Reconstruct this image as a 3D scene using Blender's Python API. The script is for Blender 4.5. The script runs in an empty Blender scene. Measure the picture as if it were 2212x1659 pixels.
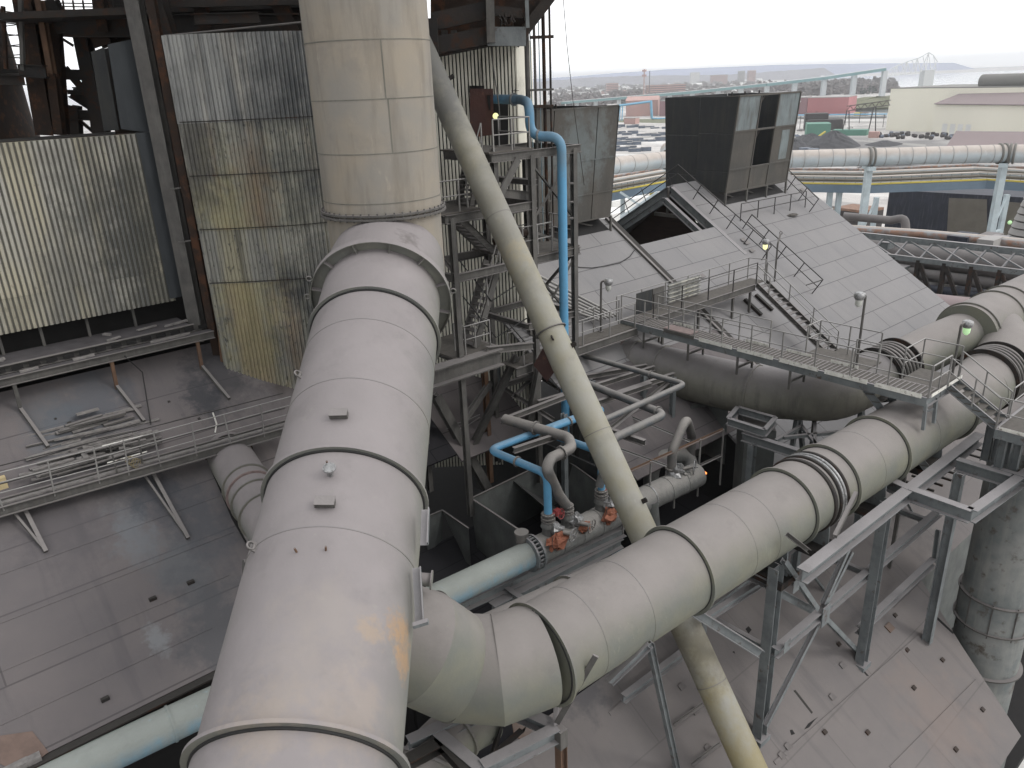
import bpy, math, random
from mathutils import Vector, Matrix
random.seed(7)
rad = math.radians
sc = bpy.context.scene
# ------------------------------------------------------------------ camera
H = 42.0; F = 1670.0; PITCH = rad(21.4); ROLL = rad(2.35); HEAD = rad(50.0)
V = Vector
fh = V((math.cos(HEAD), math.sin(HEAD), 0)); UP = V((0, 0, 1)); rt = fh.cross(UP)
fw = fh*math.cos(PITCH) - UP*math.sin(PITCH); u0_ = rt.cross(fw)
CR = rt*math.cos(ROLL) - u0_*math.sin(ROLL); CU = u0_*math.cos(ROLL) + rt*math.sin(ROLL)
CAM = V((0, 0, H))
cam_d = bpy.data.cameras.new('camera'); cam = bpy.data.objects.new('camera', cam_d)
sc.collection.objects.link(cam); sc.camera = cam
cam_d.sensor_width = 36; cam_d.lens = F/2212*36; cam_d.clip_start = 0.1; cam_d.clip_end = 40000
m = Matrix((CR, CU, -fw)).transposed().to_4x4(); m.translation = CAM; cam.matrix_world = m
# ------------------------------------------------------------------ world, sun, exposure
SUN_EL, SUN_AZ = rad(40), HEAD - rad(108)      # direction the light comes from (angle in the XY plane)
w = bpy.data.worlds.new('World'); sc.world = w; w.use_nodes = True
nt = w.node_tree; nt.nodes.clear()
sky = nt.nodes.new('ShaderNodeTexSky'); sky.sky_type = 'NISHITA'; sky.sun_disc = False
sky.sun_elevation = SUN_EL; sky.sun_rotation = rad(90) - SUN_AZ; sky.dust_density = 4; sky.air_density = 1.0
tcw = nt.nodes.new('ShaderNodeTexCoord'); mpw = nt.nodes.new('ShaderNodeMapping'); mpw.inputs['Scale'].default_value = (1, 1, 3.5)
nz = nt.nodes.new('ShaderNodeTexNoise'); nz.inputs['Scale'].default_value = 2.2; nz.inputs['Detail'].default_value = 6
rp = nt.nodes.new('ShaderNodeValToRGB'); rp.color_ramp.elements[0].position = .3; rp.color_ramp.elements[0].color = (15.0, 15.2, 15.6, 1)
rp.color_ramp.elements[1].position = .75; rp.color_ramp.elements[1].color = (17.5, 17.4, 17.2, 1)
mx = nt.nodes.new('ShaderNodeMix'); mx.data_type = 'RGBA'; mx.inputs[0].default_value = .86
bg = nt.nodes.new('ShaderNodeBackground'); bg.inputs['Strength'].default_value = 0.12
wo = nt.nodes.new('ShaderNodeOutputWorld'); L = nt.links.new
L(tcw.outputs['Generated'], mpw.inputs[0]); L(mpw.outputs[0], nz.inputs[0]); L(nz.outputs[0], rp.inputs[0])
# overcast: the cloud sheet is about twice as bright overhead as at the horizon
sxw = nt.nodes.new('ShaderNodeSeparateXYZ'); L(tcw.outputs['Generated'], sxw.inputs[0])
mrw = nt.nodes.new('ShaderNodeMapRange'); mrw.inputs[1].default_value = 0; mrw.inputs[2].default_value = .9; mrw.inputs[3].default_value = 1.0; mrw.inputs[4].default_value = 1.3; L(sxw.outputs[2], mrw.inputs[0])
dtw = nt.nodes.new('ShaderNodeVectorMath'); dtw.operation = 'DOT_PRODUCT'; L(tcw.outputs['Generated'], dtw.inputs[0]); _az = HEAD-rad(55); dtw.inputs[1].default_value = (math.cos(_az), math.sin(_az), .25)
mra = nt.nodes.new('ShaderNodeMapRange'); mra.interpolation_type = 'SMOOTHSTEP'; mra.inputs[1].default_value = -1; mra.inputs[2].default_value = .6; mra.inputs[3].default_value = .48; mra.inputs[4].default_value = 1.0; L(dtw.outputs['Value'], mra.inputs[0])
mmw = nt.nodes.new('ShaderNodeMath'); mmw.operation = 'MULTIPLY'; L(mrw.outputs[0], mmw.inputs[0]); L(mra.outputs[0], mmw.inputs[1])
vm = nt.nodes.new('ShaderNodeVectorMath'); vm.operation = 'SCALE'; L(rp.outputs[0], vm.inputs[0]); L(mmw.outputs[0], vm.inputs['Scale'])
L(sky.outputs[0], mx.inputs[6]); L(vm.outputs[0], mx.inputs[7]); L(mx.outputs[2], bg.inputs[0]); L(bg.outputs[0], wo.inputs[0])
sd = bpy.data.lights.new('sun', 'SUN'); sd.energy = 0.95; sd.angle = rad(14); sd.color = (1, .975, .94)
so = bpy.data.objects.new('sun', sd); sc.collection.objects.link(so)
sv = V((math.cos(SUN_AZ)*math.cos(SUN_EL), math.sin(SUN_AZ)*math.cos(SUN_EL), math.sin(SUN_EL)))
so.rotation_euler = sv.to_track_quat('Z', 'Y').to_euler(); so.location = (0, 0, 90)
sc.view_settings.view_transform = 'Standard'; sc.view_settings.look = 'None'; sc.view_settings.gamma = 1
sc.view_settings.exposure = -0.22
sc.cycles.max_bounces = 6; sc.cycles.volume_bounces = 0

# ------------------------------------------------------------------ survey helpers: sight lines met with known planes
def ray(u, v): return fw + CR*((u-1106)/F) - CU*((v-829.5)/F)
def P(u, v, d): return CAM + ray(u, v)*d
def PX(u, v, x): r = ray(u, v); return CAM + r*(x/r.x)
def PY(u, v, y): r = ray(u, v); return CAM + r*(y/r.y)
def PZ(u, v, z): r = ray(u, v); return CAM + r*((z-H)/r.z)
def PF(u, v, D): r = ray(u, v); return CAM + r*(D/r.dot(fh))
TR = math.tan(rad(32)); RN = V((0, -math.sin(rad(32)), math.cos(rad(32)))); RP0 = V((37, 28.96, 35.99))
def zr(y): return 35.99 + (y-28.96)*TR
def PR(u, v, off=0.0): r = ray(u, v); return CAM + r*(((RP0-CAM).dot(RN)+off)/r.dot(RN))
def SD(s, D, z): q = rt*s + fh*D; return V((q.x, q.y, z))
def sof(p): return p.dot(rt)

# ------------------------------------------------------------------ objects
def col(): return sc.collection
def thing(name, label, cat, base=(0, 0, 0), group=None):
    o = bpy.data.objects.new(name, None); col().objects.link(o); o.location = base
    o.empty_display_size = .3
    o['label'] = label; o['category'] = cat; o['wb'] = tuple(base)
    if group: o['group'] = group
    return o
def wb(o): return V(o['wb']) if o is not None else V((0, 0, 0))

class MB:
    def __init__(s): s.v = []; s.f = []; s.sm = []
    def add(s, vs, fs, smooth=False):
        n = len(s.v); s.v += [V(p) for p in vs]; s.f += [[i+n for i in f] for f in fs]; s.sm += [smooth]*len(fs); return s
    def build(s, name, mat, parent=None, label=None):
        me = bpy.data.meshes.new(name); b = wb(parent)
        me.from_pydata([tuple(p-b) for p in s.v], [], s.f)
        me.polygons.foreach_set('use_smooth', s.sm); me.materials.append(mat); me.update()
        o = bpy.data.objects.new(name, me); col().objects.link(o)
        if parent is not None: o.parent = parent; o['wb'] = tuple(b)
        else: o['wb'] = (0, 0, 0)
        if label: o['label'] = label
        return o
    # --- shapes
    def hexa(s, c):   # 8 corners: bottom 4, top 4
        return s.add(c, [(3, 2, 1, 0), (4, 5, 6, 7), (0, 1, 5, 4), (1, 2, 6, 5), (2, 3, 7, 6), (3, 0, 4, 7)])
    def box(s, a, b):
        (x0, y0, z0), (x1, y1, z1) = a, b
        return s.hexa([(x0, y0, z0), (x1, y0, z0), (x1, y1, z0), (x0, y1, z0), (x0, y0, z1), (x1, y0, z1), (x1, y1, z1), (x0, y1, z1)])
    def frame(s, p, q, up=None):
        d = (V(q)-V(p)).normalized(); up = V(up) if up is not None else (UP if abs(d.z) < .95 else V((1, 0, 0)))
        sd_ = d.cross(up)
        if sd_.length < 1e-4: sd_ = d.cross(V((1, 0, 0)))
        sd_.normalize(); return d, sd_, sd_.cross(d).normalized()
    def bar(s, p, q, w, h, up=None, ow=0, oh=0):
        p = V(p); q = V(q); d, a, b = s.frame(p, q, up); c = []
        for e in (p, q):
            for (i, j) in ((-1, -1), (1, -1), (1, 1), (-1, 1)): c.append(e + a*(i*w/2+ow) + b*(j*h/2+oh))
        return s.add(c, [(0, 1, 2, 3), (7, 6, 5, 4), (0, 4, 5, 1), (1, 5, 6, 2), (2, 6, 7, 3), (3, 7, 4, 0)])
    def ibeam(s, p, q, w, h, up=None, t=None):
        t = t or max(.012, .07*h); tw = t*.8
        s.bar(p, q, w, t, up, 0, h/2-t/2); s.bar(p, q, w, t, up, 0, -h/2+t/2); s.bar(p, q, tw, h-2*t, up); return s
    def chan(s, p, q, w, h, up=None, t=.015, side=1):
        s.bar(p, q, t, h, up, side*(-w/2), 0); s.bar(p, q, w, t, up, 0, h/2-t/2); s.bar(p, q, w, t, up, 0, -h/2+t/2); return s
    def angle(s, p, q, w, t=.012, up=None):
        s.bar(p, q, w, t, up, 0, -w/2); s.bar(p, q, t, w, up, -w/2, 0); return s
    def tube(s, pts, r, n=12, caps=True, rr=None, crease=False):
        pts = [V(p) for p in pts]; k = len(pts); ns = []
        t0 = (pts[1]-pts[0]).normalized(); a = t0.orthogonal().normalized(); rings = []
        for i in range(k):
            if i == 0: t = t0
            elif i == k-1: t = (pts[-1]-pts[-2]).normalized()
            else:
                t = ((pts[i]-pts[i-1]).normalized() + (pts[i+1]-pts[i]).normalized())
                t = t.normalized() if t.length > 1e-6 else t0
            a = (a - t*a.dot(t)).normalized(); b = t.cross(a)
            ri = rr[i] if rr else r
            # widen in mitre direction
            if 0 < i < k-1:
                cs = max(.6, t.dot((pts[i]-pts[i-1]).normalized())); bd = (pts[i+1]-pts[i]).normalized()-(pts[i]-pts[i-1]).normalized()
                bd = bd.normalized() if bd.length > 1e-5 else None
            else: bd = None
            ring = []
            for j in range(n):
                th = 2*math.pi*j/n; off = (a*math.cos(th)+b*math.sin(th))*ri
                if bd is not None: off = off + bd*(off.dot(bd)*(1/cs-1))
                ring.append(pts[i]+off)
            rings.append(ring)
        vs = [p for g in rings for p in g]; fs = []
        for i in range(k-1):
            for j in range(n): fs.append((i*n+j, i*n+(j+1) % n, (i+1)*n+(j+1) % n, (i+1)*n+j))
        if crease:   # mitred plate bends keep a sharp edge at every joint
            for i in range(k-1): s.add(rings[i]+rings[i+1], [(j, (j+1) % n, n+(j+1) % n, n+j) for j in range(n)], True)
        else: s.add(vs, fs, True)
        if caps:
            s.add(rings[0], [tuple(reversed(range(n)))]); s.add(rings[-1], [tuple(range(n))])
        return s
    def ring(s, c, d, r0, r1, ln, n=40, a0=0, a1=2*math.pi):
        c = V(c); d = V(d).normalized(); a = d.orthogonal().normalized(); b = d.cross(a); vs = []; fs = []
        prof = [(r0, -ln/2), (r1, -ln/2), (r1, ln/2), (r0, ln/2)]
        for j in range(n):
            th = 2*math.pi*j/n; e = a*math.cos(th)+b*math.sin(th)
            for (r, x) in prof: vs.append(c+e*r+d*x)
        for j in range(n):
            k = (j+1) % n
            for i in range(4): fs.append((j*4+i, j*4+(i+1) % 4, k*4+(i+1) % 4, k*4+i))
        return s.add(vs, fs, False)
    def poly(s, pts, th, nrm):   # flat polygon plate with thickness
        pts = [V(p) for p in pts]; nrm = V(nrm).normalized(); n = len(pts)
        a = (pts[1]-pts[0]).cross(pts[2]-pts[0])
        if sum(((pts[i]-pts[0]).cross(pts[(i+1) % n]-pts[0])).dot(nrm) for i in range(n)) < 0: pts = pts[::-1]
        lo = [p-nrm*th for p in pts]
        fs = [tuple(range(n)), tuple(reversed(range(n, 2*n)))]
        for i in range(n): j = (i+1) % n; fs.append((i, n+i, n+j, j))
        return s.add(pts+lo, fs)
    def torus(s, c, d, R, r, n=20, m=8):
        c = V(c); d = V(d).normalized(); a = d.orthogonal().normalized(); b = d.cross(a); vs = []; fs = []
        for i in range(n):
            th = 2*math.pi*i/n; e = a*math.cos(th)+b*math.sin(th)
            for j in range(m):
                ph = 2*math.pi*j/m; vs.append(c+e*(R+r*math.cos(ph))+d*(r*math.sin(ph)))
        for i in range(n):
            for j in range(m):
                fs.append((i*m+j, ((i+1) % n)*m+j, ((i+1) % n)*m+(j+1) % m, i*m+(j+1) % m))
        return s.add(vs, fs, True)
    def lump(s, c, r, seed=0, sub=2, jit=.25, sq=(1, 1, 1)):
        rnd = random.Random(seed); n, k = 10, 7; vs = []; fs = []; c = V(c)
        for i in range(k+1):
            ph = math.pi*i/k
            for j in range(n):
                th = 2*math.pi*j/n; q = r*(1+rnd.uniform(-jit, jit))
                vs.append(c+V((math.sin(ph)*math.cos(th)*q*sq[0], math.sin(ph)*math.sin(th)*q*sq[1], math.cos(ph)*q*sq[2])))
        for i in range(k):
            for j in range(n): fs.append((i*n+j, (i+1)*n+j, (i+1)*n+(j+1) % n, i*n+(j+1) % n))
        return s.add(vs, fs, False)

def fillet(pts, R, seg=6):
    pts = [V(p) for p in pts]; out = [pts[0]]
    for i in range(1, len(pts)-1):
        a = (pts[i-1]-pts[i]); b = (pts[i+1]-pts[i]); la, lb = a.length, b.length; a.normalize(); b.normalize()
        ang = a.angle(b)
        if ang > 3.05: out.append(pts[i]); continue
        t = min(R/math.tan(ang/2), la*.48, lb*.48)
        p0 = pts[i]+a*t; p1 = pts[i]+b*t
        for k in range(seg+1):
            f = k/seg; q = p0.lerp(pts[i], f).lerp(pts[i].lerp(p1, f), f); out.append(q)
    out.append(pts[-1]); return out

# ------------------------------------------------------------------ materials
def newmat(name):
    mt = bpy.data.materials.new(name); mt.use_nodes = True; n = mt.node_tree; n.nodes.clear()
    o = n.nodes.new('ShaderNodeOutputMaterial'); b = n.nodes.new('ShaderNodeBsdfPrincipled'); n.links.new(b.outputs[0], o.inputs[0])
    return mt, n, b
def nnoise(n, vec, scale, detail=5, rough=.55, sc3=None):
    t = n.nodes.new('ShaderNodeTexNoise'); t.inputs['Scale'].default_value = scale; t.inputs['Detail'].default_value = detail; t.inputs['Roughness'].default_value = rough
    if sc3:
        mp = n.nodes.new('ShaderNodeMapping'); mp.inputs['Scale'].default_value = sc3; n.links.new(vec, mp.inputs[0]); vec = mp.outputs[0]
    n.links.new(vec, t.inputs['Vector']); return t.outputs[0]
def nramp(n, fac, p0, p1, c0=(0, 0, 0, 1), c1=(1, 1, 1, 1)):
    r = n.nodes.new('ShaderNodeValToRGB'); e = r.color_ramp.elements; e[0].position = p0; e[1].position = p1
    e[0].color = tuple(c0)[:3]+(1,); e[1].color = tuple(c1)[:3]+(1,); n.links.new(fac, r.inputs[0]); return r.outputs[0]
def nmix(n, fac, a, b, mode='MIX'):
    x = n.nodes.new('ShaderNodeMix'); x.data_type = 'RGBA'; x.blend_type = mode
    for s_, val in ((0, fac), (6, a), (7, b)):
        if isinstance(val, (int, float)): x.inputs[s_].default_value = val
        elif isinstance(val, tuple): x.inputs[s_].default_value = val[:3]+(1,)
        else: n.links.new(val, x.inputs[s_])
    return x.outputs[2]
def nmath(n, op, a, b=None):
    x = n.nodes.new('ShaderNodeMath'); x.operation = op; x.use_clamp = op in ('ADD', 'MULTIPLY')
    for i, val in enumerate((a, b)):
        if val is None: continue
        if isinstance(val, (int, float)): x.inputs[i].default_value = val
        else: n.links.new(val, x.inputs[i])
    return x.outputs[0]
def nbump(n, b, h, dist=.02, strength=.4):
    x = n.nodes.new('ShaderNodeBump'); x.inputs['Distance'].default_value = dist; x.inputs['Strength'].default_value = strength
    n.links.new(h, x.inputs['Height']); n.links.new(x.outputs[0], b.inputs['Normal'])
DUST = (.232, .212, .212)
def dusty(name, base, var=None, dust=DUST, amt=1.0, lo=.1, hi=.8, rough=.7, rust=None, rustamt=.5, streak=0.0, streakcol=(.05, .05, .045), metal=0.0, scale=1.0, bump=.3):
    """painted or bare steel: paint with patches, streaks and rust; settled dust where the surface faces up"""
    mt, n, b = newmat(name); g = n.nodes.new('ShaderNodeNewGeometry'); pos = g.outputs['Position']
    c = nmix(n, nramp(n, nnoise(n, pos, 1.3*scale, 6), .35, .65), base, var or tuple(x*.7 for x in base))
    if streak:
        sk = nramp(n, nnoise(n, pos, 5*scale, 5, .6, (1, 1, .12)), .48, .72); c = nmix(n, nmath(n, 'MULTIPLY', sk, streak), c, streakcol)
    if rust:
        rk = nramp(n, nnoise(n, pos, 2.2*scale, 8, .65), .62-.25*rustamt, .72-.2*rustamt); c = nmix(n, rk, c, rust)
    sep = n.nodes.new('ShaderNodeSeparateXYZ'); n.links.new(g.outputs['Normal'], sep.inputs[0])
    k = nmath(n, 'ADD', sep.outputs[2], nmath(n, 'MULTIPLY', nmath(n, 'SUBTRACT', nnoise(n, pos, 3*scale, 6), .5), .5))
    mr = n.nodes.new('ShaderNodeMapRange'); mr.interpolation_type = 'SMOOTHSTEP'; mr.inputs[1].default_value = lo; mr.inputs[2].default_value = hi; mr.inputs[4].default_value = amt
    kk = n.nodes.new('ShaderNodeMath'); kk.operation = 'ADD'; n.links.new(sep.outputs[2], kk.inputs[0])
    sub = n.nodes.new('ShaderNodeMath'); sub.operation = 'MULTIPLY_ADD'; n.links.new(nnoise(n, pos, 2.5*scale, 6), sub.inputs[0]); sub.inputs[1].default_value = .5; sub.inputs[2].default_value = -.25
    n.links.new(sub.outputs[0], kk.inputs[1]); n.links.new(kk.outputs[0], mr.inputs[0])
    dcol = nmix(n, nramp(n, nnoise(n, pos, .8, 5), .3, .7), dust, tuple(x*.86 for x in dust))
    c = nmix(n, mr.outputs[0], c, dcol)
    n.links.new(c, b.inputs['Base Color']); b.inputs['Roughness'].default_value = min(1, rough+.12); b.inputs['Specular IOR Level'].default_value = .3; b.inputs['Metallic'].default_value = metal
    # fine scuffs and run marks
    sc1 = nramp(n, nnoise(n, pos, 6*scale, 10, .75, (1, 1, .3)), .60, .68); c = nmix(n, nmath(n, 'MULTIPLY', sc1, .28), c, tuple(min(1, x*1.5+.02) for x in base))
    sc2 = nramp(n, nnoise(n, pos, 1.1*scale, 9, .7), .54, .66); c = nmix(n, nmath(n, 'MULTIPLY', sc2, .22), c, tuple(x*.5 for x in dust))
    n.links.new(c, b.inputs['Base Color'])
    hb = n.nodes.new('ShaderNodeMath'); hb.operation = 'MULTIPLY_ADD'; n.links.new(nnoise(n, pos, 1.6*scale, 7, .6), hb.inputs[0]); hb.inputs[1].default_value = 2.2; n.links.new(nnoise(n, pos, 14*scale, 5), hb.inputs[2])
    nbump(n, b, hb.outputs[0], .018, bump+.12); return mt
def plain(name, c, rough=.7, metal=0, vary=.25, scale=3, emit=None, sc3=None, streaks=None):
    mt, n, b = newmat(name); g = n.nodes.new('ShaderNodeNewGeometry')
    k = nramp(n, nnoise(n, g.outputs['Position'], scale, 6, .6, sc3), .3, .7)
    cc = nmix(n, k, c, tuple(x*(1-vary) for x in c))
    if streaks: cc = nmix(n, nramp(n, nnoise(n, g.outputs['Position'], 4, 5, .6, (1, 1, .1)), .5, .7), cc, streaks)
    n.links.new(cc, b.inputs['Base Color']); b.inputs['Roughness'].default_value = rough; b.inputs['Metallic'].default_value = metal
    if emit: b.inputs['Emission Color'].default_value = emit[:3]+(1,); b.inputs['Emission Strength'].default_value = emit[3]
    return mt

def roofmat(name, c, warm=0, bw=4.5, rh=1.3, off=(0, 0), stain=.5, seamdark=.45):
    mt, n, b = newmat(name); g = n.nodes.new('ShaderNodeNewGeometry'); pos = g.outputs['Position']
    mp = n.nodes.new('ShaderNodeMapping'); mp.inputs['Scale'].default_value = (1, 1/math.cos(rad(32)), 0); mp.inputs['Location'].default_value = (off[0], off[1], 0)
    n.links.new(pos, mp.inputs[0]); br = n.nodes.new('ShaderNodeTexBrick'); n.links.new(mp.outputs[0], br.inputs['Vector'])
    br.inputs['Scale'].default_value = 1; br.inputs['Brick Width'].default_value = bw; br.inputs['Row Height'].default_value = rh; br.inputs['Mortar Size'].default_value = .024
    br.inputs['Mortar Smooth'].default_value = .3; br.inputs['Bias'].default_value = 0; br.offset = .37; br.offset_frequency = 2
    br.inputs['Color1'].default_value = tuple(x*1.02 for x in c)+(1,); br.inputs['Color2'].default_value = tuple(x*.965 for x in c)+(1,)
    br.inputs['Mortar'].default_value = tuple(x*seamdark for x in c)+(1,)
    cc = br.outputs[0]
    pt = nramp(n, nnoise(n, pos, .35, 7, .6), .35, .68)
    cc = nmix(n, nmath(n, 'MULTIPLY', pt, .55*stain), cc, (c[0]*.62, c[1]*.66, c[2]*.72))
    st = nramp(n, nnoise(n, pos, 2.2, 5, .55, (1.2, .12, .12)), .55, .78)
    cc = nmix(n, nmath(n, 'MULTIPLY', st, .55*stain), cc, (c[0]*.5, c[1]*.53, c[2]*.58))
    wr = nramp(n, nnoise(n, pos, .9, 8, .7), .66, .74)
    cc = nmix(n, nmath(n, 'MULTIPLY', wr, .5*stain), cc, (c[0]*1.25, c[1]*1.3, c[2]*1.32))
    n.links.new(cc, b.inputs['Base Color']); b.inputs['Roughness'].default_value = .95; b.inputs['Specular IOR Level'].default_value = .15
    bm = nmath(n, 'ADD', nmath(n, 'MULTIPLY', nnoise(n, pos, 9, 6), .5), nmath(n, 'MULTIPLY', br.outputs['Fac'], -.5))
    nbump(n, b, nmath(n, 'ADD', nmath(n, 'MULTIPLY', nnoise(n, pos, 1.1, 8, .65), .8), nmath(n, 'MULTIPLY', br.outputs['Fac'], -.35)), .05, .45); return mt

def stainmask(n, pos, c, r, sc_=2.0, soft=.5, el=(1, 1, 1)):
    """ragged patch round a point: the distance is warped by noise so that no round outline is left"""
    t = n.nodes.new('ShaderNodeTexNoise'); t.inputs['Scale'].default_value = 1.6/r; t.inputs['Detail'].default_value = 9; t.inputs['Roughness'].default_value = .72; n.links.new(pos, t.inputs['Vector'])
    s0_ = n.nodes.new('ShaderNodeVectorMath'); s0_.operation = 'SUBTRACT'; n.links.new(t.outputs['Color'], s0_.inputs[0]); s0_.inputs[1].default_value = (.5, .5, .5)
    s1_ = n.nodes.new('ShaderNodeVectorMath'); s1_.operation = 'SCALE'; n.links.new(s0_.outputs[0], s1_.inputs[0]); s1_.inputs['Scale'].default_value = r*3.2
    s2_ = n.nodes.new('ShaderNodeVectorMath'); s2_.operation = 'ADD'; n.links.new(pos, s2_.inputs[0]); n.links.new(s1_.outputs[0], s2_.inputs[1])
    s3_ = n.nodes.new('ShaderNodeVectorMath'); s3_.operation = 'SUBTRACT'; n.links.new(s2_.outputs[0], s3_.inputs[0]); s3_.inputs[1].default_value = tuple(c)
    s4_ = n.nodes.new('ShaderNodeVectorMath'); s4_.operation = 'MULTIPLY'; n.links.new(s3_.outputs[0], s4_.inputs[0]); s4_.inputs[1].default_value = el
    d = n.nodes.new('ShaderNodeVectorMath'); d.operation = 'LENGTH'; n.links.new(s4_.outputs[0], d.inputs[0])
    x = nmath(n, 'DIVIDE', d.outputs['Value'], r)
    return nramp(n, x, .35, 1.0, (1, 1, 1), (0, 0, 0))
def add_stains(mt, lst, el=(1, 1, 1)):
    n = mt.node_tree; b = [x for x in n.nodes if x.type == 'BSDF_PRINCIPLED'][0]; g = n.nodes.new('ShaderNodeNewGeometry'); src = b.inputs['Base Color'].links[0].from_socket
    for (c, r, colr, amt, sc_) in lst: src = nmix(n, nmath(n, 'MULTIPLY', stainmask(n, g.outputs['Position'], c, r, sc_, .5, el), amt), src, colr)
    n.links.new(src, b.inputs['Base Color'])
def cladmat(name, cols, dark=(.03, .032, .035), darkamt=.6, spots=0.0, rough=.55, metal=0.3, sx=(3, 3, .18)):
    """weathered corrugated sheet: vertical run streaks of several tones, speckle"""
    mt, n, b = newmat(name); g = n.nodes.new('ShaderNodeNewGeometry'); pos = g.outputs['Position']
    c = nmix(n, nramp(n, nnoise(n, pos, .5, 5, .6, (2.2, 2.2, .25)), .38, .62), cols[0], cols[1])
    c = nmix(n, nramp(n, nnoise(n, pos, 1, 5, .6, (1.1, 1.1, .12)), .5, .62), c, cols[2 % len(cols)])
    c = nmix(n, nmath(n, 'MULTIPLY', nramp(n, nnoise(n, pos, 1.0, 6, .65, sx), .5, .7), darkamt), c, dark)
    c = nmix(n, nmath(n, 'MULTIPLY', nramp(n, nnoise(n, pos, .45, 4, .6), .45, .7), darkamt*.8), c, dark)
    if spots: c = nmix(n, nmath(n, 'MULTIPLY', nramp(n, nnoise(n, pos, 9, 2, .5, (1, 1, .6)), .64, .68), spots), c, dark)
    n.links.new(c, b.inputs['Base Color']); b.inputs['Roughness'].default_value = rough; b.inputs['Metallic'].default_value = metal
    return mt

M = {}
M['duct'] = dusty('duct_dusty_paint', (.17, .17, .145), (.14, .145, .135), lo=-.15, hi=.75, rough=.62, bump=.12, scale=.7)
M['duct2'] = dusty('side_duct_paint', (.165, .165, .128), (.135, .142, .125), dust=(.218, .200, .190), lo=0, hi=.9, rough=.6, bump=.12, scale=.8)
M['riser'] = dusty('riser_paint', (.265, .232, .185), (.225, .21, .185), lo=.5, hi=1, rough=.6, streak=.45, streakcol=(.12, .10, .075), bump=.1, scale=.6)
M['darkduct'] = dusty('dark_duct_paint', (.165, .16, .135), (.13, .128, .108), dust=(.20, .188, .188), lo=0, hi=.95, rough=.65, streak=.5, scale=.8)
M['brace'] = dusty('strut_paint', (.27, .265, .23), (.25, .235, .175), dust=(.28, .27, .25), lo=.4, hi=1, rough=.65, bump=.1)
M['steel'] = dusty('blue_grey_steel', (.165, .18, .183), (.11, .12, .125), dust=(.26, .247, .25), lo=.2, hi=.8, rough=.55, streak=.5, streakcol=(.17, .19, .19), rust=(.07, .05, .04), rustamt=.15, scale=1.5)
M['steel2'] = dusty('brown_grey_steel', (.10, .095, .088), (.068, .065, .062), dust=(.205, .19, .185), lo=.2, hi=.85, rough=.65, streak=.4, streakcol=(.14, .14, .13), scale=1.5)
M['dsteel'] = dusty('sooty_steel', (.022, .021, .021), (.03, .024, .02), dust=(.04, .037, .034), lo=.3, hi=.9, rough=.7, rust=(.05, .022, .012), rustamt=.35)
M['rsteel'] = dusty('rusty_sooty_steel', (.034, .02, .013), (.02, .015, .013), dust=(.06, .05, .045), lo=.5, hi=1, rough=.8, rust=(.07, .03, .015), rustamt=.4)
M['rust'] = dusty('orange_rust_steel', (.16, .095, .06), (.11, .07, .05), dust=(.15, .125, .115), lo=.6, hi=1, rough=.85)
M['railm'] = dusty('handrail_steel', (.22, .215, .205), (.16, .155, .15), dust=(.34, .33, .32), lo=.3, hi=.9, rough=.6)
M['raild'] = dusty('dark_handrail_steel', (.035, .032, .032), (.028, .026, .026), dust=(.10, .095, .09), lo=.5, hi=1, rough=.6)
M['white'] = dusty('worn_white_kickplate', (.74, .73, .68), (.6, .59, .54), dust=(.3, .29, .28), lo=.7, hi=1, rough=.6, rust=(.15, .12, .10), rustamt=.25, scale=3)
M['deckg'] = plain('grating_dusty', (.105, .095, .085), .9, 0, .35, 6)
M['decky'] = plain('ledge_dust_deck', (.085, .078, .082), .9, 0, .4, 2.5)
M['roof'] = roofmat('roof_plates', (.225, .218, .218), off=(1.7, .35), stain=.45, seamdark=.45)
M['roofL'] = roofmat('roof_plates_sooty', (.152, .136, .134), rh=1.75, bw=40, off=(0, .9), stain=1.0, seamdark=.55)
M['roofB'] = roofmat('roof_plates_lower', (.178, .162, .156), rh=2.6, bw=5.2, off=(2, .8), stain=.8, seamdark=.8)
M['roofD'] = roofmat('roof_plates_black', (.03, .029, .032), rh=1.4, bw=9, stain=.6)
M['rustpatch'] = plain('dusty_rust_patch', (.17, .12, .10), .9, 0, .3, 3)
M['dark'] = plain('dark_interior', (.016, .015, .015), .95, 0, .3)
M['darkw'] = plain('dark_interior_brown', (.035, .02, .015), .95, 0, .5, 1.2, sc3=(.2, 1, 6))
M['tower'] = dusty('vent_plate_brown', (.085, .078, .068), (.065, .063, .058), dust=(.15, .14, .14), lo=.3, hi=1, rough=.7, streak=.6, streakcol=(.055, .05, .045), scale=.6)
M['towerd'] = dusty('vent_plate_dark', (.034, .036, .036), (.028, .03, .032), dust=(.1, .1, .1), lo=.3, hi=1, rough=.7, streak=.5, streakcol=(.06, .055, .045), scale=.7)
M['towerb'] = dusty('vent_plate_blue_grey', (.17, .20, .205), (.13, .15, .155), dust=(.2, .2, .2), lo=.5, hi=1, rough=.65, streak=.75, streakcol=(.075, .062, .05), scale=.9)
M['clad_top'] = cladmat('cladding_dark_grey', [(.34, .34, .325), (.21, .215, .215), (.40, .385, .35)], darkamt=.6, spots=.3)
M['clad_yel'] = cladmat('cladding_yellowed', [(.33, .325, .27), (.24, .24, .225), (.29, .24, .18)], darkamt=.65, spots=.8)
M['clad_mid'] = cladmat('cladding_olive_grey', [(.33, .325, .285), (.25, .25, .24), (.33, .31, .23)], darkamt=.6, spots=.6)
M['clad_left'] = cladmat('cladding_left_beige', [(.40, .385, .34), (.33, .32, .29), (.40, .37, .285)], darkamt=.75, spots=.25, sx=(.9, .9, .14))
M['clad_leftlow'] = cladmat('cladding_left_low', [(.38, .365, .31), (.29, .285, .265), (.37, .345, .27)], darkamt=.6, spots=.2, sx=(1.4, 1.4, .2))
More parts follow.
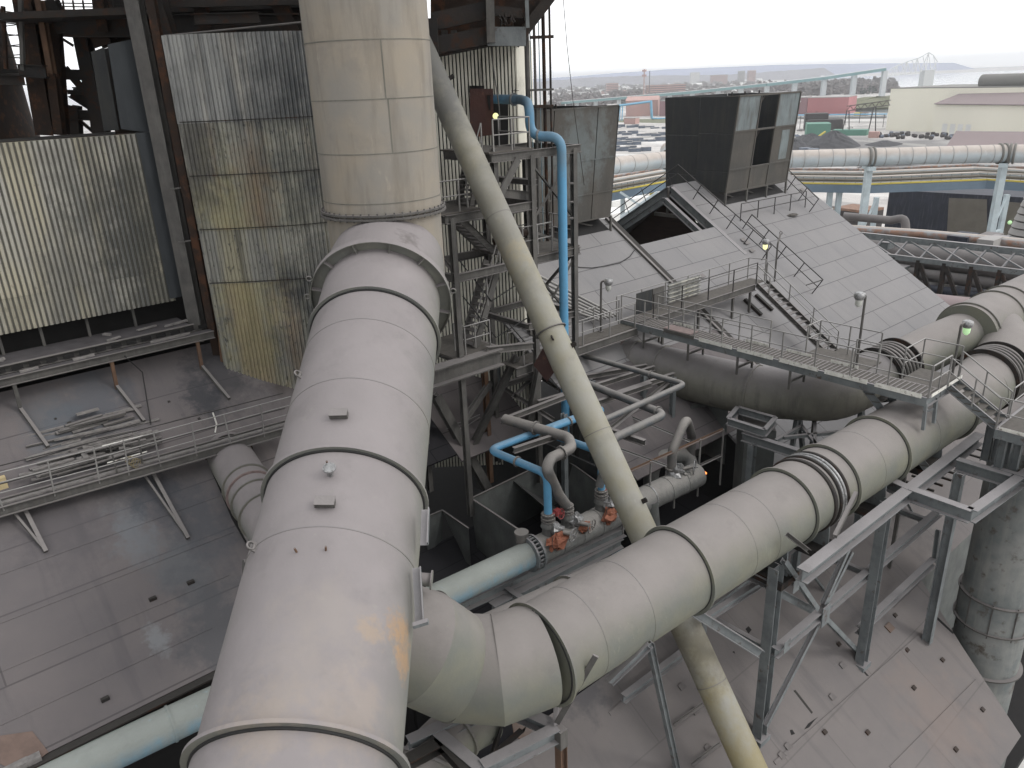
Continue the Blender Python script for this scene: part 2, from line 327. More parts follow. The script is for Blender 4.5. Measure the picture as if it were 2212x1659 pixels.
M['panel'] = plain('slate_panel', (.055, .062, .068), .5, .3, .35, 1.5, sc3=(2, 2, .4))
def creammat():
    mt, n, b = newmat('cream_rib_cladding'); g = n.nodes.new('ShaderNodeNewGeometry'); pos = g.outputs['Position']
    c = nmix(n, nramp(n, nnoise(n, pos, 1, 5, .6, (.6, .6, .2)), .3, .7), (.78, .76, .66), (.68, .66, .57))
    c = nmix(n, nmath(n, 'MULTIPLY', nramp(n, nnoise(n, pos, 2.2, 6, .65, (1, 1, .35)), .52, .75), .6), c, (.12, .11, .10))
    n.links.new(c, b.inputs['Base Color']); b.inputs['Roughness'].default_value = .6; return mt
M['cream'] = creammat(); M['groovel'] = plain('dark_groove', (.10, .096, .082), .9); M['groove'] = plain('black_groove', (.02, .02, .019), .9)
M['blue'] = dusty('blue_pipe_paint', (.10, .29, .47), (.09, .25, .41), dust=(.17, .25, .32), lo=.15, hi=1.1, rough=.45, amt=.75, streak=.35, streakcol=(.10, .25, .38), bump=.1)
M['bluegrey'] = dusty('faded_blue_pipe', (.20, .30, .36), (.26, .29, .28), dust=(.28, .30, .28), lo=-.1, hi=.6, rough=.55, streak=.4, streakcol=(.12, .32, .45), scale=1.2)
M['pipeg'] = dusty('grey_service_pipe', (.10, .10, .10), (.14, .13, .12), dust=(.25, .235, .22), lo=-.1, hi=.7, rough=.65, scale=2)
M['piped'] = dusty('slate_service_pipe', (.075, .085, .095), (.11, .11, .105), dust=(.22, .21, .20), lo=.1, hi=.9, rough=.6, scale=2)
M['lag'] = dusty('lagged_manifold', (.17, .175, .17), (.15, .15, .145), dust=(.26, .25, .235), lo=0, hi=.8, rough=.7, streak=.6, streakcol=(.10, .11, .11), scale=2.5, bump=.8)
M['foil'] = plain('torn_foil_lagging', (.36, .36, .36), .4, .5, .6, 14)
M['orange'] = plain('orange_tarpaulin', (.32, .12, .07), .8, 0, .45, 8)
M['red'] = plain('red_valve_paint', (.30, .05, .05), .6, 0, .4, 8)
M['hopper'] = dusty('hopper_plate', (.13, .14, .133), (.095, .10, .098), dust=(.14, .132, .13), lo=.3, hi=.9, rough=.65, streak=.4, streakcol=(.09, .09, .085))
M['rustpanel'] = dusty('rust_red_panel', (.080, .040, .034), (.06, .036, .034), lo=.5, hi=1, rough=.75, rust=(.16, .06, .03), rustamt=.15)
M['pink'] = plain('faded_pink_strap', (.22, .165, .155), .8, 0, .4, 6)
M['stack'] = dusty('stack_mottled', (.22, .225, .215), (.13, .145, .145), dust=(.22, .2, .2), lo=.3, hi=1, rough=.65, streak=.6, streakcol=(.25, .25, .23), scale=.8, rust=(.085, .07, .055), rustamt=.2)
M['wood'] = plain('dusty_timber', (.25, .235, .225), .9, 0, .45, 7)
M['woody'] = plain('pale_timber', (.52, .42, .24), .85, 0, .2, 7)
M['rope'] = plain('coiled_rope', (.30, .25, .15), .95, 0, .4, 20)
M['glass'] = plain('lamp_lens', (.55, .56, .52), .25)
M['lit'] = plain('lit_lamp_lens', (.9, .9, .5), .3, emit=(1, .98, .45, 1.1))
M['litg'] = plain('green_lit_lamp_lens', (.6, .9, .5), .3, emit=(.6, 1, .5, .4))
M['fire'] = plain('furnace_glow', (.9, .3, .1), .5, emit=(1, .25, .05, 4))
M['black'] = plain('black_rubber_and_shadow', (.02, .02, .02), .7)

# ------------------------------------------------------------------ generic builders
def handrail(root, pts, h=1.05, sp=1.6, mat=None, r=.024, up=UP, pr=.03, mid=True, closed_ends=True, lean=None):
    mat = mat or M['railm']; pts = [V(p) for p in pts]; upv = V(up)
    mb = MB(); mb.tube([p+upv*h for p in pts], r, 6)
    if mid: mb.tube([p+upv*h*.52 for p in pts], r*.85, 6)
    mb.build('handrail', mat, root)
    for a, b in zip(pts[:-1], pts[1:]):
        n = max(1, round((b-a).length/sp))
        for i in range(n+1):
            if i == 0 and a is not pts[0]: continue
            q = a.lerp(b, i/n); MB().bar(q, q+upv*h, pr*1.4, pr*1.4, (1, 0, 0)).build('post', mat, root)
def lamp_post(label, base, h, hd, lit=None, r=.045, group='lamp posts beside the roof walkways'):
    t = thing('lamp_post', label, 'lamp', base, group); base = V(base); top = base+UP*h
    arm = top + V(hd)*.35
    MB().tube(fillet([base, top, arm+UP*.05], .12, 4), r, 8).build('pole', M['steel2'], t)
    hb = MB(); hb.tube([arm+UP*.10, arm+UP*.06, arm-UP*.06, arm-UP*.16], .12, 14, rr=[.10, .18, .19, .13]); hb.build('lamp_housing', M['foil'], t)
    MB().tube([arm-UP*.16, arm-UP*.34, arm-UP*.42], .11, 12, rr=[.12, .115, .05]).build('lamp_lens', lit or M['glass'], t)
    MB().box(base-V((.09, .09, 0)), base+V((.09, .09, .02))).build('base_plate', M['steel2'], t)
def stairs(root, top, bot, width, n, wdir, mat=None, tm=None):
    mat = mat or M['steel2']; top = V(top); bot = V(bot); wd = V(wdir).normalized()*width
    for o in (V((0, 0, 0)), wd): MB().chan(top+o, bot+o, .06, .24, t=.014).build('stringer', mat, root)
    hd = V((bot.x-top.x, bot.y-top.y, 0)).normalized()
    for i in range(n):
        c = top.lerp(bot, (i+.6)/n); MB().poly([c-hd*.12, c+hd*.12, c+hd*.12+wd, c-hd*.12+wd], .03, UP).build('step', tm or M['deckg'], root)
def flangering(mb, c, d, r, n=12, ln=.06, bolts=True):
    mb.ring(c, d, r*.98, r*1.38, ln, 20)
    if bolts:
        d = V(d).normalized(); a = d.orthogonal().normalized(); b = d.cross(a)
        for k in range(n):
            th = 2*math.pi*k/n; e = V(c)+(a*math.cos(th)+b*math.sin(th))*r*1.22; mb.tube([e-d*ln, e+d*ln], r*.09, 5)
def handwheel(parent, c, d, R, mat):
    d = V(d).normalized(); mb = MB(); mb.torus(c, d, R, R*.09, 20, 6); a = d.orthogonal().normalized(); b = d.cross(a); c = V(c)
    for k in range(5):
        th = 2*math.pi*k/5; mb.tube([c, c+(a*math.cos(th)+b*math.sin(th))*R], R*.06, 5)
    mb.tube([c-d*R*.9, c+d*R*.5], R*.09, 6); return mb.build('handwheel', mat, parent)

def cc(x0, y0, s): return lambda a, b: ((x0+a/s)/1.8228, (y0+b/s)/1.8228)
c1 = cc(0, 0, 1.659); c2 = cc(1200, 0, 1.659); c3 = cc(2000, 100, 1.0886); c4 = cc(0, 1000, 1.659); c5 = cc(1600, 700, 2.074)
c6 = cc(2300, 700, 2.074); c7 = cc(3100, 900, 2.074); c8 = cc(1600, 1400, 1.659); c9 = cc(2600, 1400, 1.5447); c10 = cc(2400, 2200, 1.3555)
c11 = cc(1300, 2100, 1.7015); c12 = cc(0, 2000, 1.62); cg = cc(3000, 250, 2.1434); ct = cc(1650, 0, 3.318); cv = cc(2380, 480, 3.072)
cw = cc(1000, 800, 2.37)
def rp(x, y, off=0.0): return V((x, y, zr(y))) + RN*off
def rpb(x, y, off=0.0): return V((x, y, zr(2*29.0-y)))     # back slope

# ================================================================== CASTHOUSE
ch = thing('casthouse', 'huge dust-covered casthouse building whose sloping plated roof fills the lower half', 'building', (20, 15, 0))
def slab(name, pts, mat, th=.10, off=0.0, lab=None, z=rp):
    return MB().poly([z(x, y, off) for x, y in pts], th, RN if z is rp else V((0, -RN.y, RN.z))).build(name, mat, ch, lab)
slab('roof', [(30.35, 9.0), (48.6, 9.0), (48.6, 13.79), (30.35, 13.79)], M['roofB'])
slab('roof', [(30.35, 13.8), (48.6, 13.8), (48.6, 28.96), (37.1, 28.96), (37.1, 25.7), (30.35, 25.7)], M['roof'], lab='pale grey plated roof slope below the vent towers')
slab('roof', [(19.6, 16.4), (29.95, 16.4), (29.95, 20.49), (19.6, 20.49)], M['roofL'])
slab('roof', [(19.6, 20.5), (29.95, 20.5), (29.95, 27.6), (28.6, 27.9), (27.8, 27.6), (26.6, 27.8), (19.6, 27.8)], M['roof'], off=.0, lab='roof bay left of the smoke opening')
slab('roof', [(25.3, 9.0), (30.34, 9.0), (30.34, 13.79), (25.3, 13.79)], M['roofB'], off=-.004)
slab('roof', [(25.3, 13.8), (30.34, 13.8), (30.34, 25.6), (29.96, 25.6), (29.96, 16.39), (25.3, 16.39)], M['roof'], off=-.004)
slab('roof', [(-14, 4.4), (25.6, 4.4), (26.7, 7.0), (27.7, 8.99), (25.29, 8.99), (25.29, 12.3), (-14, 12.3)], M['roofB'], lab='lower brownish roof slope with holes and torn seams')
slab('roof', [(-14, 16.95), (9.3, 16.95), (9.3, 20.7), (11.5, 20.7), (11.5, 25.9), (-14, 25.9)], M['roofL'], lab='sooty mauve roof slope below the corrugated wall')
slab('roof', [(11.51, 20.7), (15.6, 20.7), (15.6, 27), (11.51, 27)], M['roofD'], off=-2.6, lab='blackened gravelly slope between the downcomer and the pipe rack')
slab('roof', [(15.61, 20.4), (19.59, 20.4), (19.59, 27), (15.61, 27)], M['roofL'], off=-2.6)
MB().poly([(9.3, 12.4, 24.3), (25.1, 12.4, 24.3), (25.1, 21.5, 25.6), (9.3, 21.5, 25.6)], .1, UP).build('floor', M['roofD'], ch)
MB().box((19.5, 16.5, 24), (19.6, 27, 28)).build('pit_wall', M['towerd'], ch)
MB().box((-14, 27.6, 30), (9.6, 27.8, 36.2)).build('wall', M['dark'], ch)
MB().box((9.2, 16.3, 20), (9.3, 25.9, 28.0)).build('pit_wall', M['dark'], ch)
slab('roof', [(37.1, 29.04), (48.6, 29.04), (48.6, 46), (37.1, 46)], M['roof'], z=rpb)
slab('roof', [(20, 33.5), (37.0, 33.5), (37.0, 46), (20, 46)], M['roof'], z=rpb)
MB().box((-14, 4.5, 18), (48.2, 45, 18.3)).build('floor', M['dark'], ch)
MB().box((-14, 4.6, 0), (25.4, 4.9, zr(4.6)-.2)).build('wall', M['hopper'], ch)
MB().box((25.5, 9.1, 0), (48.3, 9.4, zr(9.1)-.2)).build('wall', M['hopper'], ch)
MB().add([(48.2, 9.3, 0), (48.2, 46, 0), (48.2, 46, 24.6), (48.2, 29, 35.6), (48.2, 9.3, 23)], [(0, 1, 2, 3, 4)]).build('wall', M['hopper'], ch)
# pit between the roof slopes: dark inner walls and bottom
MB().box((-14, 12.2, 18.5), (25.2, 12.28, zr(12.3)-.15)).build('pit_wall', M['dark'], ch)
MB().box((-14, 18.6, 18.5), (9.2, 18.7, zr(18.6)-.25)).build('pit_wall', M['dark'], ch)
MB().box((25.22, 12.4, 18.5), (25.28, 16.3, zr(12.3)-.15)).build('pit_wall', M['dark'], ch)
# gable frame round the smoke opening
gx = 37.05
apx = V((gx, 28.96, 36.0))
fr = MB()
for s_ in (1, -1):
    e = V((gx, 28.96-s_*5.2, 36.0-5.2*TR)) if s_ == 1 else V((gx, 28.96+4.3, 36.0-4.3*TR))
    fr.ibeam(apx+V((-.1, 0, -.28)), e+V((-.1, 0, -.28)), .3, .5, (0, 0, 1))
fr.build('rafter', M['steel'], ch)
fr = MB()
for s_ in (1, -1):
    e = V((gx-.6, 28.96-s_*4.6, 35.2-4.6*TR)); fr.ibeam(V((gx-.6, 28.96, 35.2)), e, .25, .35, (0, 0, 1))
fr.build('rafter', M['steel'], ch)
MB().bar((gx-.3, 28.96, 35.9), (gx-.3, 28.96, 34.2), .12, .12).build('king_post', M['steel2'], ch)
MB().bar((gx-.3, 28.0, 34.3), (gx-.3, 29.9, 34.3), .15, .2).build('tie_beam', M['steel2'], ch)
MB().poly([rp(30.4, 25.75, -.6), rp(37, 25.75, -.6), V((37, 34, 31.5)), V((30.4, 34, 31.5))], .1, UP).build('dark_plates', M['darkw'], ch)
MB().add([(37.6, 24, 30), (37.6, 36, 30), (37.6, 29, 35.6)], [(0, 1, 2)]).build('dark_plates', M['darkw'], ch)
MB().box((30, 33.4, 28), (37, 33.6, 32.8)).build('dark_plates', M['darkw'], ch)
MB().poly([(24, 33.2, 33.2), (37, 33.2, 33.2), (37, 34.6, 32.4), (24, 34.6, 32.4)], .12, UP).build('ridge_flashing', M['roof'], ch)
# gutter channel beside the opening
MB().chan(rp(30.15, 16.5, -.05), rp(30.15, 27.6, .0), .36, .22, RN).build('gutter', M['dsteel'], ch)
MB().bar(rp(29.95, 16.6, .06), rp(29.95, 27.6, .06), .14, .12, RN).build('ridge_flashing', M['steel2'], ch)
# eave beam of the left slope
MB().ibeam((-14, 16.9, 28.25), (9.5, 16.9, 28.25), .35, .42, t=.05).build('eave_beam', M['dsteel'], ch)
# holes / torn flaps / lifting blocks on the lower slope
def hole(pts, nm='roof_hole', mat='dark', off=.006):
    MB().poly([PR(*c10(a, b))+RN*off for a, b in pts], .004, RN).build(nm, M[mat], ch)
hole([(725, 375), (742, 360), (758, 380), (742, 400)]); hole([(878, 515), (903, 506), (893, 532)]); hole([(655, 498), (665, 492), (670, 507)])
hole([(1038, 912), (1060, 880), (1114, 843), (1095, 862), (1065, 900)]); hole([(962, 915), (975, 912), (990, 935), (970, 942)])
hole([(1730, 322), (1746, 307), (1838, 395), (1832, 402), (1748, 325)]); hole([(1350, 598), (1358, 596), (1385, 627), (1372, 625)])
hole([(982, 705), (992, 700), (1085, 820), (1078, 828)], 'torn_seam', 'dsteel'); 
for (a, b, rr_) in [(1587, 488, 'b'), (1776, 541, 'b'), (1623, 690, 'b'), (1990, 806, 'b'), (1376, 928, 'b'), (1147, 926, 'b'), (1847, 1019, 'b'), (1493, 368, 'p'), (1523, 303, 'b'), (1222, 457, 'b'), (1706, 270, 'b')]:
    p = PR(*c10(a, b)); sz = .08 if rr_ == 'b' else .17
    MB().poly([p+V((-sz, -sz*.7, -sz*.7*TR))+RN*.05, p+V((sz, -sz*.7, -sz*.7*TR))+RN*.05, p+V((sz, sz*.7, sz*.7*TR))+RN*.05, p+V((-sz, sz*.7, sz*.7*TR))+RN*.05], .06, RN).build('lifting_block', M['rsteel'] if rr_ == 'b' else M['rust'], ch)
for (a, b) in [(382, 684), (522, 1010), (948, 1002), (1240, 570), (1185, 738), (915, 1050), (455, 815)]:
    p = PR(*c10(a, b)); MB().poly([p+V((-.1, -.07, -.045))+RN*.05, p+V((.09, -.09, -.05))+RN*.1, p+V((.08, .08, .05))+RN*.06, p+V((-.09, .07, .045))+RN*.04], .05, RN).build('bent_plate', M['roofB'], ch)
# raised seam laps on the lower slope
for (a, b, c_, d) in [(880, 1092, 1690, 380), (1500, 1117, 1960, 650), (0, 830, 800, 110)]:
    MB().bar(PR(*c10(a, b))+RN*.012, PR(*c10(c_, d))+RN*.012, .10, .03, RN).build('seam_lap', M['roofB'], ch)
# little boxes on the left slope
for (a, b) in [(975, 583), (1217, 478), (672, 1223)]:
    p = PR(*c12(a, b)); MB().box(p-V((.09, .05, .02)), p+V((.09, .05, .06))).build('lifting_block', M['dsteel'], ch)
for (a, b) in [(835, 990), (205, 1130), (1490, 1000)]:
    pass
# patch plates and dirt heap on the pale slope
p = PR(*cg(250, 1275)); MB().lump(p, .42, 3, sq=(1.1, .8, .12)).build('dirt_heap', M['deckg'], ch)
for (a, b) in [(1295, 515), (1325, 540), (1365, 603), (960, 812), (878, 838), (1775, 105)]:
    p = PR(*c6(a, b)); MB().poly([p+V((-.16, -.08, -.05))+RN*.08, p+V((.16, -.1, -.06))+RN*.12, p+V((.12, .12, .08))+RN*.12, p+V((-.14, .1, .06))+RN*.08], .02, RN).build('loose_plate', M['steel2'], ch)
# slope handrails (posts square to the roof)
def roofrail(feet, h=1.0, mat='raild'):
    pts = [PR(*q) for q in feet]; mb = MB(); mb.tube([p+RN*h for p in pts], .03, 6); mb.tube([p+RN*h*.5 for p in pts], .026, 6); mb.build('handrail', M[mat], ch)
    return pts
for a, b, n in [(c6(890, 175), c6(1450, 670), 4), (c6(1295, 415), c6(1862, 945), 4), (cg(400, 1253), c3(1150, 660), 3)]:
    A, B = PR(*a), PR(*b); mb = MB(); mb.tube([A+RN*1.0, B+RN*1.0], .03, 6); mb.tube([A+RN*.5, B+RN*.5], .026, 6); mb.build('handrail', M['raild'], ch)
    for i in range(n+1): q = A.lerp(B, i/n); MB().tube([q, q+RN*1.0], .028, 6).build('post', M['raild'], ch)
A, B = PR(*c6(1275, 355)), PR(*c6(1803, 243)); handrail(ch, [A, B], 1.0, (B-A).length/4-.01, M['raild'], .028)
A, B = PR(*c6(1862, 945)), PR(*c6(1790, 960)); MB().tube([A+RN*1.0, PR(*c6(1730, 985))+RN*.95], .03, 6).build('handrail', M['raild'], ch)
# rails running over the ridge on the left
A = V((37.3, 28.9, 36)); mb = MB()
for h in (1.0, .55): mb.tube([rp(37.5, 26.2, h), A+V((.2, 0, h*1.1)), A+V((.0, 1.5, h-.9)), A+V((-.2, 5.2, h-3.3))], .028, 6)
mb.build('handrail', M['raild'], ch)
for yy in (.2, 2, 3.3, 4.8): q = A+V((-.05*yy, yy, -yy*TR)); MB().tube([q, q+V((0, .45, .85))], .026, 6).build('post', M['raild'], ch)

# ================================================================== VENT TOWERS
def vent_tower(label, x0, x1, yf, yb, ztop, flare=.42, detailed=True, gap=.75):
    t = thing('vent_tower', label, 'vent tower', ((x0+x1)/2, 29, 35), 'roof vent towers')
    zb = lambda y: zr(y) if y <= 29 else zr(58-y)
    def fpt(s, h):   # front face, s 0..1 along X, h 0..1 up
        b = V((x0+(x1-x0)*s, yf, zb(yf)+gap)); tp = V((x0+.15+(x1-x0-.1)*s, yf-flare, ztop)); return b.lerp(tp, h)
    def lpt(s, h, x=None, e=0):
        X = x0 if x is None else x
        b = V((X, yf+(yb-yf)*s, zb(yf)+gap if s < .5 else zb(yb)+gap*.6)); tp = V((X+.15*(1 if x is None else 1), yf-flare+(yb-yf+2*flare)*s, ztop)); return b.lerp(tp, h)
    def panel(f, s0, s1, h0, h1, mat, nrm, nm='panel'):
        MB().poly([f(s0+.004, h0+.003), f(s1-.004, h0+.003), f(s1-.004, h1-.003), f(s0+.004, h1-.003)], .05, nrm).build(nm, M[mat], t)
    if detailed:
        cols = [(0, .34), (.34, .64), (.64, 1)]
        for (h0, h1) in ((0, .24), (.24, .64), (.64, 1)):
            for k, (a, b) in enumerate(cols):
                if k == 1 and h0 > 0: continue
                mt = 'towerb' if h0 > .5 else ('tower' if not (k == 2 and h0 > .1) else 'tower')
                panel(fpt, a, b, h0, h1, mt, (0, -1, 0))
        panel(lambda s, h: fpt(s, h)-V((0, .012, 0)), .78, .92, .27, .60, 'towerb', (0, -1, 0), 'patch_panel')
        mb = MB()
        for s in (0, .34, .64, 1): mb.bar(fpt(s, 0), fpt(s, 1), .09, .09, (0, 1, 0))
        for h in (0, .24, .64, 1): mb.bar(fpt(0, h), fpt(1, h), .10, .08, (0, -1, 0))
        
        mb.build('frame', M['tower'], t)
        mb = MB(); mb.bar(fpt(.36, .25)+V((0, .9, 0)), fpt(.62, .6)+V((0, .9, 0)), .06, .06); mb.bar(fpt(.36, .66)+V((0, .9, 0)), fpt(.62, .97)+V((0, .9, 0)), .06, .06); mb.build('inner_brace', M['dsteel'], t)
    else:
        for (h0, h1) in ((0, .24), (.24, .55), (.55, 1)):
            for (a, b) in ((0, .4), (.4, .8), (.8, 1)): panel(fpt, a, b, h0, h1, 'tower', (0, -1, 0))
        mb = MB()
        for h in (0, .24, .55, 1): mb.bar(fpt(0, h), fpt(1, h), .06, .05, (0, -1, 0))
        mb.build('frame', M['tower'], t)
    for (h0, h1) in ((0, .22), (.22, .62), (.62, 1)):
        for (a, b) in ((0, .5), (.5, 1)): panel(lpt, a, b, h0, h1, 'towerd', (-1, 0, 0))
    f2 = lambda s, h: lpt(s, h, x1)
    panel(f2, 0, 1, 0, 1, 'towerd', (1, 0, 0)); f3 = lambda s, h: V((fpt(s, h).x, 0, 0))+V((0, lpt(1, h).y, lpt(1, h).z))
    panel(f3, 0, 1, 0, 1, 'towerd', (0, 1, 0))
    mb = MB()
    for s in (0, .33, .66, 1):
        mb.bar(fpt(s, 0), V((fpt(s, 0).x, yf, zb(yf)-.05)), .10, .10, (0, 1, 0))
    for s in (0.02, .35, .68): mb.bar(fpt(s, 0)+V((0, .5, 0)), V((fpt(s+.25, 0).x, yf+.5, zb(yf)+.2)), .07, .07)
    mb.bar(lpt(1, 0), V((x0, yb, zb(yb))), .1, .1)
    mb.build('leg', M['steel2'], t)
    mb = MB()
    for s in (.12, .32, .55): mb.box(fpt(s, 1)+V((-.03, 1, 0)), fpt(s, 1)+V((.03, 1.06, .2)))
    mb.bar(fpt(0, 1)+V((0, .8, -.02)), fpt(1, 1)+V((0, .8, -.02)), .08, .08)
    mb.build('rim_stiffener', M['dsteel'], t)
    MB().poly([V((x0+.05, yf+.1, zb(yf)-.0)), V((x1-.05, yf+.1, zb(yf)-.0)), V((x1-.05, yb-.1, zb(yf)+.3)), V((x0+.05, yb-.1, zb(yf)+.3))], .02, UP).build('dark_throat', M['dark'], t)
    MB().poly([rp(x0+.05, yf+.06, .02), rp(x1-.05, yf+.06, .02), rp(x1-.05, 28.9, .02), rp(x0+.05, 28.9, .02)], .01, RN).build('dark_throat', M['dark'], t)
    return t
nb, rb = PR(*(1566, 445)), PR(1683, 406); ntp = PY(1588.6, 208, 26.75)
vent_tower('dark plated vent tower with open slot and streaked blue-grey panels straddling the pale roof ridge', nb.x, rb.x, nb.y, nb.y+4.4, ntp.z)
rb1 = PR(1319, 498); t1 = PY(1333, 227, 26.75)
vent_tower('plain brown-grey vent tower standing behind the blue pipe and stair tower', rb1.x-7.2, rb1.x, rb1.y, rb1.y+4.4, t1.z, detailed=False)

# ================================================================== BIG DUCTS
T_ = P(826, 640, 20.0); B_ = P(655, 1600, 11.6); MD = (T_-B_).normalized(); RM = 1.5
def mpt(d): return T_ + MD*d      # distance up (+) / down (-) the main axis
def mv(v):                         # axis point seen at image row v
    lo, hi = -16.0, 4.0
    for _ in range(40):
        mid = (lo+hi)/2; q = mpt(mid)-CAM; vv = 829.5-F*q.dot(CU)/q.dot(fw)
        if vv > v: lo = mid
        else: hi = mid
    return (lo+hi)/2
RX = P(829, 450, 21.3); RX = V((RX.x, RX.y, 0)); RR = 1.585
md = thing('downcomer_duct', 'widest dusty grey duct sloping from the tall round riser down to the bottom edge', 'duct', tuple(mpt(-6)))
MB().tube([mpt(-17), mpt(1.2)], RM, 72, False).build('duct_shell', M['duct'], md)
for k, v in enumerate((985, 1585)):
    pass
dv = {n: mv(v) for n, v in dict(r2=735, r3=1085, r4=1665, s1=800, s2=930, s3=1250).items()}
for n in ('r2', 'r3', 'r4'):
    MB().ring(mpt(dv[n]), MD, RM-.01, RM+(.10 if n != 'r4' else .14), .06, 72).build('stiffener_ring', M['duct'], md)
    MB().ring(mpt(dv[n]-.05), MD, RM-.01, RM+.035, .035, 72).build('ring_shadow_strip', M['black'], md)  # black strip painting in the shadow below each ring
for n in ('s1', 's2', 's3'):
    MB().ring(mpt(dv[n]), MD, RM-.01, RM+.006, .02, 72).build('weld_seam', M['darkduct'], md)
# wide collar ring with gussets near the top
dc = mv(645)
mb = MB(); mb.ring(mpt(dc), MD, RM-.01, RM+.29, .04, 72); mb.ring(mpt(dc-.08), MD, RM+.27, RM+.29, .17, 72); mb.build('collar_ring', M['duct'], md)
a_ = MD.cross(UP).normalized(); b_ = a_.cross(MD).normalized()
for k in range(12):
    th = 2*math.pi*(k+.5)/12; e = a_*math.cos(th)+b_*math.sin(th)
    MB().bar(mpt(dc-.14)+e*(RM+.17), mpt(dc-.13)+e*(RM+.17)+MD*.001, .03, .03) if False else None
    c = mpt(dc-.08); MB().bar(c+e*RM, c+e*(RM+.27), .02, .15, MD).build('gusset', M['duct'], md)
# hood where the duct leaves the riser
MB().tube([mpt(dc+.02), mpt(dc+1.0), mpt(dc+1.75), V((RX.x, RX.y, mpt(dc+2.0).z+.35))], RM+.16, 64, True, rr=[RM+.09, RM+.08, RM+.0, RM-.5], crease=True).build('duct_hood', M['duct'], md)
def duct_attach(v, ang, kind):
    c = mpt(mv(v)); e = (a_*math.sin(ang)+b_*math.cos(ang)); s = e.cross(MD).normalized(); p = c+e*RM
    if kind == 'bracket':
        mb = MB(); mb.bar(p-s*.17+e*.06, p+s*.17+e*.06, .13, .10, e); mb.bar(p-s*.17+e*.13, p+s*.17+e*.13, .20, .015, e); mb.build('rail_bracket', M['steel2'], md)
    elif kind == 'lug':
        mb = MB(); mb.torus(p+e*.09, s, .07, .022, 14, 6); mb.bar(p+MD*.09+e*.02, p-MD*.09+e*.02, .03, .08, e); mb.build('lifting_lug', M['steel2'], md)
    elif kind == 'nozzle':
        mb = MB(); mb.tube([p, p+e*.16], .055, 12); mb.build('nozzle', M['foil'], md); mb = MB(); flangering(mb, p+e*.18, e, .085, 8, .03); mb.ring(p+e*.18, e, 0, .09, .03, 16); mb.build('blank_flange', M['foil'], md)
    elif kind == 'pin': MB().tube([p, p+e*.10], .018, 6).build('pin', M['rust'], md)
duct_attach(1015, .02, 'bracket'); duct_attach(1205, .07, 'bracket'); duct_attach(1140, .06, 'nozzle'); duct_attach(1118, .0, 'pin')
duct_attach(1300, .17, 'pin'); duct_attach(1302, -.14, 'pin'); duct_attach(880, -.85, 'lug'); duct_attach(1255, -.80, 'lug')
for v, s_ in ((700, -1), (600, -1), (700, 1)):
    c = mpt(dc-.1); th = {700: 0.12, 600: .42}[v]; e = (a_*s_*math.cos(th)+b_*math.sin(th)); MB().torus(c+e*(RM+.37), MD, .07, .018, 14, 6).build('lifting_lug', M['duct'], md)
# side angle cleats and small stub
for (q0, q1, w_) in [((918, 1098), (915, 1175), .10), ((899, 1225), (906, 1350), .11)]:
    d0 = 13.9 if q0[1] < 1150 else 13.1
    A, B = P(*q0, d0), P(*q1, d0-.35); MB().angle(A, B, .14, .02).build('side_cleat', M['steel'], md)
A = P(892, 1352, 12.6); MB().bar(A, A+(P(925, 1342, 12.6)-A), .10, .06).build('side_cleat', M['steel'], md)
A, B = P(895, 1250, 15.2), P(932, 1253, 15.2)
mb = MB(); mb.tube([A-(B-A)*1.5, B], .13, 16); mb.ring(B, B-A, .0, .19, .03, 20); mb.build('stub_pipe', M['duct'], md)
# rusty stain ridge of the shell (paint loss patch) as thin lap plate
ri = thing('riser_duct', 'tall vertical round duct of tan weathered plate rising out of the top edge', 'duct', (RX.x, RX.y, 35))
zf = P(829, 455, 21.3).z
MB().tube([V((RX.x, RX.y, 37.0)), V((RX.x, RX.y, zf-.04))], RR-.03, 72, False).build('duct_shell', M['riser'], ri)
MB().tube([V((RX.x, RX.y, zf)), V((RX.x, RX.y, 62))], RR, 72, True).build('duct_shell', M['riser'], ri)
mb = MB(); mb.ring((RX.x, RX.y, zf), UP, RR-.04, RR+.13, .05, 72); mb.ring((RX.x, RX.y, zf+.10), UP, RR-.04, RR+.11, .05, 72)
for k in range(48):
    th = k*math.pi/24; mb.tube([V((RX.x+(RR+.07)*math.cos(th), RX.y+(RR+.07)*math.sin(th), zf-.06)), V((RX.x+(RR+.07)*math.cos(th), RX.y+(RR+.07)*math.sin(th), zf+.17))], .022, 5)
mb.build('bolted_flange', M['steel2'], ri)
for v in (80, 200, 315, 425):
    z = P(829, v+12, 20.0).z; MB().ring((RX.x, RX.y, z), UP, RR-.01, RR+.008, .025, 72).build('weld_seam', M['darkduct'], ri)
for (v0, v1, az) in ((80, 200, .35), (200, 315, .38)):
    z0 = P(829, v0+12, 20).z; z1 = P(829, v1+12, 20).z; e = -fh*math.cos(az)+rt*math.sin(az); c = V((RX.x, RX.y, 0))+e*(RR+.002)
    MB().bar(c+UP*z1, c+UP*z0, .03, .012, e).build('weld_seam', M['darkduct'], ri)

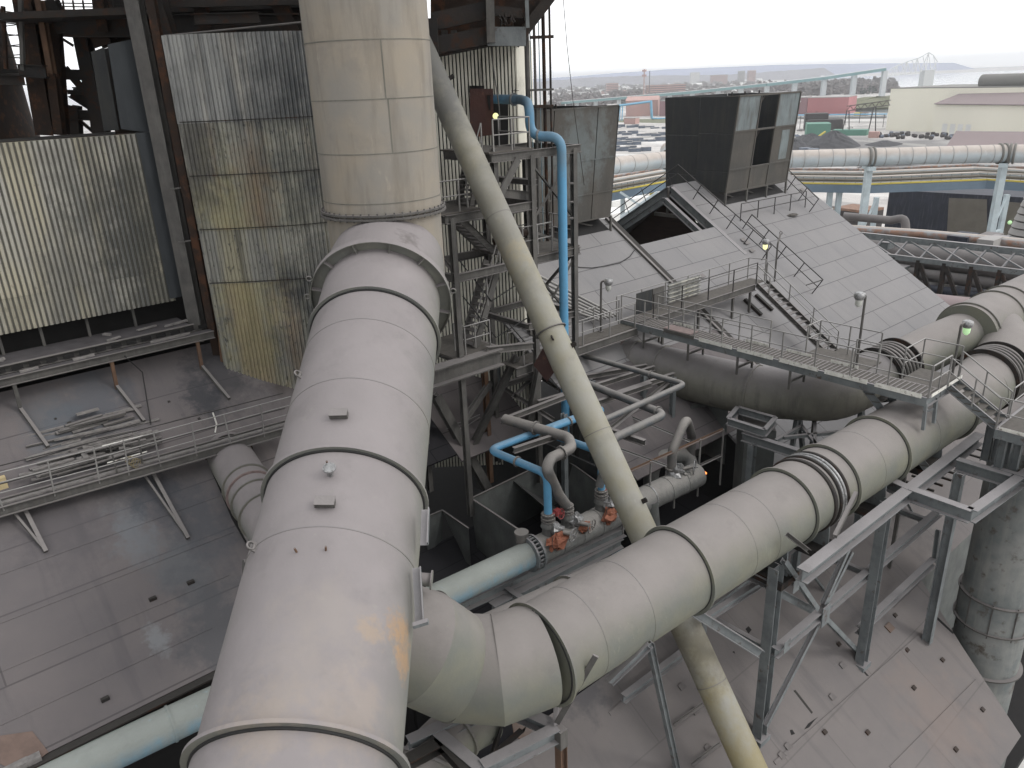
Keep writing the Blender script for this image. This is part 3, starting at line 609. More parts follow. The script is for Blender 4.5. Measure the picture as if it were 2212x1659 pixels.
# side duct with mitred elbow
sduct = thing('side_duct', 'long horizontal dusty duct with mitred elbow running from the downcomer to the right edge', 'duct', (12, 10, 29))
SA, SB = V((9.0, 10.19, 30.3)), V((31.0, 9.42, 30.36)); SR = 1.1; SDr = (SB-SA).normalized()
elbow = [P(700, 1330, 15.6), P(905, 1395, 15.55), PZ(985, 1440, 30.25), PZ(1075, 1445, 30.28), SA]
MB().tube(elbow, SR+.02, 56, True, None, True).build('elbow', M['duct2'], sduct)
for q, r_ in zip(elbow[2:4], (1, 1)):
    pass
for i in (1, 2, 3):
    t_in = (elbow[i]-elbow[i-1]).normalized(); t_out = (elbow[i+1]-elbow[i]).normalized(); MB().ring(elbow[i], (t_in+t_out).normalized(), SR-.02, SR+.05, .02, 56).build('weld_seam', M['duct2'], sduct)
MB().tube([SA, SB], SR, 64, True).build('duct_shell', M['duct2'], sduct)
def sx(u, v): # distance along side duct axis nearest an image point
    best = min(range(0, 2200), key=lambda i: (lambda q: abs(1106+F*(q-CAM).dot(CR)/(q-CAM).dot(fw)-u))(SA+SDr*(i*.01)))
    return SA+SDr*(best*.01)
for (u, v) in ((1144, 1425), (1462, 1232), (1688, 1100), (1780, 1060), (1890, 983), (2040, 890)):
    c = sx(u, v); MB().ring(c, SDr, SR-.01, SR+.10, .05, 64).build('stiffener_ring', M['duct2'], sduct); MB().ring(c-SDr*.038, SDr, SR-.01, SR+.02, .02, 64).build('ring_shadow_strip', M['black'], sduct)  # the black strip stands for the shadow beside the ring
for u in (1240, 1340, 1560, 1610, 1960, 1840): MB().ring(sx(u, 0), SDr, SR-.01, SR+.005, .02, 64).build('weld_seam', M['darkduct'], sduct)
def bellows(root, c, d, r, n=3, pitch=.16, strap=None, L_=.9):
    c = V(c); d = V(d).normalized()
    for k in range(n):
        MB().torus(c+d*((k-(n-1)/2)*pitch), d, r+.06, .06, 48, 8).build('bellows', M['steel2'], root)
    for k in (-1, 1): MB().ring(c+d*(k*L_/2), d, r-.01, r+.17, .05, 56).build('joint_ring', M['dsteel'], root)
    if strap: MB().ring(c+d*(L_*.36), d, r, r+.05, .09, 56).build('strap', M[strap], root)
cj = sx(1742, 1075)
for k, (o_, rr_, mt) in enumerate(((-.34, .05, 'dsteel'), (-.22, .03, 'steel2'), (-.05, .06, 'dsteel'), (.06, .045, 'foil'), (.2, .05, 'foil'), (.34, .06, 'dsteel'))):
    MB().torus(cj+SDr*o_, SDr, SR+.01, rr_, 56, 8).build('expansion_joint', M[mt], sduct)
mb = MB(); p = elbow[2].lerp(elbow[3], .25)+UP*(SR+.03); mb.bar(p-rt*.22, p+rt*.22, .05, .07); mb.build('rail_bracket', M['steel2'], sduct)
# lower parallel duct just beyond it
pd = thing('parallel_duct', 'narrower dusty duct mostly hidden behind the long side duct', 'duct', (14, 12, 28))
PA, PB = PY(1060, 1392, 11.9), PY(1790, 1035, 11.7)
MB().tube([PA, PB], .72, 40).build('duct_shell', M['duct2'], pd)
for f_ in (.17, .52, .86): MB().ring(PA.lerp(PB, f_), PB-PA, .70, .79, .05, 48).build('stiffener_ring', M['darkduct'], pd)

# middle curved dark duct
mdk = thing('curved_duct', 'dark sooty round duct curving under the long grating walkway', 'duct', (25, 17, 29))
mp = [V((23.9, 23.2, 30.2)), V((24.9, 20.0, 30.2)), V((25.65, 15.4, 30.15)), V((26.9, 13.0, 30.3)), V((29.2, 12.2, 30.85)), V((32.6, 11.7, 31.2)), V((36.0, 11.1, 31.45))]
mpf = fillet(mp, 1.6, 4)
MB().tube(fillet(mp[:5], 1.6, 4), 1.02, 48).build('duct_shell', M['darkduct'], mdk)
MB().tube(fillet(mp[4:], 1.6, 2), .92, 48, True, None, True).build('duct_shell', M['duct2'], mdk, 'paler dusty end beyond the expansion joint')
for (f_, i, mt, ww) in ((.55, 0, 'pink', .14), (.42, 0, 'darkduct', .06), (.72, 0, 'darkduct', .06), (.08, 1, 'darkduct', .06), (.30, 1, 'darkduct', .03), (.62, 1, 'darkduct', .03), (.96, 1, 'darkduct', .1), (.5, 2, 'darkduct', .04)):
    A, B = mp[i], mp[i+1]; MB().ring(A.lerp(B, f_), B-A, 1.01, 1.07 if ww > .04 else 1.028, ww, 48).build('strap', M[mt], mdk)
bellows(mdk, mp[4]+(mp[5]-mp[4]).normalized()*.25, mp[5]-mp[4], .95, 5, .2, 'pink', 1.3)
MB().ring(mp[0]+V((.15, -.5, 0)), mp[1]-mp[0], .9, 1.14, .12, 48).build('roof_collar', M['dsteel'], mdk)
# big junction duct to the right edge
jd = thing('junction_duct', 'large dusty duct joined by two bends at the right edge of the picture', 'duct', (38, 11, 30))
J0, J1 = V((34.3, 11.25, 31.35)), V((48, 10.6, 31.6)); jr = 1.28
MB().tube([J0, J1], jr, 56).build('duct_shell', M['duct2'], jd)
for f_ in (.02, .2, .28): MB().ring(J0.lerp(J1, f_), J1-J0, jr-.01, jr+.07, .06, 56).build('stiffener_ring', M['darkduct'], jd)
eb = [SB, V((33.6, 9.5, 30.55)), V((34.9, 9.8, 30.85)), V((36.3, 10.8, 31.2))]
MB().tube(fillet(eb, 1.4, 2), SR, 48, True, None, True).build('bend', M['duct2'], jd)
bellows(jd, V((32.5, 9.46, 30.46)), SDr, SR, 4, .24, 'pink', 1.3)
# vertical stack at lower right
st = thing('vertical_duct', 'mottled vertical duct descending past the roof corner at the right', 'duct', (28.6, 6.75, 0))
sxy = P(2133, 1380, 29.2)
SX, SY = sxy.x, sxy.y
zb_ = P(2140, 1290, 29.2).z
MB().tube([(SX, SY, 0), (SX, SY, zb_-.45)], 1.15, 48).build('duct_shell', M['stack'], st)
MB().tube([(SX, SY, zb_-.45), (SX, SY, zb_+.75)], 1.22, 48).build('duct_shell', M['stack'], st)
MB().tube([(SX, SY, zb_+.75), (SX, SY, 29.9)], 1.18, 48).build('duct_shell', M['stack'], st)
for z in (zb_-.45, zb_+.75, zb_-2.4): MB().ring((SX, SY, z), UP, 1.15, 1.3, .06, 48).build('band', M['steel2'], st)
for k in range(10):
    th = k*math.pi/5+.2; e = V((math.cos(th), math.sin(th), 0)); MB().bar(V((SX, SY, zb_-.6))+e*1.25, V((SX, SY, zb_+.85))+e*1.25, .035, .035).build('tie_rod', M['steel2'], st)
# lower ducts half hidden beneath the downcomer
ld = thing('branch_duct', 'short dusty duct leaving the sooty roof behind the left of the downcomer', 'duct', tuple(P(500, 1010, 19.5)))
A, B = PR(490, 975, -.2), P(640, 1225, 18.6)
MB().tube([A, B], .66, 40).build('duct_shell', M['duct'], ld)
for f_, mt in ((.05, 'dsteel'), (.36, 'darkduct'), (.43, 'pink'), (.50, 'darkduct'), (.62, 'darkduct')): MB().ring(A.lerp(B, f_), B-A, .65, .72, .05, 40).build('strap', M[mt], ld)
l2 = thing('lower_bend', 'pale bend of a lower duct glimpsed under the side duct elbow', 'duct', tuple(P(950, 1600, 18)))
LP = [P(1050, 1545, 18.6), P(985, 1580, 18.0), P(925, 1640, 17.4), P(880, 1760, 16.8)]
MB().tube(fillet(LP, 1, 3), .62, 32).build('duct_shell', M['duct2'], l2)
for i in (1, 2): MB().ring(LP[i], LP[i+1]-LP[i], .6, .7, .07, 32).build('stiffener_ring', M['darkduct'], l2)

# inclined strut pipe
br = thing('inclined_pipe', 'olive-grey inclined pipe crossing the picture diagonally behind the side duct', 'pipe', (16.5, 14, 20))
BA, BB = P(938, 165, 25.6), P(1640, 1700, 20.6); BR = .43
MB().tube([BA+(BA-BB)*.15, BB+(BB-BA)*.1], BR, 40).build('pipe_shell', M['brace'], br)
bd = (BB-BA).normalized()
def bpt(v):
    lo, hi = 0.0, 1.0
    for _ in range(40):
        mid = (lo+hi)/2; q = BA.lerp(BB, mid)-CAM
        if 829.5-F*q.dot(CU)/q.dot(fw) < v: lo = mid
        else: hi = mid
    return BA.lerp(BB, lo)
for v in (470, 935, 1475): MB().ring(bpt(v), bd, BR-.01, BR+.007, .02, 40).build('weld_seam', M['darkduct'], br)
for k, vv in enumerate((705, 708)): pass
MB().ring(bpt(715), bd, BR-.01, BR+.07, .03, 40).build('saddle_ring', M['steel2'], br)
sn = bd.cross(V((1, 0, 0))).normalized()
if sn.z < 0: sn = -sn
for (v, sd_) in ((185, -.9), (762, -.5), (1095, -.3), (735, 1.0)):
    c = bpt(v); e = (sn*.9 - V((1, 0, 0))*.0 + rt*(-.0)).normalized(); e = (sn*math.cos(sd_*.8)+V((-1, 0, 0))*math.sin(sd_*.8)).normalized()
    mb = MB(); mb.bar(c+e*BR, c+e*(BR+.16), .05, .14, bd); mb.torus(c+e*(BR+.12), e.cross(bd), .05, .02, 10, 5); mb.build('lifting_lug', M['dsteel'], br)
c = bpt(735); mb = MB(); mb.poly([c+V((-.1, .35, -.2)), c+V((-.1, .9, -1.0)), c+V((-.1, .3, -1.4)), c+V((-.1, -.1, -.9))], .04, (-1, 0, 0)); mb.build('gusset', M['rustpanel'], br)

pa = mpt(mv(1420))+(a_*-.0+b_*.0); 
def onduct(u, v):
    r = ray(u, v); o = CAM-mpt(0); dd = r-MD*r.dot(MD); oo = o-MD*o.dot(MD); A_ = dd.dot(dd); B_ = 2*dd.dot(oo); C_ = oo.dot(oo)-RM*RM; k = (-B_-math.sqrt(max(0, B_*B_-4*A_*C_)))/(2*A_); return CAM+r*k
add_stains(M['duct'], [(onduct(866, 1365), .42, (.33, .21, .11), .7, 2.5), (onduct(874, 1430), .38, (.33, .21, .11), .65, 2.5), (onduct(800, 1360), .30, (.32, .24, .16), .5, 6.0), (onduct(560, 1548), .75, (.30, .25, .20), .4, 4), (onduct(760, 1540), .8, (.30, .25, .20), .35, 4), (onduct(700, 1340), .9, (.27, .24, .21), .3, 3), (onduct(640, 1440), .8, (.26, .23, .205), .3, 3), (onduct(880, 520), .35, (.09, .08, .075), .6, 5), (onduct(760, 540), .25, (.10, .09, .085), .5, 5)])

for (qs) in [[(0, 1650), (0, 1590), (70, 1580), (105, 1625), (60, 1659), (30, 1665)]]:
    MB().poly([PR(*q)+RN*.02 for q in qs], .02, RN).build('rusty_patch_plate', M['rustpatch'], ch)
for k, (u, v) in enumerate(((22, 1668), (48, 1655), (75, 1643))):
    p = PR(u, v); MB().box(p-V((.13, .1, .1)), p+V((.13, .1, .12))).build('edge_block', M['wood'], ch)

MB().poly([PR(*q)+RN*.008 for q in ((443, 985), (475, 972), (520, 1080), (560, 1195), (545, 1200), (500, 1120))], .006, RN).build('roof_gap', M['dark'], ch)
for qs in (((497, 1090), (515, 1085), (545, 1165), (535, 1175)), ((520, 1150), (535, 1140), (560, 1185), (548, 1200))): MB().poly([PR(*q)+RN*.1 for q in qs], .04, RN).build('loose_plate', M['steel2'], ch)
fs_ = thing('flanged_stub', 'edge of a bolted round flange peeping out behind the left side of the downcomer', 'flange', tuple(P(530, 1250, 17)))
a, b = P(533, 1252, 17.2), P(620, 1236, 17.6); MB().tube([a, b], .36, 28).build('stub_shell', M['duct'], fs_); MB().ring(a, b-a, .1, .45, .06, 28).build('flange_plate', M['steel2'], fs_)
add_stains(M['roofL'], [(PR(585, 745), 1.7, (.05, .042, .038), .85, 1.2), (PR(470, 800), 1.1, (.055, .055, .06), .8, 1.5), (PR(440, 860), .7, (.05, .052, .058), .8, 1.5), (PR(200, 880), 1.4, (.085, .095, .11), .6, 1.0), (PR(120, 940), 1.0, (.10, .115, .13), .5, 2.0), (PR(180, 925), .35, (.04, .038, .04), .9, 5), (PR(340, 1380), .3, (.21, .225, .235), .55, 3), (PR(290, 1150), .7, (.15, .165, .18), .55, 2), (PR(400, 1230), .9, (.11, .12, .13), .6, 1.2), (PR(430, 1120), 1.0, (.075, .08, .09), .7, 1.2), (PR(470, 1350), 1.2, (.075, .078, .085), .7, 1.2), (PR(240, 1010), .9, (.08, .078, .08), .8, 2), (PR(120, 1130), 1.2, (.085, .08, .085), .6, 1), (PR(330, 1060), .8, (.06, .065, .075), .7, 1.5)], (1, .5, .5))
for (u, v, s_) in ((150, 915, 1), (165, 925, 1), (185, 925, 1), (200, 932, 1), (300, 880, .6), (430, 905, .7), (120, 905, .5), (365, 868, .6)):
    p = PR(u, v); MB().poly([p+V((-.06*s_, -.05*s_, -.03*s_))+RN*.02, p+V((.07*s_, -.04*s_, -.025*s_))+RN*.02, p+V((.05*s_, .06*s_, .037*s_))+RN*.02, p+V((-.05*s_, .05*s_, .03*s_))+RN*.02], .015, RN).build('roof_scab', M['dsteel'], ch)
add_stains(M['roofB'], [(PR(2050, 1560), 2.2, (.20, .165, .15), .6, .8), (PR(1260, 1500), 1.0, (.09, .088, .095), .7, 1.5), (PR(1300, 1420), .8, (.08, .08, .088), .7, 2), (PR(1950, 1120), 2.0, (.10, .095, .095), .6, 1), (PR(1850, 1330), 1.0, (.12, .115, .12), .5, 1.5)])

# slack cables and hoses lying on the pale roof
t = thing('roof_cable', 'thin dark cable drooping across the roof bay left of the smoke opening', 'cable', tuple(PR(1250, 600)))
MB().tube([PR(*c6(a, b))+RN*.05 for a, b in ((-60, 735), (60, 742), (180, 725), (290, 700), (370, 650), (410, 595))], .02, 5).build('cable', M['black'], t)
# lap strips along the sooty slope, each a raised plate edge
for (ua, va, ub, vb) in ((0, 1240, 560, 1090), (0, 1345, 540, 1215), (0, 1450, 520, 1290), (0, 1565, 480, 1400), (0, 1015, 470, 905)):
    a, b = PR(ua, va), PR(ub, vb); b = rp(b.x, a.y); MB().bar(a+RN*.006, b+RN*.006, .07, .014, RN).build('seam_lap', M['roofL'], ch)

add_stains(M['brace'], [(BA.lerp(BB, .97), 2.2, (.24, .20, .10), .7, 1), (BA.lerp(BB, .84), 1.4, (.10, .085, .06), .5, 1), (BA.lerp(BB, -.02), 4.5, (.13, .13, .125), .85, 1), (BA.lerp(BB, .25), 3.0, (.17, .165, .15), .5, 1), (BA.lerp(BB, .30), .8, (.30, .26, .17), .5, 2)])

add_stains(M['tower'], [(V((rb1.x-2.6, rb1.y-.3, 38.6)), 1.1, (.15, .175, .18), .6, 1), (V((rb1.x-1.2, rb1.y-.3, 38.9)), .9, (.15, .175, .18), .55, 1), (V((rb1.x-4.4, rb1.y-.3, 38.4)), .8, (.14, .16, .165), .5, 1)], (1, 1, .4))
# ================================================================== CORRUGATED CLADDING
def corrug(path, z0f, z1f, pitch=.14, amp=.028, out=0.0, prof='sin', zsteps=1):
    """wavy sheet following a plan polyline; z0f/z1f give bottom/top heights at a point"""
    path = [V((p[0], p[1], 0)) for p in path]; L_ = [0]
    for a, b in zip(path[:-1], path[1:]): L_.append(L_[-1]+(b-a).length)
    tot = L_[-1]; n = int(tot/pitch*8); mb = MB(); vs = []; fs = []
    for i in range(n+1):
        s = tot*i/n; k = 0
        while k < len(L_)-2 and s > L_[k+1]: k += 1
        a, b = path[k], path[k+1]; d = (b-a).normalized(); q = a+d*(s-L_[k]); nn = V((d.y, -d.x, 0))
        ph = (s/pitch) % 1
        if prof == 'sin': off = amp*math.sin(2*math.pi*ph)
        else: off = amp if ph < .62 else (-amp if .68 < ph < .94 else 0)
        q = q+nn*(off+out)
        vs.append(V((q.x, q.y, z0f(q)))); vs.append(V((q.x, q.y, z1f(q))))
    for i in range(n): fs.append((2*i, 2*i+2, 2*i+3, 2*i+1))
    mb.add(vs, fs, prof == 'sin')
    mb.add([v-nn*.04 for v in vs], fs, prof == 'sin'); return mb
# middle shell: faces the camera, curls away at its right end
ms = thing('corrugated_shell', 'tall curved corrugated wall, dark at the top and yellowed below, left of the riser', 'wall', tuple(SD(-8, 24.5, 33)))
s0 = sof(PR(490, 790)); D0 = 24.45
pth = [SD(s0-.05, D0+.6, 0), SD(s0, D0, 0), SD(s0+1.2, D0-.02, 0), SD(s0+2.3, D0+.05, 0)]
for k in range(1, 13):
    th = k/12*1.5; pth.append(SD(s0+2.3+3.0*math.sin(th), D0+.05+3.0*(1-math.cos(th)), 0))
def zat(v): return PF(560, v, D0).z
rows = [(68, 257, 'clad_top'), (257, 374, 'clad_yel'), (374, 490, 'clad_yel'), (490, 606, 'clad_mid'), (606, 900, 'clad_yel')]
for i, (va, vb, mt) in enumerate(rows):
    za = zat(va); zb2 = zat(vb)
    lowf = (lambda q, z=zb2: z-.05) if i < 4 else (lambda q: zr(q.y)-(.1 if q.x < 11.4 else 3.2))
    corrug(pth, lowf, lambda q, z=za: z, .125, .036, .012*(5-i)).build('corrugated_sheet', M[mt], ms)
for (va, vb, _m) in rows[:4]:
    z_ = zat(vb)+.0; mb = MB()
    for a, b in zip(pth[1:-1], pth[2:]):
        d_ = (b-a).normalized(); nn = V((d_.y, -d_.x, 0)); mb.bar(V((a.x, a.y, z_))+nn*.10, V((b.x, b.y, z_))+nn*.10, .012, .03)
    mb.build('lap_seam', M['dsteel'], ms)
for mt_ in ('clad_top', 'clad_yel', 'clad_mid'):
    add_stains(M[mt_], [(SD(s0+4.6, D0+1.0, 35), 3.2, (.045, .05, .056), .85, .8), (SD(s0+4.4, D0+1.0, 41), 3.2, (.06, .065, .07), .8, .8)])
add_stains(M['clad_yel'], [(SD(s0+.9, D0, 38.0), 1.1, (.40, .37, .22), .55, 1.6), (SD(s0+1.1, D0, 35.0), 1.3, (.38, .34, .19), .5, 1.6), (SD(s0+1.9, D0, 39.2), .8, (.24, .18, .12), .5, 2.5), (SD(s0+.3, D0, 40.3), .9, (.07, .065, .06), .7, 2)], (1, 1, .35))
# left wall, in the XZ plane
lw = thing('corrugated_wall', 'pale ribbed corrugated wall with dark soot streaks at the left edge', 'wall', (2, 26.5, 35))
zt = PY(170, 297, 26.5).z; zb3 = PY(170, 690, 26.5).z; zm = PY(20, 640, 26.5).z
XR = PY(350, 400, 26.5).x
corrug([(-4, 26.5), (XR-.45, 26.5)], lambda q: zm-.04, lambda q: zt, .15, .03, .03, 'rib').build('corrugated_sheet', M['clad_left'], lw)
corrug([(-4, 26.5), (XR-.3, 26.5)], lambda q: zb3, lambda q: zm, .15, .03, .0, 'rib').build('corrugated_sheet', M['clad_leftlow'], lw)
MB().box((XR-.48, 26.44, zb3+.1), (XR-.05, 26.5, zt+.02)).build('corner_flashing', M['panel'], lw)
MB().box((XR-.05, 26.44, zb3+.1), (XR+.0, 28.5, zt+.02)).build('corner_flashing', M['clad_top'], lw)
mb = MB(); mb2 = MB(); x = -4.0
while x < XR-.5:
    xc = x+.15*.81; mb.box((xc-.018, 26.43+.035, zm-.03), (xc+.018, 26.5, zt-.01)); mb2.box((xc-.018, 26.43+.065, zb3+.01), (xc+.018, 26.53, zm-.04)); x += .15
mb.build('groove_strip', M['groovel'], lw); mb2.build('groove_strip', M['groovel'], lw)  # dark strip set into every groove between the ribs
MB().bar((-4, 26.75, zt-.1), (XR, 26.75, zt-.1), .1, .12).build('top_rail', M['dsteel'], lw)
for x in (2.6, 3.7, 5.0, 6.4): MB().bar((x, 26.8, zb3+.2), (x, 26.8, zr(26.8)), .08, .08).build('leg', M['steel2'], lw)
MB().poly([(-6, 26.6, zt+.02), (XR+.3, 26.6, zt+.02), (XR+.3, 30.5, zt-.05), (-6, 30.5, zt-.05)], .08, UP).build('top_cover', M['dsteel'], lw)
add_stains(M['clad_left'], [(V((XR-1.2, 26.45, zb3+1.6)), 1.3, (.07, .075, .072), .8, 1), (V((XR-.9, 26.45, zb3+3.2)), .9, (.09, .095, .09), .7, 1), (V((XR-2.6, 26.45, zb3+3.4)), .7, (.10, .105, .10), .6, 1), (V((XR-3.4, 26.45, zb3+1.2)), .8, (.16, .16, .15), .5, 1)], (1, 1, .45))
add_stains(M['clad_leftlow'], [(V((XR-1.0, 26.45, zb3+.5)), 1.1, (.08, .085, .082), .7, 1)], (1, 1, .6))
# tilted dark panels above it
tp = thing('slate_screen', 'large slate-coloured flat panel leaning above the end of the corrugated wall', 'panel', tuple(PY(300, 290, 26.9)))
MB().poly([PY(*c1(705, 290), 26.6), PY(*c1(942, 240), 26.6), PY(*c1(1062, 880), 26.6), PY(*c1(792, 842), 26.6)], .05, (0, -1, 0)).build('panel', M['panel'], tp)
MB().bar(PY(*c1(1036, 700), 26.55), PY(*c1(1128, 1225), 26.5), .05, .05).build('edge_strip', M['white'], tp)
MB().poly([PY(*c1(640, 330), 27.4), PY(*c1(1010, 230), 27.4), PY(*c1(1100, 890), 27.4), PY(*c1(760, 890), 27.4)], .05, (0, -1, 0)).build('backing', M['dsteel'], tp)
tp = thing('narrow_panel', 'narrow sooty upright panel left of the large slate one', 'panel', tuple(PY(240, 280, 26.9)))
MB().poly([PY(*c1(597, 340), 26.8), PY(*c1(680, 308), 26.8), PY(*c1(778, 850), 26.8), PY(*c1(682, 855), 26.8)], .06, (0, -1, 0)).build('panel', M['towerd'], tp)
# columns between wall and shell
def vcol(label, bot, topv, w, mat, kind='ibeam', lean=None):
    t = thing('steel_column', label, 'column', tuple(bot)); d = bot.dot(fh); tp_ = PF(*topv, d)
    tp_ = V((bot.x, bot.y, max(tp_.z, bot.z+6))) if lean is None else tp_
    MB().ibeam(bot, tp_, w, w, -fh).build('column', M[mat], t)
    return t, tp_
b0 = PR(432, 735); t, tt = vcol('wide sooty steel column between the ribbed wall and the curved shell', V((b0.x, b0.y, b0.z)), (330, -30), .42, 'steel2')
for v in (405, 520): 
    p = PF(368+(v-405)*.15, v+4, b0.dot(fh)-.3); q = PF(440+(v-405)*.13, v-8, b0.dot(fh)-.3); MB().bar(p, q, .05, .05).build('bracket_arm', M['steel2'], t)
b1 = PR(470, 765); t, tt = vcol('rusty slim column hard against the left edge of the curved shell', V((b1.x, b1.y, b1.z)), (385, -30), .24, 'rsteel')
for vv, mt in ((640, 'rust'),):
    A = PF(468, 640, b1.dot(fh)-.22); B_2 = PF(484, 785, b1.dot(fh)-.22); MB().bar(A, B_2, .20, .06, -fh).build('splice_plate', M[mt], t)
# ledge platform below the left wall
lp = thing('ledge_platform', 'dusty steel ledge with scattered debris below the ribbed wall', 'platform', (2, 25, 34.5))
ze = 34.62; xe = PY(462, 716, 24.95).x
MB().chan((-4, 24.95, ze), (xe, 24.95, ze), .10, .24, side=1).build('edge_beam', M['steel2'], lp)
MB().box((-4, 25.05, ze+.02), (xe, 25.35, ze+.10)).build('deck_strip', M['decky'], lp)
MB().chan((-4, 25.55, ze+.2), (xe-.4, 25.55, ze+.2), .16, .24, side=1).build('slotted_beam', M['steel2'], lp)
MB().box((-4, 25.65, ze+.22), (xe-.5, 26.9, ze+.3)).build('deck_plate', M['decky'], lp)
for k in range(22): x = -1.5+k*.45; MB().box((x, 25.455, ze+.14), (x+.3, 25.475, ze+.26)).build('slot', M['dark'], lp)
for q in ((46, 889), c4(765, 880), c4(1320, 750)):
    f_ = PR(*q); MB().bar(f_, (f_.x, 24.98, ze-.1), .10, .10).build('leg', M['rust'] if q[0] > 200 else M['steel2'], lp)
    g = f_+V((.25, -1.3, -1.3*TR)); MB().bar(f_+RN*.12, g+RN*.06, .09, .09).build('roof_cleat', M['steel2'], lp)
random.seed(3)
for k in range(9):
    x = random.uniform(1, 7.3); y = random.uniform(25.7, 26.4); MB().bar((x, y, ze+.33), (x+random.uniform(-.8, .8), y+random.uniform(-.3, .3), ze+.36), random.uniform(.08, .2), .05).build('debris_board', M['wood'], lp)
for k in range(5):
    x = random.uniform(0, 7); MB().bar((x, 25.2, ze+.13), (x+random.uniform(.3, .8), 25.22, ze+.14), .1, .06).build('debris_board', M['wood'], lp)

# ================================================================== DARK FURNACE STRUCTURE (top left)
fs = thing('blast_furnace', 'huge rusty black furnace vessel at the top left corner', 'furnace', tuple(SD(-19, 33, 20)))
c = SD(-28.4, 37, 0)
MB().tube([c+UP*20, c+UP*37.5, c+UP*41, c+UP*47, c+UP*60], 4.5, 40, rr=[7.2, 7.2, 6.4, 6.2, 5.6]).build('vessel', M['rsteel'], fs)
MB().ring(c+UP*43.2, UP, 6.2, 7.6, .15, 40).build('platform_ring', M['dsteel'], fs)
for h in (.35, .7, 1.05, 1.4, 1.75): MB().torus(c+UP*(43.3+h*1.3), UP, 7.5, .025, 40, 5).build('guard_rail', M['rsteel'], fs)
def fgroup(name, label, cat, items, mat='dsteel', part='beam'):
    """beams given as image ends + horizontal distance, each a member of one frame"""
    a = items[0]; t = thing(name, label, cat, tuple(PF(a[0], a[1], a[4])))
    for it in items:
        (u0, v0, u1, v1, D, w_) = it[:6]; h_ = it[6] if len(it) > 6 else w_; mt = it[7] if len(it) > 7 else mat
        MB().ibeam(PF(u0, v0, D), PF(u1, v1, D), w_, h_, (0, 0, 1) if abs(v1-v0) < abs(u1-u0) else -fh).build(part, M[mt], t)
    return t
def C1(x0, y0, x1, y1, D, w_, h_=None, mt='dsteel'): a = c1(x0, y0); b = c1(x1, y1); return (a[0], a[1], b[0], b[1], D, w_, h_ or w_, mt)
fgroup('steel_framework', 'dark rusty steel frame of leaning columns and braces with bright sky gaps beside the furnace', 'steel frame', [
    C1(170, -20, 320, 880, 29, .62, .62, 'rsteel'), C1(258, 0, 345, 500, 28.6, .18, .3, 'rust'), C1(345, 480, 395, 880, 28.6, .3, .3, 'rsteel'), C1(362, 120, 420, 880, 29.4, .28, .3, 'rsteel'),
    C1(535, 215, 668, 880, 30, .46, .5), C1(330, 0, 430, 215, 29, .4, .4), C1(300, 195, 620, 222, 29.8, .3, .35), C1(400, 485, 600, 492, 30, .2, .35), C1(420, 440, 640, 700, 30.2, .2, .2), C1(440, 600, 600, 610, 30.2, .15, .15),
    C1(470, 600, 660, 720, 30.4, .3, .4), C1(440, 750, 640, 755, 30.4, .3, .35), C1(500, 770, 620, 870, 30.4, .1, .1), C1(490, 690, 500, 880, 30.5, .35, .35),
    C1(120, 460, 300, 470, 28, .3, .4), C1(0, 520, 160, 525, 27.5, .4, .3), C1(135, 0, 150, 460, 28, .12, .12, 'steel2'), C1(560, 220, 620, 860, 30.6, .2, .2), C1(20, 40, 40, 450, 28, .1, .1, 'rsteel'),
    C1(610, 100, 700, 300, 29.0, .6, .6, 'rsteel'), C1(370, 230, 480, 300, 30.6, .08, .08), C1(300, 400, 380, 500, 30.8, .06, .06), C1(650, -10, 690, 210, 28.5, .35, .35, 'rsteel')])
t = thing('grated_platform', 'sooty grating platform with thin guard rails above the leaning framework', 'platform', tuple(PF(300, 60, 28.6)))
mb = MB()
for k in range(6): a, b = c1(400, 20+k*22), c1(960, 30+k*22); mb.bar(PF(a[0], a[1], 28.7), PF(b[0], b[1], 28.7), .035, .035)
mb.build('guard_rail', M['dsteel'], t)
for k in range(9): a = c1(410+k*65, 0); b = c1(430+k*65, 150); MB().bar(PF(a[0], a[1], 28.65), PF(b[0], b[1], 28.65), .05, .05).build('post', M['dsteel'], t)
MB().ibeam(PF(*c1(420, 160), 28.6), PF(*c1(960, 165), 28.6), .3, .75).build('beam', M['dsteel'], t)
fgroup('overhead_girder', 'overhead grating deck and sooty girders across the top left', 'platform', [
    (330, 60, 690, 58, 26.5, .5, .75), (330, 92, 600, 92, 28, .3, .4), (330, -20, 362, 80, 25.5, .5, .5), (422, -20, 455, 80, 26.5, .35, .35, 'rsteel'),
    (590, -20, 640, 80, 26.5, .45, .45, 'rsteel'), (640, 80, 700, -20, 27, .3, .3), (300, 5, 700, -5, 26, .2, .35), (420, 42, 560, 38, 25.6, .25, .3), (470, 60, 610, 62, 27, .2, .2)])
dk = thing('overhead_deck', 'black underside of the charging deck above the curved shell', 'platform', tuple(SD(-9, 34, 44.2)))
MB().poly([SD(-16.0, 27, 44.6), SD(-4.2, 27, 44.6), SD(-4.2, 46, 44.6), SD(-15.0, 46, 44.6)], .2, UP).build('deck', M['dsteel'], dk)
MB().poly([SD(-13.6, 30, 34), SD(-5.2, 30, 34), SD(-5.2, 30, 46.4), SD(-13.6, 30, 46.4)], .2, fh).build('back_wall', M['dsteel'], dk)
MB().poly([SD(-30, 22, 49), SD(2.0, 24, 49), SD(4, 48, 49), SD(-30, 46, 49)], .3, UP).build('unseen_shade_deck', M['dsteel'], dk)  # unseen deck added overhead to shade the structure below
hr = thing('hanging_rail', 'thin pale pipe handrail crossing in front of the dark girders', 'handrail', tuple(PF(340, 78, 25)))
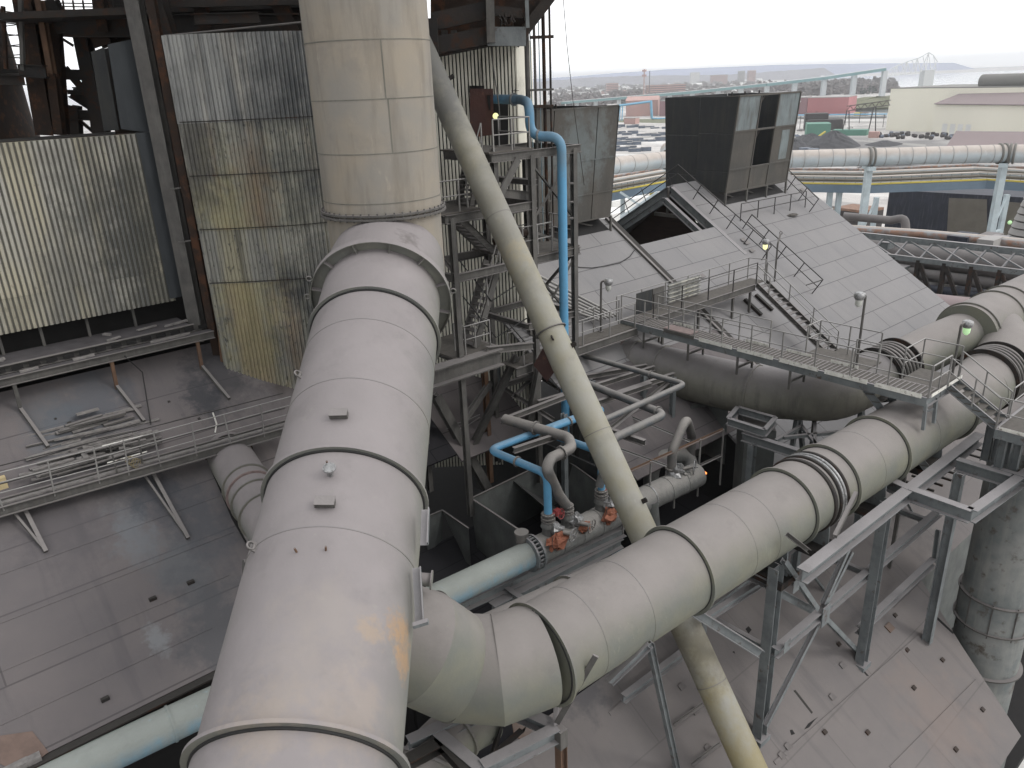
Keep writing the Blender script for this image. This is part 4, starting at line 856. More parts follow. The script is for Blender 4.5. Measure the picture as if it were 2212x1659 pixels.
MB().tube([PF(350, 77, 24.6), PF(690, 42, 24.6)] if False else [PF(355, 78, 24.6), PF(735, 40, 24.6)], .03, 6).build('rail', M['steel2'], hr)

# ================================================================== LEFT WALKWAY
lk = thing('roof_walkway', 'old walkway with sagging handrails crossing the sooty roof slope at the left', 'walkway', (4, 21.3, 32.2))
def LW(q): return PZ(*q, 32.2)
A, B = LW((-40, 1118)), LW((640, 925)); fy = .62
MB().chan(A, B, .10, .26, side=1).build('edge_beam', M['steel2'], lk)
MB().chan(A+V((0, fy, 0)), B+V((0, fy, 0)), .10, .2, side=-1).build('edge_beam', M['steel2'], lk)
MB().poly([A+V((0, .1, .06)), B+V((0, .1, .06)), B+V((0, fy-.08, .06)), A+V((0, fy-.08, .06))], .04, UP).build('deck', M['decky'], lk)
MB().bar(A+V((0, .34, .09)), B+V((0, .34, .09)), .16, .05).build('runner_board', M['wood'], lk)
mb = MB()
for h in (1.05, .78, .5): mb.tube([A+V((0, .05, h)), A.lerp(B, .35)+V((0, .05, h-.04)), B+V((0, .05, h))], .018, 6)
mb.build('handrail', M['railm'], lk); mb = MB()
for h in (1.0, .5): mb.tube([A+V((0, fy, h)), B+V((0, fy, h))], .018, 6)
mb.build('handrail', M['raild'], lk)
for f_ in (.06, .2, .33, .42, .52, .64, .76, .88): MB().bar(A.lerp(B, f_)+V((0, .03, 0)), A.lerp(B, f_)+V((random.uniform(-.08, .08), .03, 1.05)), .035, .035).build('post', M['railm'], lk)
for q in (c4(145, 1640), c12(300, 285), c4(1130, 1640), c12(1205, 190)):
    pass
for (q, tq) in ((c12(295, 285), c12(225, 30)), (c12(1200, 200), c12(1095, -40))):
    f_ = PR(*q); g = PR(*tq); MB().bar(f_+RN*.05, V((f_.x-.1, A.y+.2, 32.0)), .10, .10).build('strut', M['steel2'], lk); MB().bar(f_+RN*.05, V((f_.x-.35, A.y+.1, 32.0)), .06, .06).build('strut', M['steel2'], lk)
# pile of boards, white rails, rope
pl = thing('board_pile', 'untidy pile of dusty boards stacked on the left walkway', 'board pile', tuple(LW((250, 1010))))
cpt = LW((235, 1000)); random.seed(11)
for k in range(95):
    L_ = random.uniform(.5, 1.9); x = cpt.x-.2+random.uniform(-1.35, 1.15); y = cpt.y+random.uniform(-.1, 1.5); z = 32.3+random.uniform(0, .5)*(1-abs(x-cpt.x)*.4)+max(0, y-cpt.y-.5)*.62
    a = random.uniform(-.18, .12); d_ = V((math.cos(a), math.sin(a), random.uniform(-.03, .03)))*L_/2
    p = V((x, y, z)); MB().bar(p-d_, p+d_, random.uniform(.08, .17), random.uniform(.03, .06)).build('board', M['wood'] if k % 3 else M['steel2'], pl)
for k in range(7):
    x = cpt.x+random.uniform(-.6, .8); y = cpt.y+.2; a = math.pi/2+random.uniform(-.5, .5); d_ = V((math.cos(a), math.sin(a), 0))*.3; p = V((x, y, 32.42+random.uniform(0, .25))); MB().bar(p-d_, p+d_, .14, .05).build('board', M['wood'], pl)
MB().poly([cpt+V((-.9, .9, .05)), cpt+V((.7, .95, .15)), cpt+V((.5, 1.6, .55)), cpt+V((-1.0, 1.5, .45))], .05, (0, -.3, 1)).build('sheet', M['wood'], pl)
wr = thing('white_rail', 'short bright white tubular guard rail on the walkway in front of the board pile', 'rail', tuple(LW((250, 1030))))
mb = MB(); 
for (p, q) in ((c4(668, 1255), c4(935, 1187)), (c4(700, 1365), c4(960, 1290))): mb.tube([PY(*p, A.y-.05), PY(*q, A.y-.05)], .022, 7)
mb.build('rail', M['white'], wr)
for p, q in ((c4(715, 1250), c4(785, 1500)), (c4(905, 1195), c4(945, 1460))): MB().bar(PY(*p, A.y-.06), PY(*q, A.y-.06), .04, .04).build('post', M['steel2'], wr)
rpz = thing('rope_coil', 'coil of yellowish rope hanging at the edge of the board pile', 'rope', tuple(PY(*c4(870, 1360), A.y-.12)))
for k in range(5):
    mb = MB(); mb.torus(PY(*c4(845+k*14, 1345+k*7), A.y-.12+k*.02), V((.2*k-.3, -1, .25)), .10+.012*k, .011, 20, 5); mb.build('rope_loop', M['rope'], rpz)
bd_ = thing('timber_offcut', 'pale new timber boards at the left edge of the walkway', 'timber', tuple(LW((10, 1070))))
q0 = LW((6, 1062)); MB().box(q0+V((-.6, -.1, .1)), q0+V((.15, .1, .42))).build('board', M['woody'], bd_); MB().box(q0+V((-.6, -.16, -.28)), q0+V((.22, .05, .06))).build('board', M['woody'], bd_)
cp_ = thing('bent_conduit', 'short bright white bent conduit clipped to the left walkway rail', 'conduit', tuple(LW((465, 900))))
MB().tube(fillet([PY(*c4(1390, 1035), A.y+.05), PY(*c4(1415, 1110), A.y+.05), PY(*c4(1405, 1165), A.y+.05)], .1, 3), .022, 6).build('conduit', M['white'], cp_)
cb = thing('hanging_cable', 'dark cable hanging down over the sooty roof', 'cable', tuple(PR(*c4(985, 1120))))
MB().tube([V((PR(*c4(985, 1120)).x, 24.9, 34.6)), PR(*c4(930, 800))+RN*.2, PR(*c4(985, 1120))+RN*.05], .018, 5).build('cable', M['black'], cb)

# ================================================================== CREAM SHELL + UPPER DECK
DC = 31.0
cs = thing('cream_cladding_wall', 'cream ribbed cladding wall with black grooves and rounded corner behind the stair tower', 'wall', tuple(SD(0, DC, 30)))
sl, sr = sof(PF(915, 300, DC)), sof(PF(1120, 300, DC)); ztc = PF(1000, 82, DC).z; zlow = 26.0
pc = [SD(sl-.6, DC, 0), SD(sr, DC, 0)]
corrug(pc, lambda q: zlow, lambda q: ztc, .136, .018, .0, 'rib').build('ribbed_sheet', M['cream'], cs)
# dark grooves: one backing plate set just inside the ribs
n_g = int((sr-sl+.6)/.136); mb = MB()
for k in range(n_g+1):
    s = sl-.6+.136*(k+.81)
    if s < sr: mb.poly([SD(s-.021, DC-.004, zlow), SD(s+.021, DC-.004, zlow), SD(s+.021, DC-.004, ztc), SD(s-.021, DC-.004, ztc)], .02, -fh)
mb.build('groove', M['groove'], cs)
pr_ = [SD(sr+.01, DC, 0)]+[SD(sr+.01+.62*math.sin(k/8*math.pi/2), DC+.62*(1-math.cos(k/8*math.pi/2)), 0) for k in range(1, 9)]+[SD(sr+.64, DC+4, 0)]
corrug(pr_, lambda q: zlow, lambda q: ztc-.0-max(0, (q.dot(fh)-DC))*.5, 5, 0.0, .02).build('corner_sheet', M['cream'], cs)
MB().ring(SD((sl+sr)/2, DC+.2, ztc+.02), UP, 0.0, .01, .01, 6).build('seam', M['cream'], cs) if False else None
for (u0, v0, u1, v1, nm) in ((1014, 185, 1046, 200, 'opening'), (1062, 208, 1098, 330, 'opening'), (1063, 448, 1090, 500, 'opening')):
    MB().poly([PF(u0, v0, DC-.05), PF(u1, v0, DC-.05), PF(u1, v1, DC-.05), PF(u0, v1, DC-.05)], .03, -fh).build(nm, M['dark'], cs)
dp = thing('rusty_door_panel', 'tall rust-red steel panel with a vertical slot leaning at the top of the stair tower', 'panel', tuple(PF(1035, 315, 30)))
DD = 30.4
for pts in ([(850-200, 1160), (970, 1160), (975, 1700), (670, 1700)],):
    pass
q = [ct(662, 1160), ct(968, 1158), ct(978, 1760), ct(672, 1800)]
MB().poly([PF(*x, DD) for x in q], .05, -fh).build('panel', M['rustpanel'], dp)
q = [ct(885, 1250), ct(932, 1245), ct(935, 1440), ct(912, 1435)]
MB().poly([PF(*x, DD-.06) for x in q], .01, -fh).build('slot', M['dark'], dp)
MB().bar(PF(*ct(880, 1245), DD-.07), PF(*ct(938, 1245), DD-.07), .03, .03).build('slot_rim', M['rsteel'], dp)
fl = thing('flood_lamp', 'small bright lit lamp beside the rust-red panel', 'lamp', tuple(PF(*ct(1000, 1515), 30.2)))
MB().lump(PF(*ct(1000, 1515), 30.2), .11, 1, jit=0).build('lamp_lens', M['lit'], fl); MB().bar(PF(*ct(1000, 1515), 30.3), PF(*ct(1000, 1560), 30.3), .1, .05).build('bracket', M['dsteel'], fl)
D = 29.2
ud = thing('upper_platform', 'heavy sooty double-beam platform overhanging the cream cladding at the top', 'platform', tuple(PF(1040, 60, D)))
def fb(u0, v0, u1, v1, D_, w_, h_, mt='dsteel', nm='beam', D2=None, root=None, kind='bar'):
    f = MB(); a, b = PF(u0, v0, D_), PF(u1, v1, D2 or D_); (f.bar if kind == 'bar' else f.ibeam)(a, b, w_, h_, (0, 0, 1) if abs(v1-v0) < abs(u1-u0) else -fh); return f.build(nm, M[mt], root)
for it in [(935, 47, 1053, 22, D, .3, .55), (935, 100, 1053, 76, D, .3, .55), (1053, 22, 1135, 30, D, .3, .3), (1053, 79, 1136, 79, D, .3, .6, 'steel')]:
    fb(*it[:7], mt=it[7] if len(it) > 7 else 'dsteel', root=ud)
fb(1058, -20, 1061, 92, D-.3, .28, .28, 'steel2', 'post', root=ud); fb(1137, -20, 1140, 60, D-.2, .12, .12, 'steel', 'post', root=ud); fb(935, 40, 938, 120, D-.2, .3, .3, 'dsteel', 'post', root=ud)
MB().poly([PF(925, 118, D+.1), PF(1053, 92, D+.1), PF(1138, 88, D+.1), PF(1110, 78, D+5), PF(925, 92, D+5)], .15, UP).build('deck', M['dsteel'], ud)
MB().poly([PF(930, -30, DC+.3), PF(1150, -30, DC+.3), PF(1122, 80, DC+.3), PF(930, 85, DC+.3)], .15, -fh).build('back_plate', M['rsteel'], ud)
fb(1112, 95, 1200, -20, D+.3, .35, .5, 'dsteel', 'diagonal_chute', root=ud); fb(1095, 60, 1160, -20, D+.6, .7, .7, 'rsteel', 'diagonal_chute', root=ud)
fb(980, 85, 1118, 85, D+1.2, .2, .25, 'steel2', 'ledge_beam', root=ud)
for (a, b, c_, d) in [(1100, 95, 1160, 200), (1160, 190, 1250, 150), (1130, 60, 1320, 20)]: pass
mb = MB(); random.seed(5)
for k in range(7): x = 1075+k*8; mb.tube([PF(x, 25+random.uniform(-5, 5), D-.1), PF(x+random.uniform(-10, 15), 45, D-.2), PF(x+random.uniform(-10, 10), 60, D)], .03, 5)
mb.build('tangled_cable', M['dsteel'], ud)
for k, u in enumerate((955, 975, 1005)): fb(u, 78, u+12, 77, D+.5, .3, .35, 'steel2', 'stored_crate', root=ud)
# vertical service pipes beside the cream wall
for k, (u, r_, mt, lb) in enumerate(((1148, .09, 'steel2', 'leftmost and thickest of the upright service pipes beside the cream wall'), (1155, .02, 'bluegrey', 'thin blue upright pipe, second from the cream wall'), (1163, .05, 'steel2', 'brown upright pipe between the thin blue ones'),
                                  (1172, .02, 'bluegrey', 'thin blue upright pipe against the knobbly rusty one'), (1181, .065, 'rsteel', 'knobbly rusty upright pipe next to the free rightmost one'), (1193.5, .04, 'dsteel', 'rightmost dark upright pipe standing against the sky'))):
    t = thing('service_pipe', lb, 'pipe', tuple(PF(u+3, 480, 29.8)), 'upright service pipes beside the cream wall'); b = PF(u+3, 560, 29.8); MB().tube([b, V((b.x, b.y, 50))], r_, 8).build('pipe_shell', M[mt], t)
pb = thing('pipe_clamps', 'short steel cross clamps tying the upright service pipes together', 'pipe clamps', tuple(PF(1160, 340, 29.6)))
for v in (82, 196, 231): fb(1144, v-1, 1196, v-(3 if v != 231 else 2), 29.65, .12, .10 if v != 196 else .07, 'steel2' if v == 196 else 'dsteel', 'clamp', root=pb)

# ================================================================== STAIR TOWER
sty = 20.3
def Q(q, y=sty): return PY(*q, y)
tw = thing('stair_tower', 'open steel stair tower with zigzag flights and landings in front of the cream wall', 'stair tower', (17, 21.5, 29))
bx = dict(L=Q(c5(430, 1300)).x, M=Q((1151, 480)).x, R=Q((1241, 560)).x)
zg = lambda x, y: zr(y)-.2
ytb = sty+2.6
for nm, x, zt_ in (('L', bx['L'], Q((978, 470)).z), ('M', bx['M'], Q((1148, 335)).z), ('R', bx['R'], Q((1240, 320)).z)):
    for y in (sty, ytb): MB().ibeam((x, y, 27), (x, y, zt_), .19, .19, (0, -1, 0)).build('column', M['steel2'], tw)
x = bx['R']; 
for v in (395, 435, 470): p = Q((1236, v)); MB().bar(p, p+V((-.25, -.2, 0)), .12, .05).build('cleat', M['steel2'], tw)
def lev(q0, q1, h=.28, y=sty, back=True, deck=None, deckz=None):
    A, B = Q(q0, y), Q(q1, y); z = (A.z+B.z)/2; A.z = B.z = z
    MB().ibeam(A, B, .16, h).build('beam', M['steel2'], tw)
    if back: MB().ibeam(A+V((0, 2.6, 0)), B+V((0, 2.6, 0)), .16, h).build('beam', M['steel2'], tw)
    for P_ in (A, B): MB().ibeam(P_, P_+V((0, 2.6, 0)), .14, h*.9).build('beam', M['steel2'], tw)
    return A, B, z
A1, B1, z1 = lev((1062, 345), (1254, 318)); 
A1.x -= .1
MB().box((A1.x, sty, z1+.15), (bx['M']+.15, sty+2.7, z1+.20)).build('deck', M['deckg'], tw)
handrail(tw, [(A1.x+.2, sty, z1+.2), (bx['M']-.05, sty, z1+.2), (bx['M']-.05, sty+1.6, z1+.2)], 1.0, .9)
A2, B2, z2 = lev((962, 478), (1158, 440))
MB().box((A2.x-.3, sty, z2+.15), (A2.x+1.5, sty+2.7, z2+.20)).build('deck', M['deckg'], tw)
handrail(tw, [(A2.x-.2, sty+1.4, z2+.2), (A2.x-.2, sty, z2+.2), (A2.x+1.4, sty, z2+.2)], 1.0, .8)
A3, B3, z3 = lev(c5(400, 815), c5(1415, 600))
MB().box((bx['M']-.7, sty, z3+.15), (B3.x, sty+2.7, z3+.20)).build('deck', M['deckg'], tw)
handrail(tw, [(bx['M']-.5, sty+1.0, z3+.2), (bx['M']-.5, sty, z3+.2), (bx['M']+.9, sty, z3+.2)], 1.05, .9)
handrail(tw, [(bx['M']-.6, sty+2.6, z3+.2), (B3.x-.1, sty+2.6, z3+.2), (B3.x-.1, sty+.1, z3+.2)], 1.05, 1.0)
mb = MB(); mb.tube([(bx['M']-.2, sty+1.9, z3+.5), (bx['M']+1.5, sty+2.1, z3+.55)], .16, 12); mb.tube([(bx['M']+.7, sty+2, z3+.2), (bx['M']+.7, sty+2, z3+.9)], .33, 14); mb.build('rusty_drum', M['rsteel'], tw)
A4, B4, z4 = lev(c5(450, 1480), c5(760, 1425), .26, back=False)
MB().box((A4.x-.3, sty, z4+.13), (A4.x+1.5, sty+2.3, z4+.19)).build('deck', M['deckg'], tw)
handrail(tw, [(A4.x+.2, sty+.6, z4+.2), (A4.x+.2, sty, z4+.2), (A4.x+1.3, sty, z4+.2), (A4.x+1.3, sty+1, z4+.2)], 1.0, .8)
# flights
stairs(tw, (A1.x+.1, sty+.5, z1+.15), (A2.x+1.5, sty+.5, z2+.2), .75, 11, (0, 1, 0), tm=M['steel2'])
handrail(tw, [(A1.x+.1, sty+.48, z1+.15), (A2.x+1.3, sty+.48, z2+.2)], .95, 1.5)
stairs(tw, (A2.x+1.2, sty+1.4, z2+.1), (bx['M']-.6, sty+1.4, z3+.2), .75, 11, (0, 1, 0), tm=M['steel2'])
stairs(tw, (bx['M']-1.3, sty+.35, z3+.1), (A4.x+.9, sty+.35, z4+.2), .75, 13, (0, 1, 0), tm=M['steel2'])
handrail(tw, [(bx['M']-1.3, sty+.33, z3+.1), (A4.x+.9, sty+.33, z4+.2)], .95, 1.5, M['railm'])
MB().chan((A1.x+1.2, sty-.05, z1-.1), (A1.x+.3, sty-.05, z1-1.25), .08, .25).build('stringer', M['steel2'], tw)
# braces
for (a, b) in [((bx['M'], z1-.2), (bx['R'], z2-.6)), ((bx['R'], z1-.2), (bx['M'], z2-.6)), ((bx['M'], z2-.9), (bx['R'], z3+.2)), ((bx['M'], z3-.3), (bx['R'], z3-2.6)), ((bx['R'], z3-.3), (bx['M'], z3-2.6)), ((bx['M'], z3-2.7), (bx['R'], z3-5))]:
    MB().angle((a[0], sty+.1, a[1]), (b[0], sty+.1, b[1]), .10).build('brace', M['steel2'], tw)
for (xx, y0, za, y1, zb_2) in [(bx['L'], sty, z3-.2, ytb, z4+.3), (bx['L'], ytb, z2-.2, sty, z3+.2), (bx['R'], sty, z3, ytb, z3-2.5)]:
    MB().angle((xx, y0, za), (xx, y1, zb_2), .09).build('brace', M['steel2'], tw)
lev(c5(1000, 1190), c5(1395, 1130), .24, back=True); lev((1150, 395), (1158, 393), .2, back=False) 
MB().ibeam(Q(c5(760, 120), sty+.3), Q(c5(1010, 150), sty+.3), .15, .3).build('beam', M['steel2'], tw)
MB().ibeam(Q((1066, 320), sty+.2), Q((1075, 500), sty+.2), .18, .18, (0, -1, 0)).build('column', M['steel2'], tw)

# blue riser pipe down the corner of the stair tower
bp = thing('blue_riser_pipe', 'bright blue pipe with two swan-neck bends dropping down the corner of the stair tower', 'pipe', tuple(PY(1218, 755, sty-.35)))
yb_ = sty-.35; bl = PY(1216, 520, yb_); bx0 = bl.x
pts = [PF(1068, 214, 30.6), PF(1125, 215, 29.5), PY(1143, 222, yb_+1.0), PY(1150, 293, yb_+.6), PY(1205, 296, yb_), V((bx0, yb_, PY(1213, 300, yb_).z)), V((bx0, yb_, 29.0))]
pts[3] = V((pts[2].x, pts[2].y, PY(1150, 297, yb_+.6).z)); pts[4] = None
pts = [p for p in pts if p is not None]; pts[4].z = pts[3].z
MB().tube(fillet(pts, .5, 6), .165, 20).build('pipe_shell', M['blue'], bp)
mb = MB(); flangering(mb, pts[0].lerp(pts[1], .75), pts[1]-pts[0], .165, 12, .05); mb.build('flange', M['steel'], bp)
mb = MB(); flangering(mb, pts[3].lerp(pts[4], .28), pts[4]-pts[3], .165, 12, .05); mb.build('flange', M['steel'], bp)
add_stains(M['blue'], [(pts[1], 3.2, (.11, .16, .20), .85, 1), (pts[4], 1.6, (.13, .22, .29), .6, 1)])
handwheel(bp, PF(1113, 196, 29.6), UP, .13, M['dsteel'])
# guy wire
gw = thing('guy_wire', 'thin wire hanging from above against the white sky', 'wire', tuple(P(1248, 330, 30)))
MB().tube([P(1212, -60, 26), P(1225, 100, 27.5), P(1238, 220, 29), P(1262, 400, 31)], .012, 5).build('wire', M['dsteel'], gw)
gw = thing('hanging_ropes', 'two slack ropes hanging in front of the cream wall', 'rope', tuple(PF(1060, 250, 29.9)))
MB().tube([PF(*ct(915, 380), 29.8), PF(*ct(960, 800), 29.6), PF(*ct(1045, 1400), 29.4), PF(*ct(1060, 1700), 29.4)], .028, 6).build('rope', M['steel2'], gw)
MB().tube([PF(*ct(806, 430), 30.2), PF(*ct(808, 1150), 30.2)], .012, 5).build('rope', M['dsteel'], gw)
# ================================================================== WALKWAYS ON THE PALE ROOF
ZW = 32.2
wa = thing('grating_walkway', 'long straight grating walkway with worn white kick plates running above the dark curved duct', 'walkway', (24.7, 15, ZW))
xn, xf = 24.35, 25.35; ya, yb2 = 21.5, 8.7
MB().chan((xn, ya, ZW-.14), (xn, yb2, ZW-.14), .08, .30, side=-1).build('edge_beam', M['steel'], wa)
MB().chan((xf, ya, ZW-.14), (xf, yb2, ZW-.14), .08, .30, side=1).build('edge_beam', M['steel2'], wa)
MB().box((xn+.06, yb2, ZW-.02), (xf-.06, ya, ZW+.01)).build('grating', M['deckg'], wa)
mb = MB(); y = yb2+.1
while y < ya: mb.box((xn+.06, y, ZW+.011), (xf-.06, y+.05, ZW+.03)); y += .16
mb.build('grating_bars', M['steel2'], wa)
for i in range(6):
    y0 = yb2+.15+i*1.75; MB().box((xn-.10, y0, ZW-.03), (xn-.082, y0+1.5, ZW+.12)).build('kick_plate', M['white'] if i < 5 else M['steel2'], wa)
    if i in (0, 1, 2, 4): MB().box((xf-.02, y0+2.6, ZW+.0), (xf-.0, y0+3.6, ZW+.12)).build('kick_plate', M['white'], wa)
handrail(wa, [(xn+.02, ya, ZW), (xn+.02, yb2, ZW)], 1.07, 1.28)
handrail(wa, [(xf-.02, ya-1.2, ZW), (xf-.02, 14.9, ZW)], 1.07, 1.28); handrail(wa, [(xf-.02, 11.6, ZW), (xf-.02, 10.8, ZW)], 1.07, 1.28)
for y in (20.2, 17.9, 15.6, 13.4):
    mb = MB(); mb.bar((xn-.02, y, ZW-.1), (xn-.02, y, ZW-1.0), .08, .05); mb.bar((xf, y, ZW-.1), (xf, y, ZW-1.0), .08, .05); mb.bar((xn-.02, y, ZW-.72), (xf, y, ZW-.72), .06, .08); mb.build('hanger', M['steel2'], wa)
p = PZ(*c6(780, 1240), ZW+.04); MB().box(p-V((.3, .75, 0)), p+V((.25, .6, .03))).build('cover_board', M['woody'] if False else M['pink'], wa, 'pinkish board lying on the grating')
# end platform over the side duct with its small stairs
ep = thing('corner_platform', 'railed corner platform standing on legs above the side duct', 'platform', (25.6, 9.6, ZW))
ex0, ex1, ey0, ey1 = xn, 26.9, 8.68, 11.2
MB().box((xf+.01, ey0+.1, ZW-.05), (ex1, 10.0, ZW+.0)).build('deck', M['deckg'], ep)
MB().box((xf+.01, 11.22, ZW-.05), (26.6, 13.6, ZW+.0)).build('deck', M['deckg'], ep)
MB().chan((ex0, ey0, ZW-.14), (ex1, ey0, ZW-.14), .08, .3, side=1).build('edge_beam', M['steel'], ep)
MB().box((ex0+.1, ey0-.06, ZW+.01), (ex0+1.2, ey0-.045, ZW+.13)).build('kick_plate', M['white'], ep); MB().box((ex0+1.4, ey0-.06, ZW+.01), (ex1-.1, ey0-.045, ZW+.13)).build('kick_plate', M['white'], ep)
handrail(ep, [(ex0+.03, ey0, ZW), (25.75, ey0, ZW)], 1.07, .75); handrail(ep, [(ex1, ey0+.1, ZW), (ex1, 10.0, ZW), (xf+.1, 10.0, ZW)], 1.07, 1.0)
handrail(ep, [(26.55, 11.3, ZW), (26.55, 13.6, ZW), (xf+.3, 13.6, ZW)], 1.07, 1.3, M['railm'])
for q in (c7(1118, 1585), c7(1205, 1530)):
    f_ = PZ(*q, 31.35); MB().bar((f_.x, ey0+.05, ZW-.2), f_-V((0, 0, .25)), .10, .10).build('leg', M['steel'], ep)
MB().bar(PZ(*c7(1135, 1490), 31.6), PZ(*c7(1215, 1460), 31.6), .06, .08).build('leg_tie', M['steel'], ep)
for (x, y) in ((26.8, 9.9), (26.5, 13.4)): MB().bar((x, y, ZW-.05), (x, y, zr(y)), .12, .12).build('leg', M['steel2'], ep)
t_b = V((26.15, 6.95, 31.15))
stairs(ep, (25.85, ey0-.02, ZW-.05), (25.95, 7.15, 31.2), .8, 6, (1, 0, 0), M['steel'])
handrail(ep, [(25.8, ey0, ZW), (25.9, 7.1, 31.2)], .95, 1.2); handrail(ep, [(26.7, ey0, ZW), (26.8, 7.1, 31.2)], .95, 1.2)
# ladder like stair under the walkway, descending behind the duct
stairs(ep, PZ(*c7(640, 1310), 31.9), PZ(*c7(640, 1310), 31.9)+V((.9, -2.0, -2.6)), .9, 10, (1, 0, 0), M['steel'])
lo = thing('lower_platform', 'lower grating platform with handrails at the right edge above the mottled vertical duct', 'platform', (28, 6, 31.1))
zl = 31.15; lx0, lx1, ly0, ly1 = 25.85, 31.5, 3.8, 7.1
MB().box((lx0, ly0, zl-.05), (lx1, ly1, zl)).build('deck', M['deckg'], lo)
MB().chan((lx0, ly1, zl-.14), (lx0, ly0, zl-.14), .08, .3, side=-1).build('edge_beam', M['steel'], lo); MB().chan((lx0, ly1, zl-.14), (lx1, ly1, zl-.14), .08, .3).build('edge_beam', M['steel'], lo)
MB().box((lx0-.015, ly0, zl+.0), (lx0, ly1-.1, zl+.12)).build('kick_plate', M['white'], lo)
handrail(lo, [(lx0+.02, ly1, zl), (lx0+.02, ly0, zl)], 1.07, 1.3); handrail(lo, [(27.0, ly1, zl), (lx1, ly1, zl)], 1.07, 1.3)
for (x, y) in ((26.2, 6.9), (27.2, 7.0), (26.2, 5.0), (30.2, 6.9)): MB().ibeam((x, y, zl-.05), (x, y, 28.2), .22, .22, (0, -1, 0)).build('leg', M['steel'], lo)
MB().ibeam((25.4, 7.0, 28.3), (32, 6.9, 28.3), .25, .35).build('beam', M['steel'], lo); MB().ibeam((26.2, 7.1, 29.6), (26.2, 3.8, 29.6), .2, .25).build('beam', M['steel'], lo)

# cross walkway on the roof
cb_ = thing('roof_cross_walkway', 'walkway crossing the pale roof up to the head of the roof stairs', 'walkway', (29, 21.5, ZW))
A = PZ(*c6(330, 1190), ZW); B = PZ(*c6(1465, 880), ZW); A.y = B.y = (A.y+B.y)/2; yy = A.y; x0, x1 = 24.4, B.x
MB().chan((x0, yy, ZW-.15), (x1, yy, ZW-.15), .08, .32).build('edge_beam', M['steel2'], cb_); MB().chan((x0, yy+.95, ZW-.15), (x1, yy+.95, ZW-.15), .08, .32, side=-1).build('edge_beam', M['steel2'], cb_)
MB().box((x0, yy+.05, ZW-.03), (x1+.9, yy+.9, ZW)).build('deck', M['deckg'], cb_)
handrail(cb_, [(x0+1, yy, ZW), (x1, yy, ZW)], 1.07, 1.75, M['raild'], .022); handrail(cb_, [(x0-.3, yy+.95, ZW), (x1+.7, yy+.95, ZW), (x1+.9, yy+.1, ZW)], 1.07, 1.6, M['railm'], .022)
for x in (26.2, 28.8, 31.5, x1-.3): MB().bar((x, yy+.1, ZW-.2), (x, yy+.1, zr(yy)), .1, .1).build('leg', M['steel2'], cb_)
MB().ibeam((17.5, yy, ZW-.35), (x0-.02, yy, ZW-.35), .14, .34).build('edge_beam', M['steel2'], cb_)
MB().box((17.5, yy+.1, ZW-.2), (x0-.02, yy+.9, ZW-.16)).build('deck', M['deckg'], cb_)
handrail(cb_, [(17.9, yy, ZW-.16), (x0-.2, yy, ZW-.16)], 1.07, 1.6); handrail(cb_, [(17.9, yy+.9, ZW-.16), (x0-.2, yy+.9, ZW-.16)], 1.07, 1.6)
for k, (qa, qb) in enumerate(((c6(430, 1030), c6(555, 985)), (c6(560, 990), c6(655, 965)))):
    A_, B_2 = PY(*qa, yy+.9), PY(*qb, yy+.9); A_.z = ZW; B_2.z = ZW
    MB().poly([A_, B_2, B_2+UP*.95, A_+UP*.95], .04, (0, -1, 0)).build('screen_plate', M['towerd'] if k == 0 else M['steel2'], cb_)
corrug([(PY(*c6(700, 1000), yy+.8).x, yy+.9), (PY(*c6(950, 900), yy+.8).x, yy+.9)], lambda q: ZW+.05, lambda q: ZW+.95, 3, .0).build('corrugated_screen', M['clad_top'], cb_)
mb = MB()
for k in range(5): mb.tube([(PY(*c6(690, 1000), yy+.8).x, yy+.86, ZW+.12+k*.19), (PY(*c6(955, 900), yy+.8).x, yy+.86, ZW+.12+k*.19)], .05, 8)
mb.build('screen_rib', M['clad_mid'], cb_)
rs = thing('roof_stairs', 'steep steel stairs running down the pale roof from the cross walkway', 'stairs', (35, 19, 30))
stp = V((x1, yy-.02, ZW-.02)); sbt = PX(*c6(1985, 1445), x1)
stairs(rs, stp, sbt, .85, 15, (1, 0, 0), M['steel2'], M['steel2'])
handrail(rs, [stp+V((.86, 0, 0)), sbt+V((.86, 0, 0))], .95, 1.4, M['railm']); handrail(rs, [stp, stp.lerp(sbt, .18)], .95, 1.0, M['railm']); handrail(rs, [stp.lerp(sbt, .75), sbt], .95, 1.2, M['railm'])
MB().poly([sbt+V((-.6, -1.2, -.03)), sbt+V((1.4, -1.2, -.03)), sbt+V((1.4, .1, -.03)), sbt+V((-.6, .1, -.03))], .05, UP).build('landing', M['deckg'], rs)
for q in (c6(1440, 1130), c6(1530, 1090)): 
    f_ = PR(*q); MB().bar(f_+RN*.08+V((0, 1.0, TR)), f_+RN*.08, .18, .14, RN).build('roof_cleat', M['dsteel'], rs)
# lamp posts
l1 = PR(*c6(138, 1260)); lamp_post('dark lamp post on the roof bay left of the smoke opening', PZ(1298, 716, 32.05), 2.15, (.6, -.6, 0))
b2 = PZ(1653, 594, ZW); lamp_post('lit lamp post with yellow glow at the head of the roof stairs', b2, 1.75, (-.3, .2, 0), M['lit'])
b3 = PZ(1673, 608, ZW); t = thing('davit_post', 'thin dark hooked post beside the lit roof lamp', 'post', b3); MB().tube(fillet([b3, b3+UP*1.9, b3+V((.35, .1, 2.3))], .3, 4), .045, 8).build('pole', M['steel2'], t)
MB().torus(b3+V((.37, .1, 2.35)), (1, 0, 0), .07, .02, 12, 5).build('hook', M['steel2'], t)
lamp_post('unlit lamp post with white hood on the railed platform over the curved duct', PZ(1850, 789, ZW), 2.55, (-.4, .4, 0))
lamp_post('lamp post with greenish glow between the expansion joints at the right', V((28.2, 9.4, 30.6)), 3.0, (.8, -.3, 0), M['litg'])

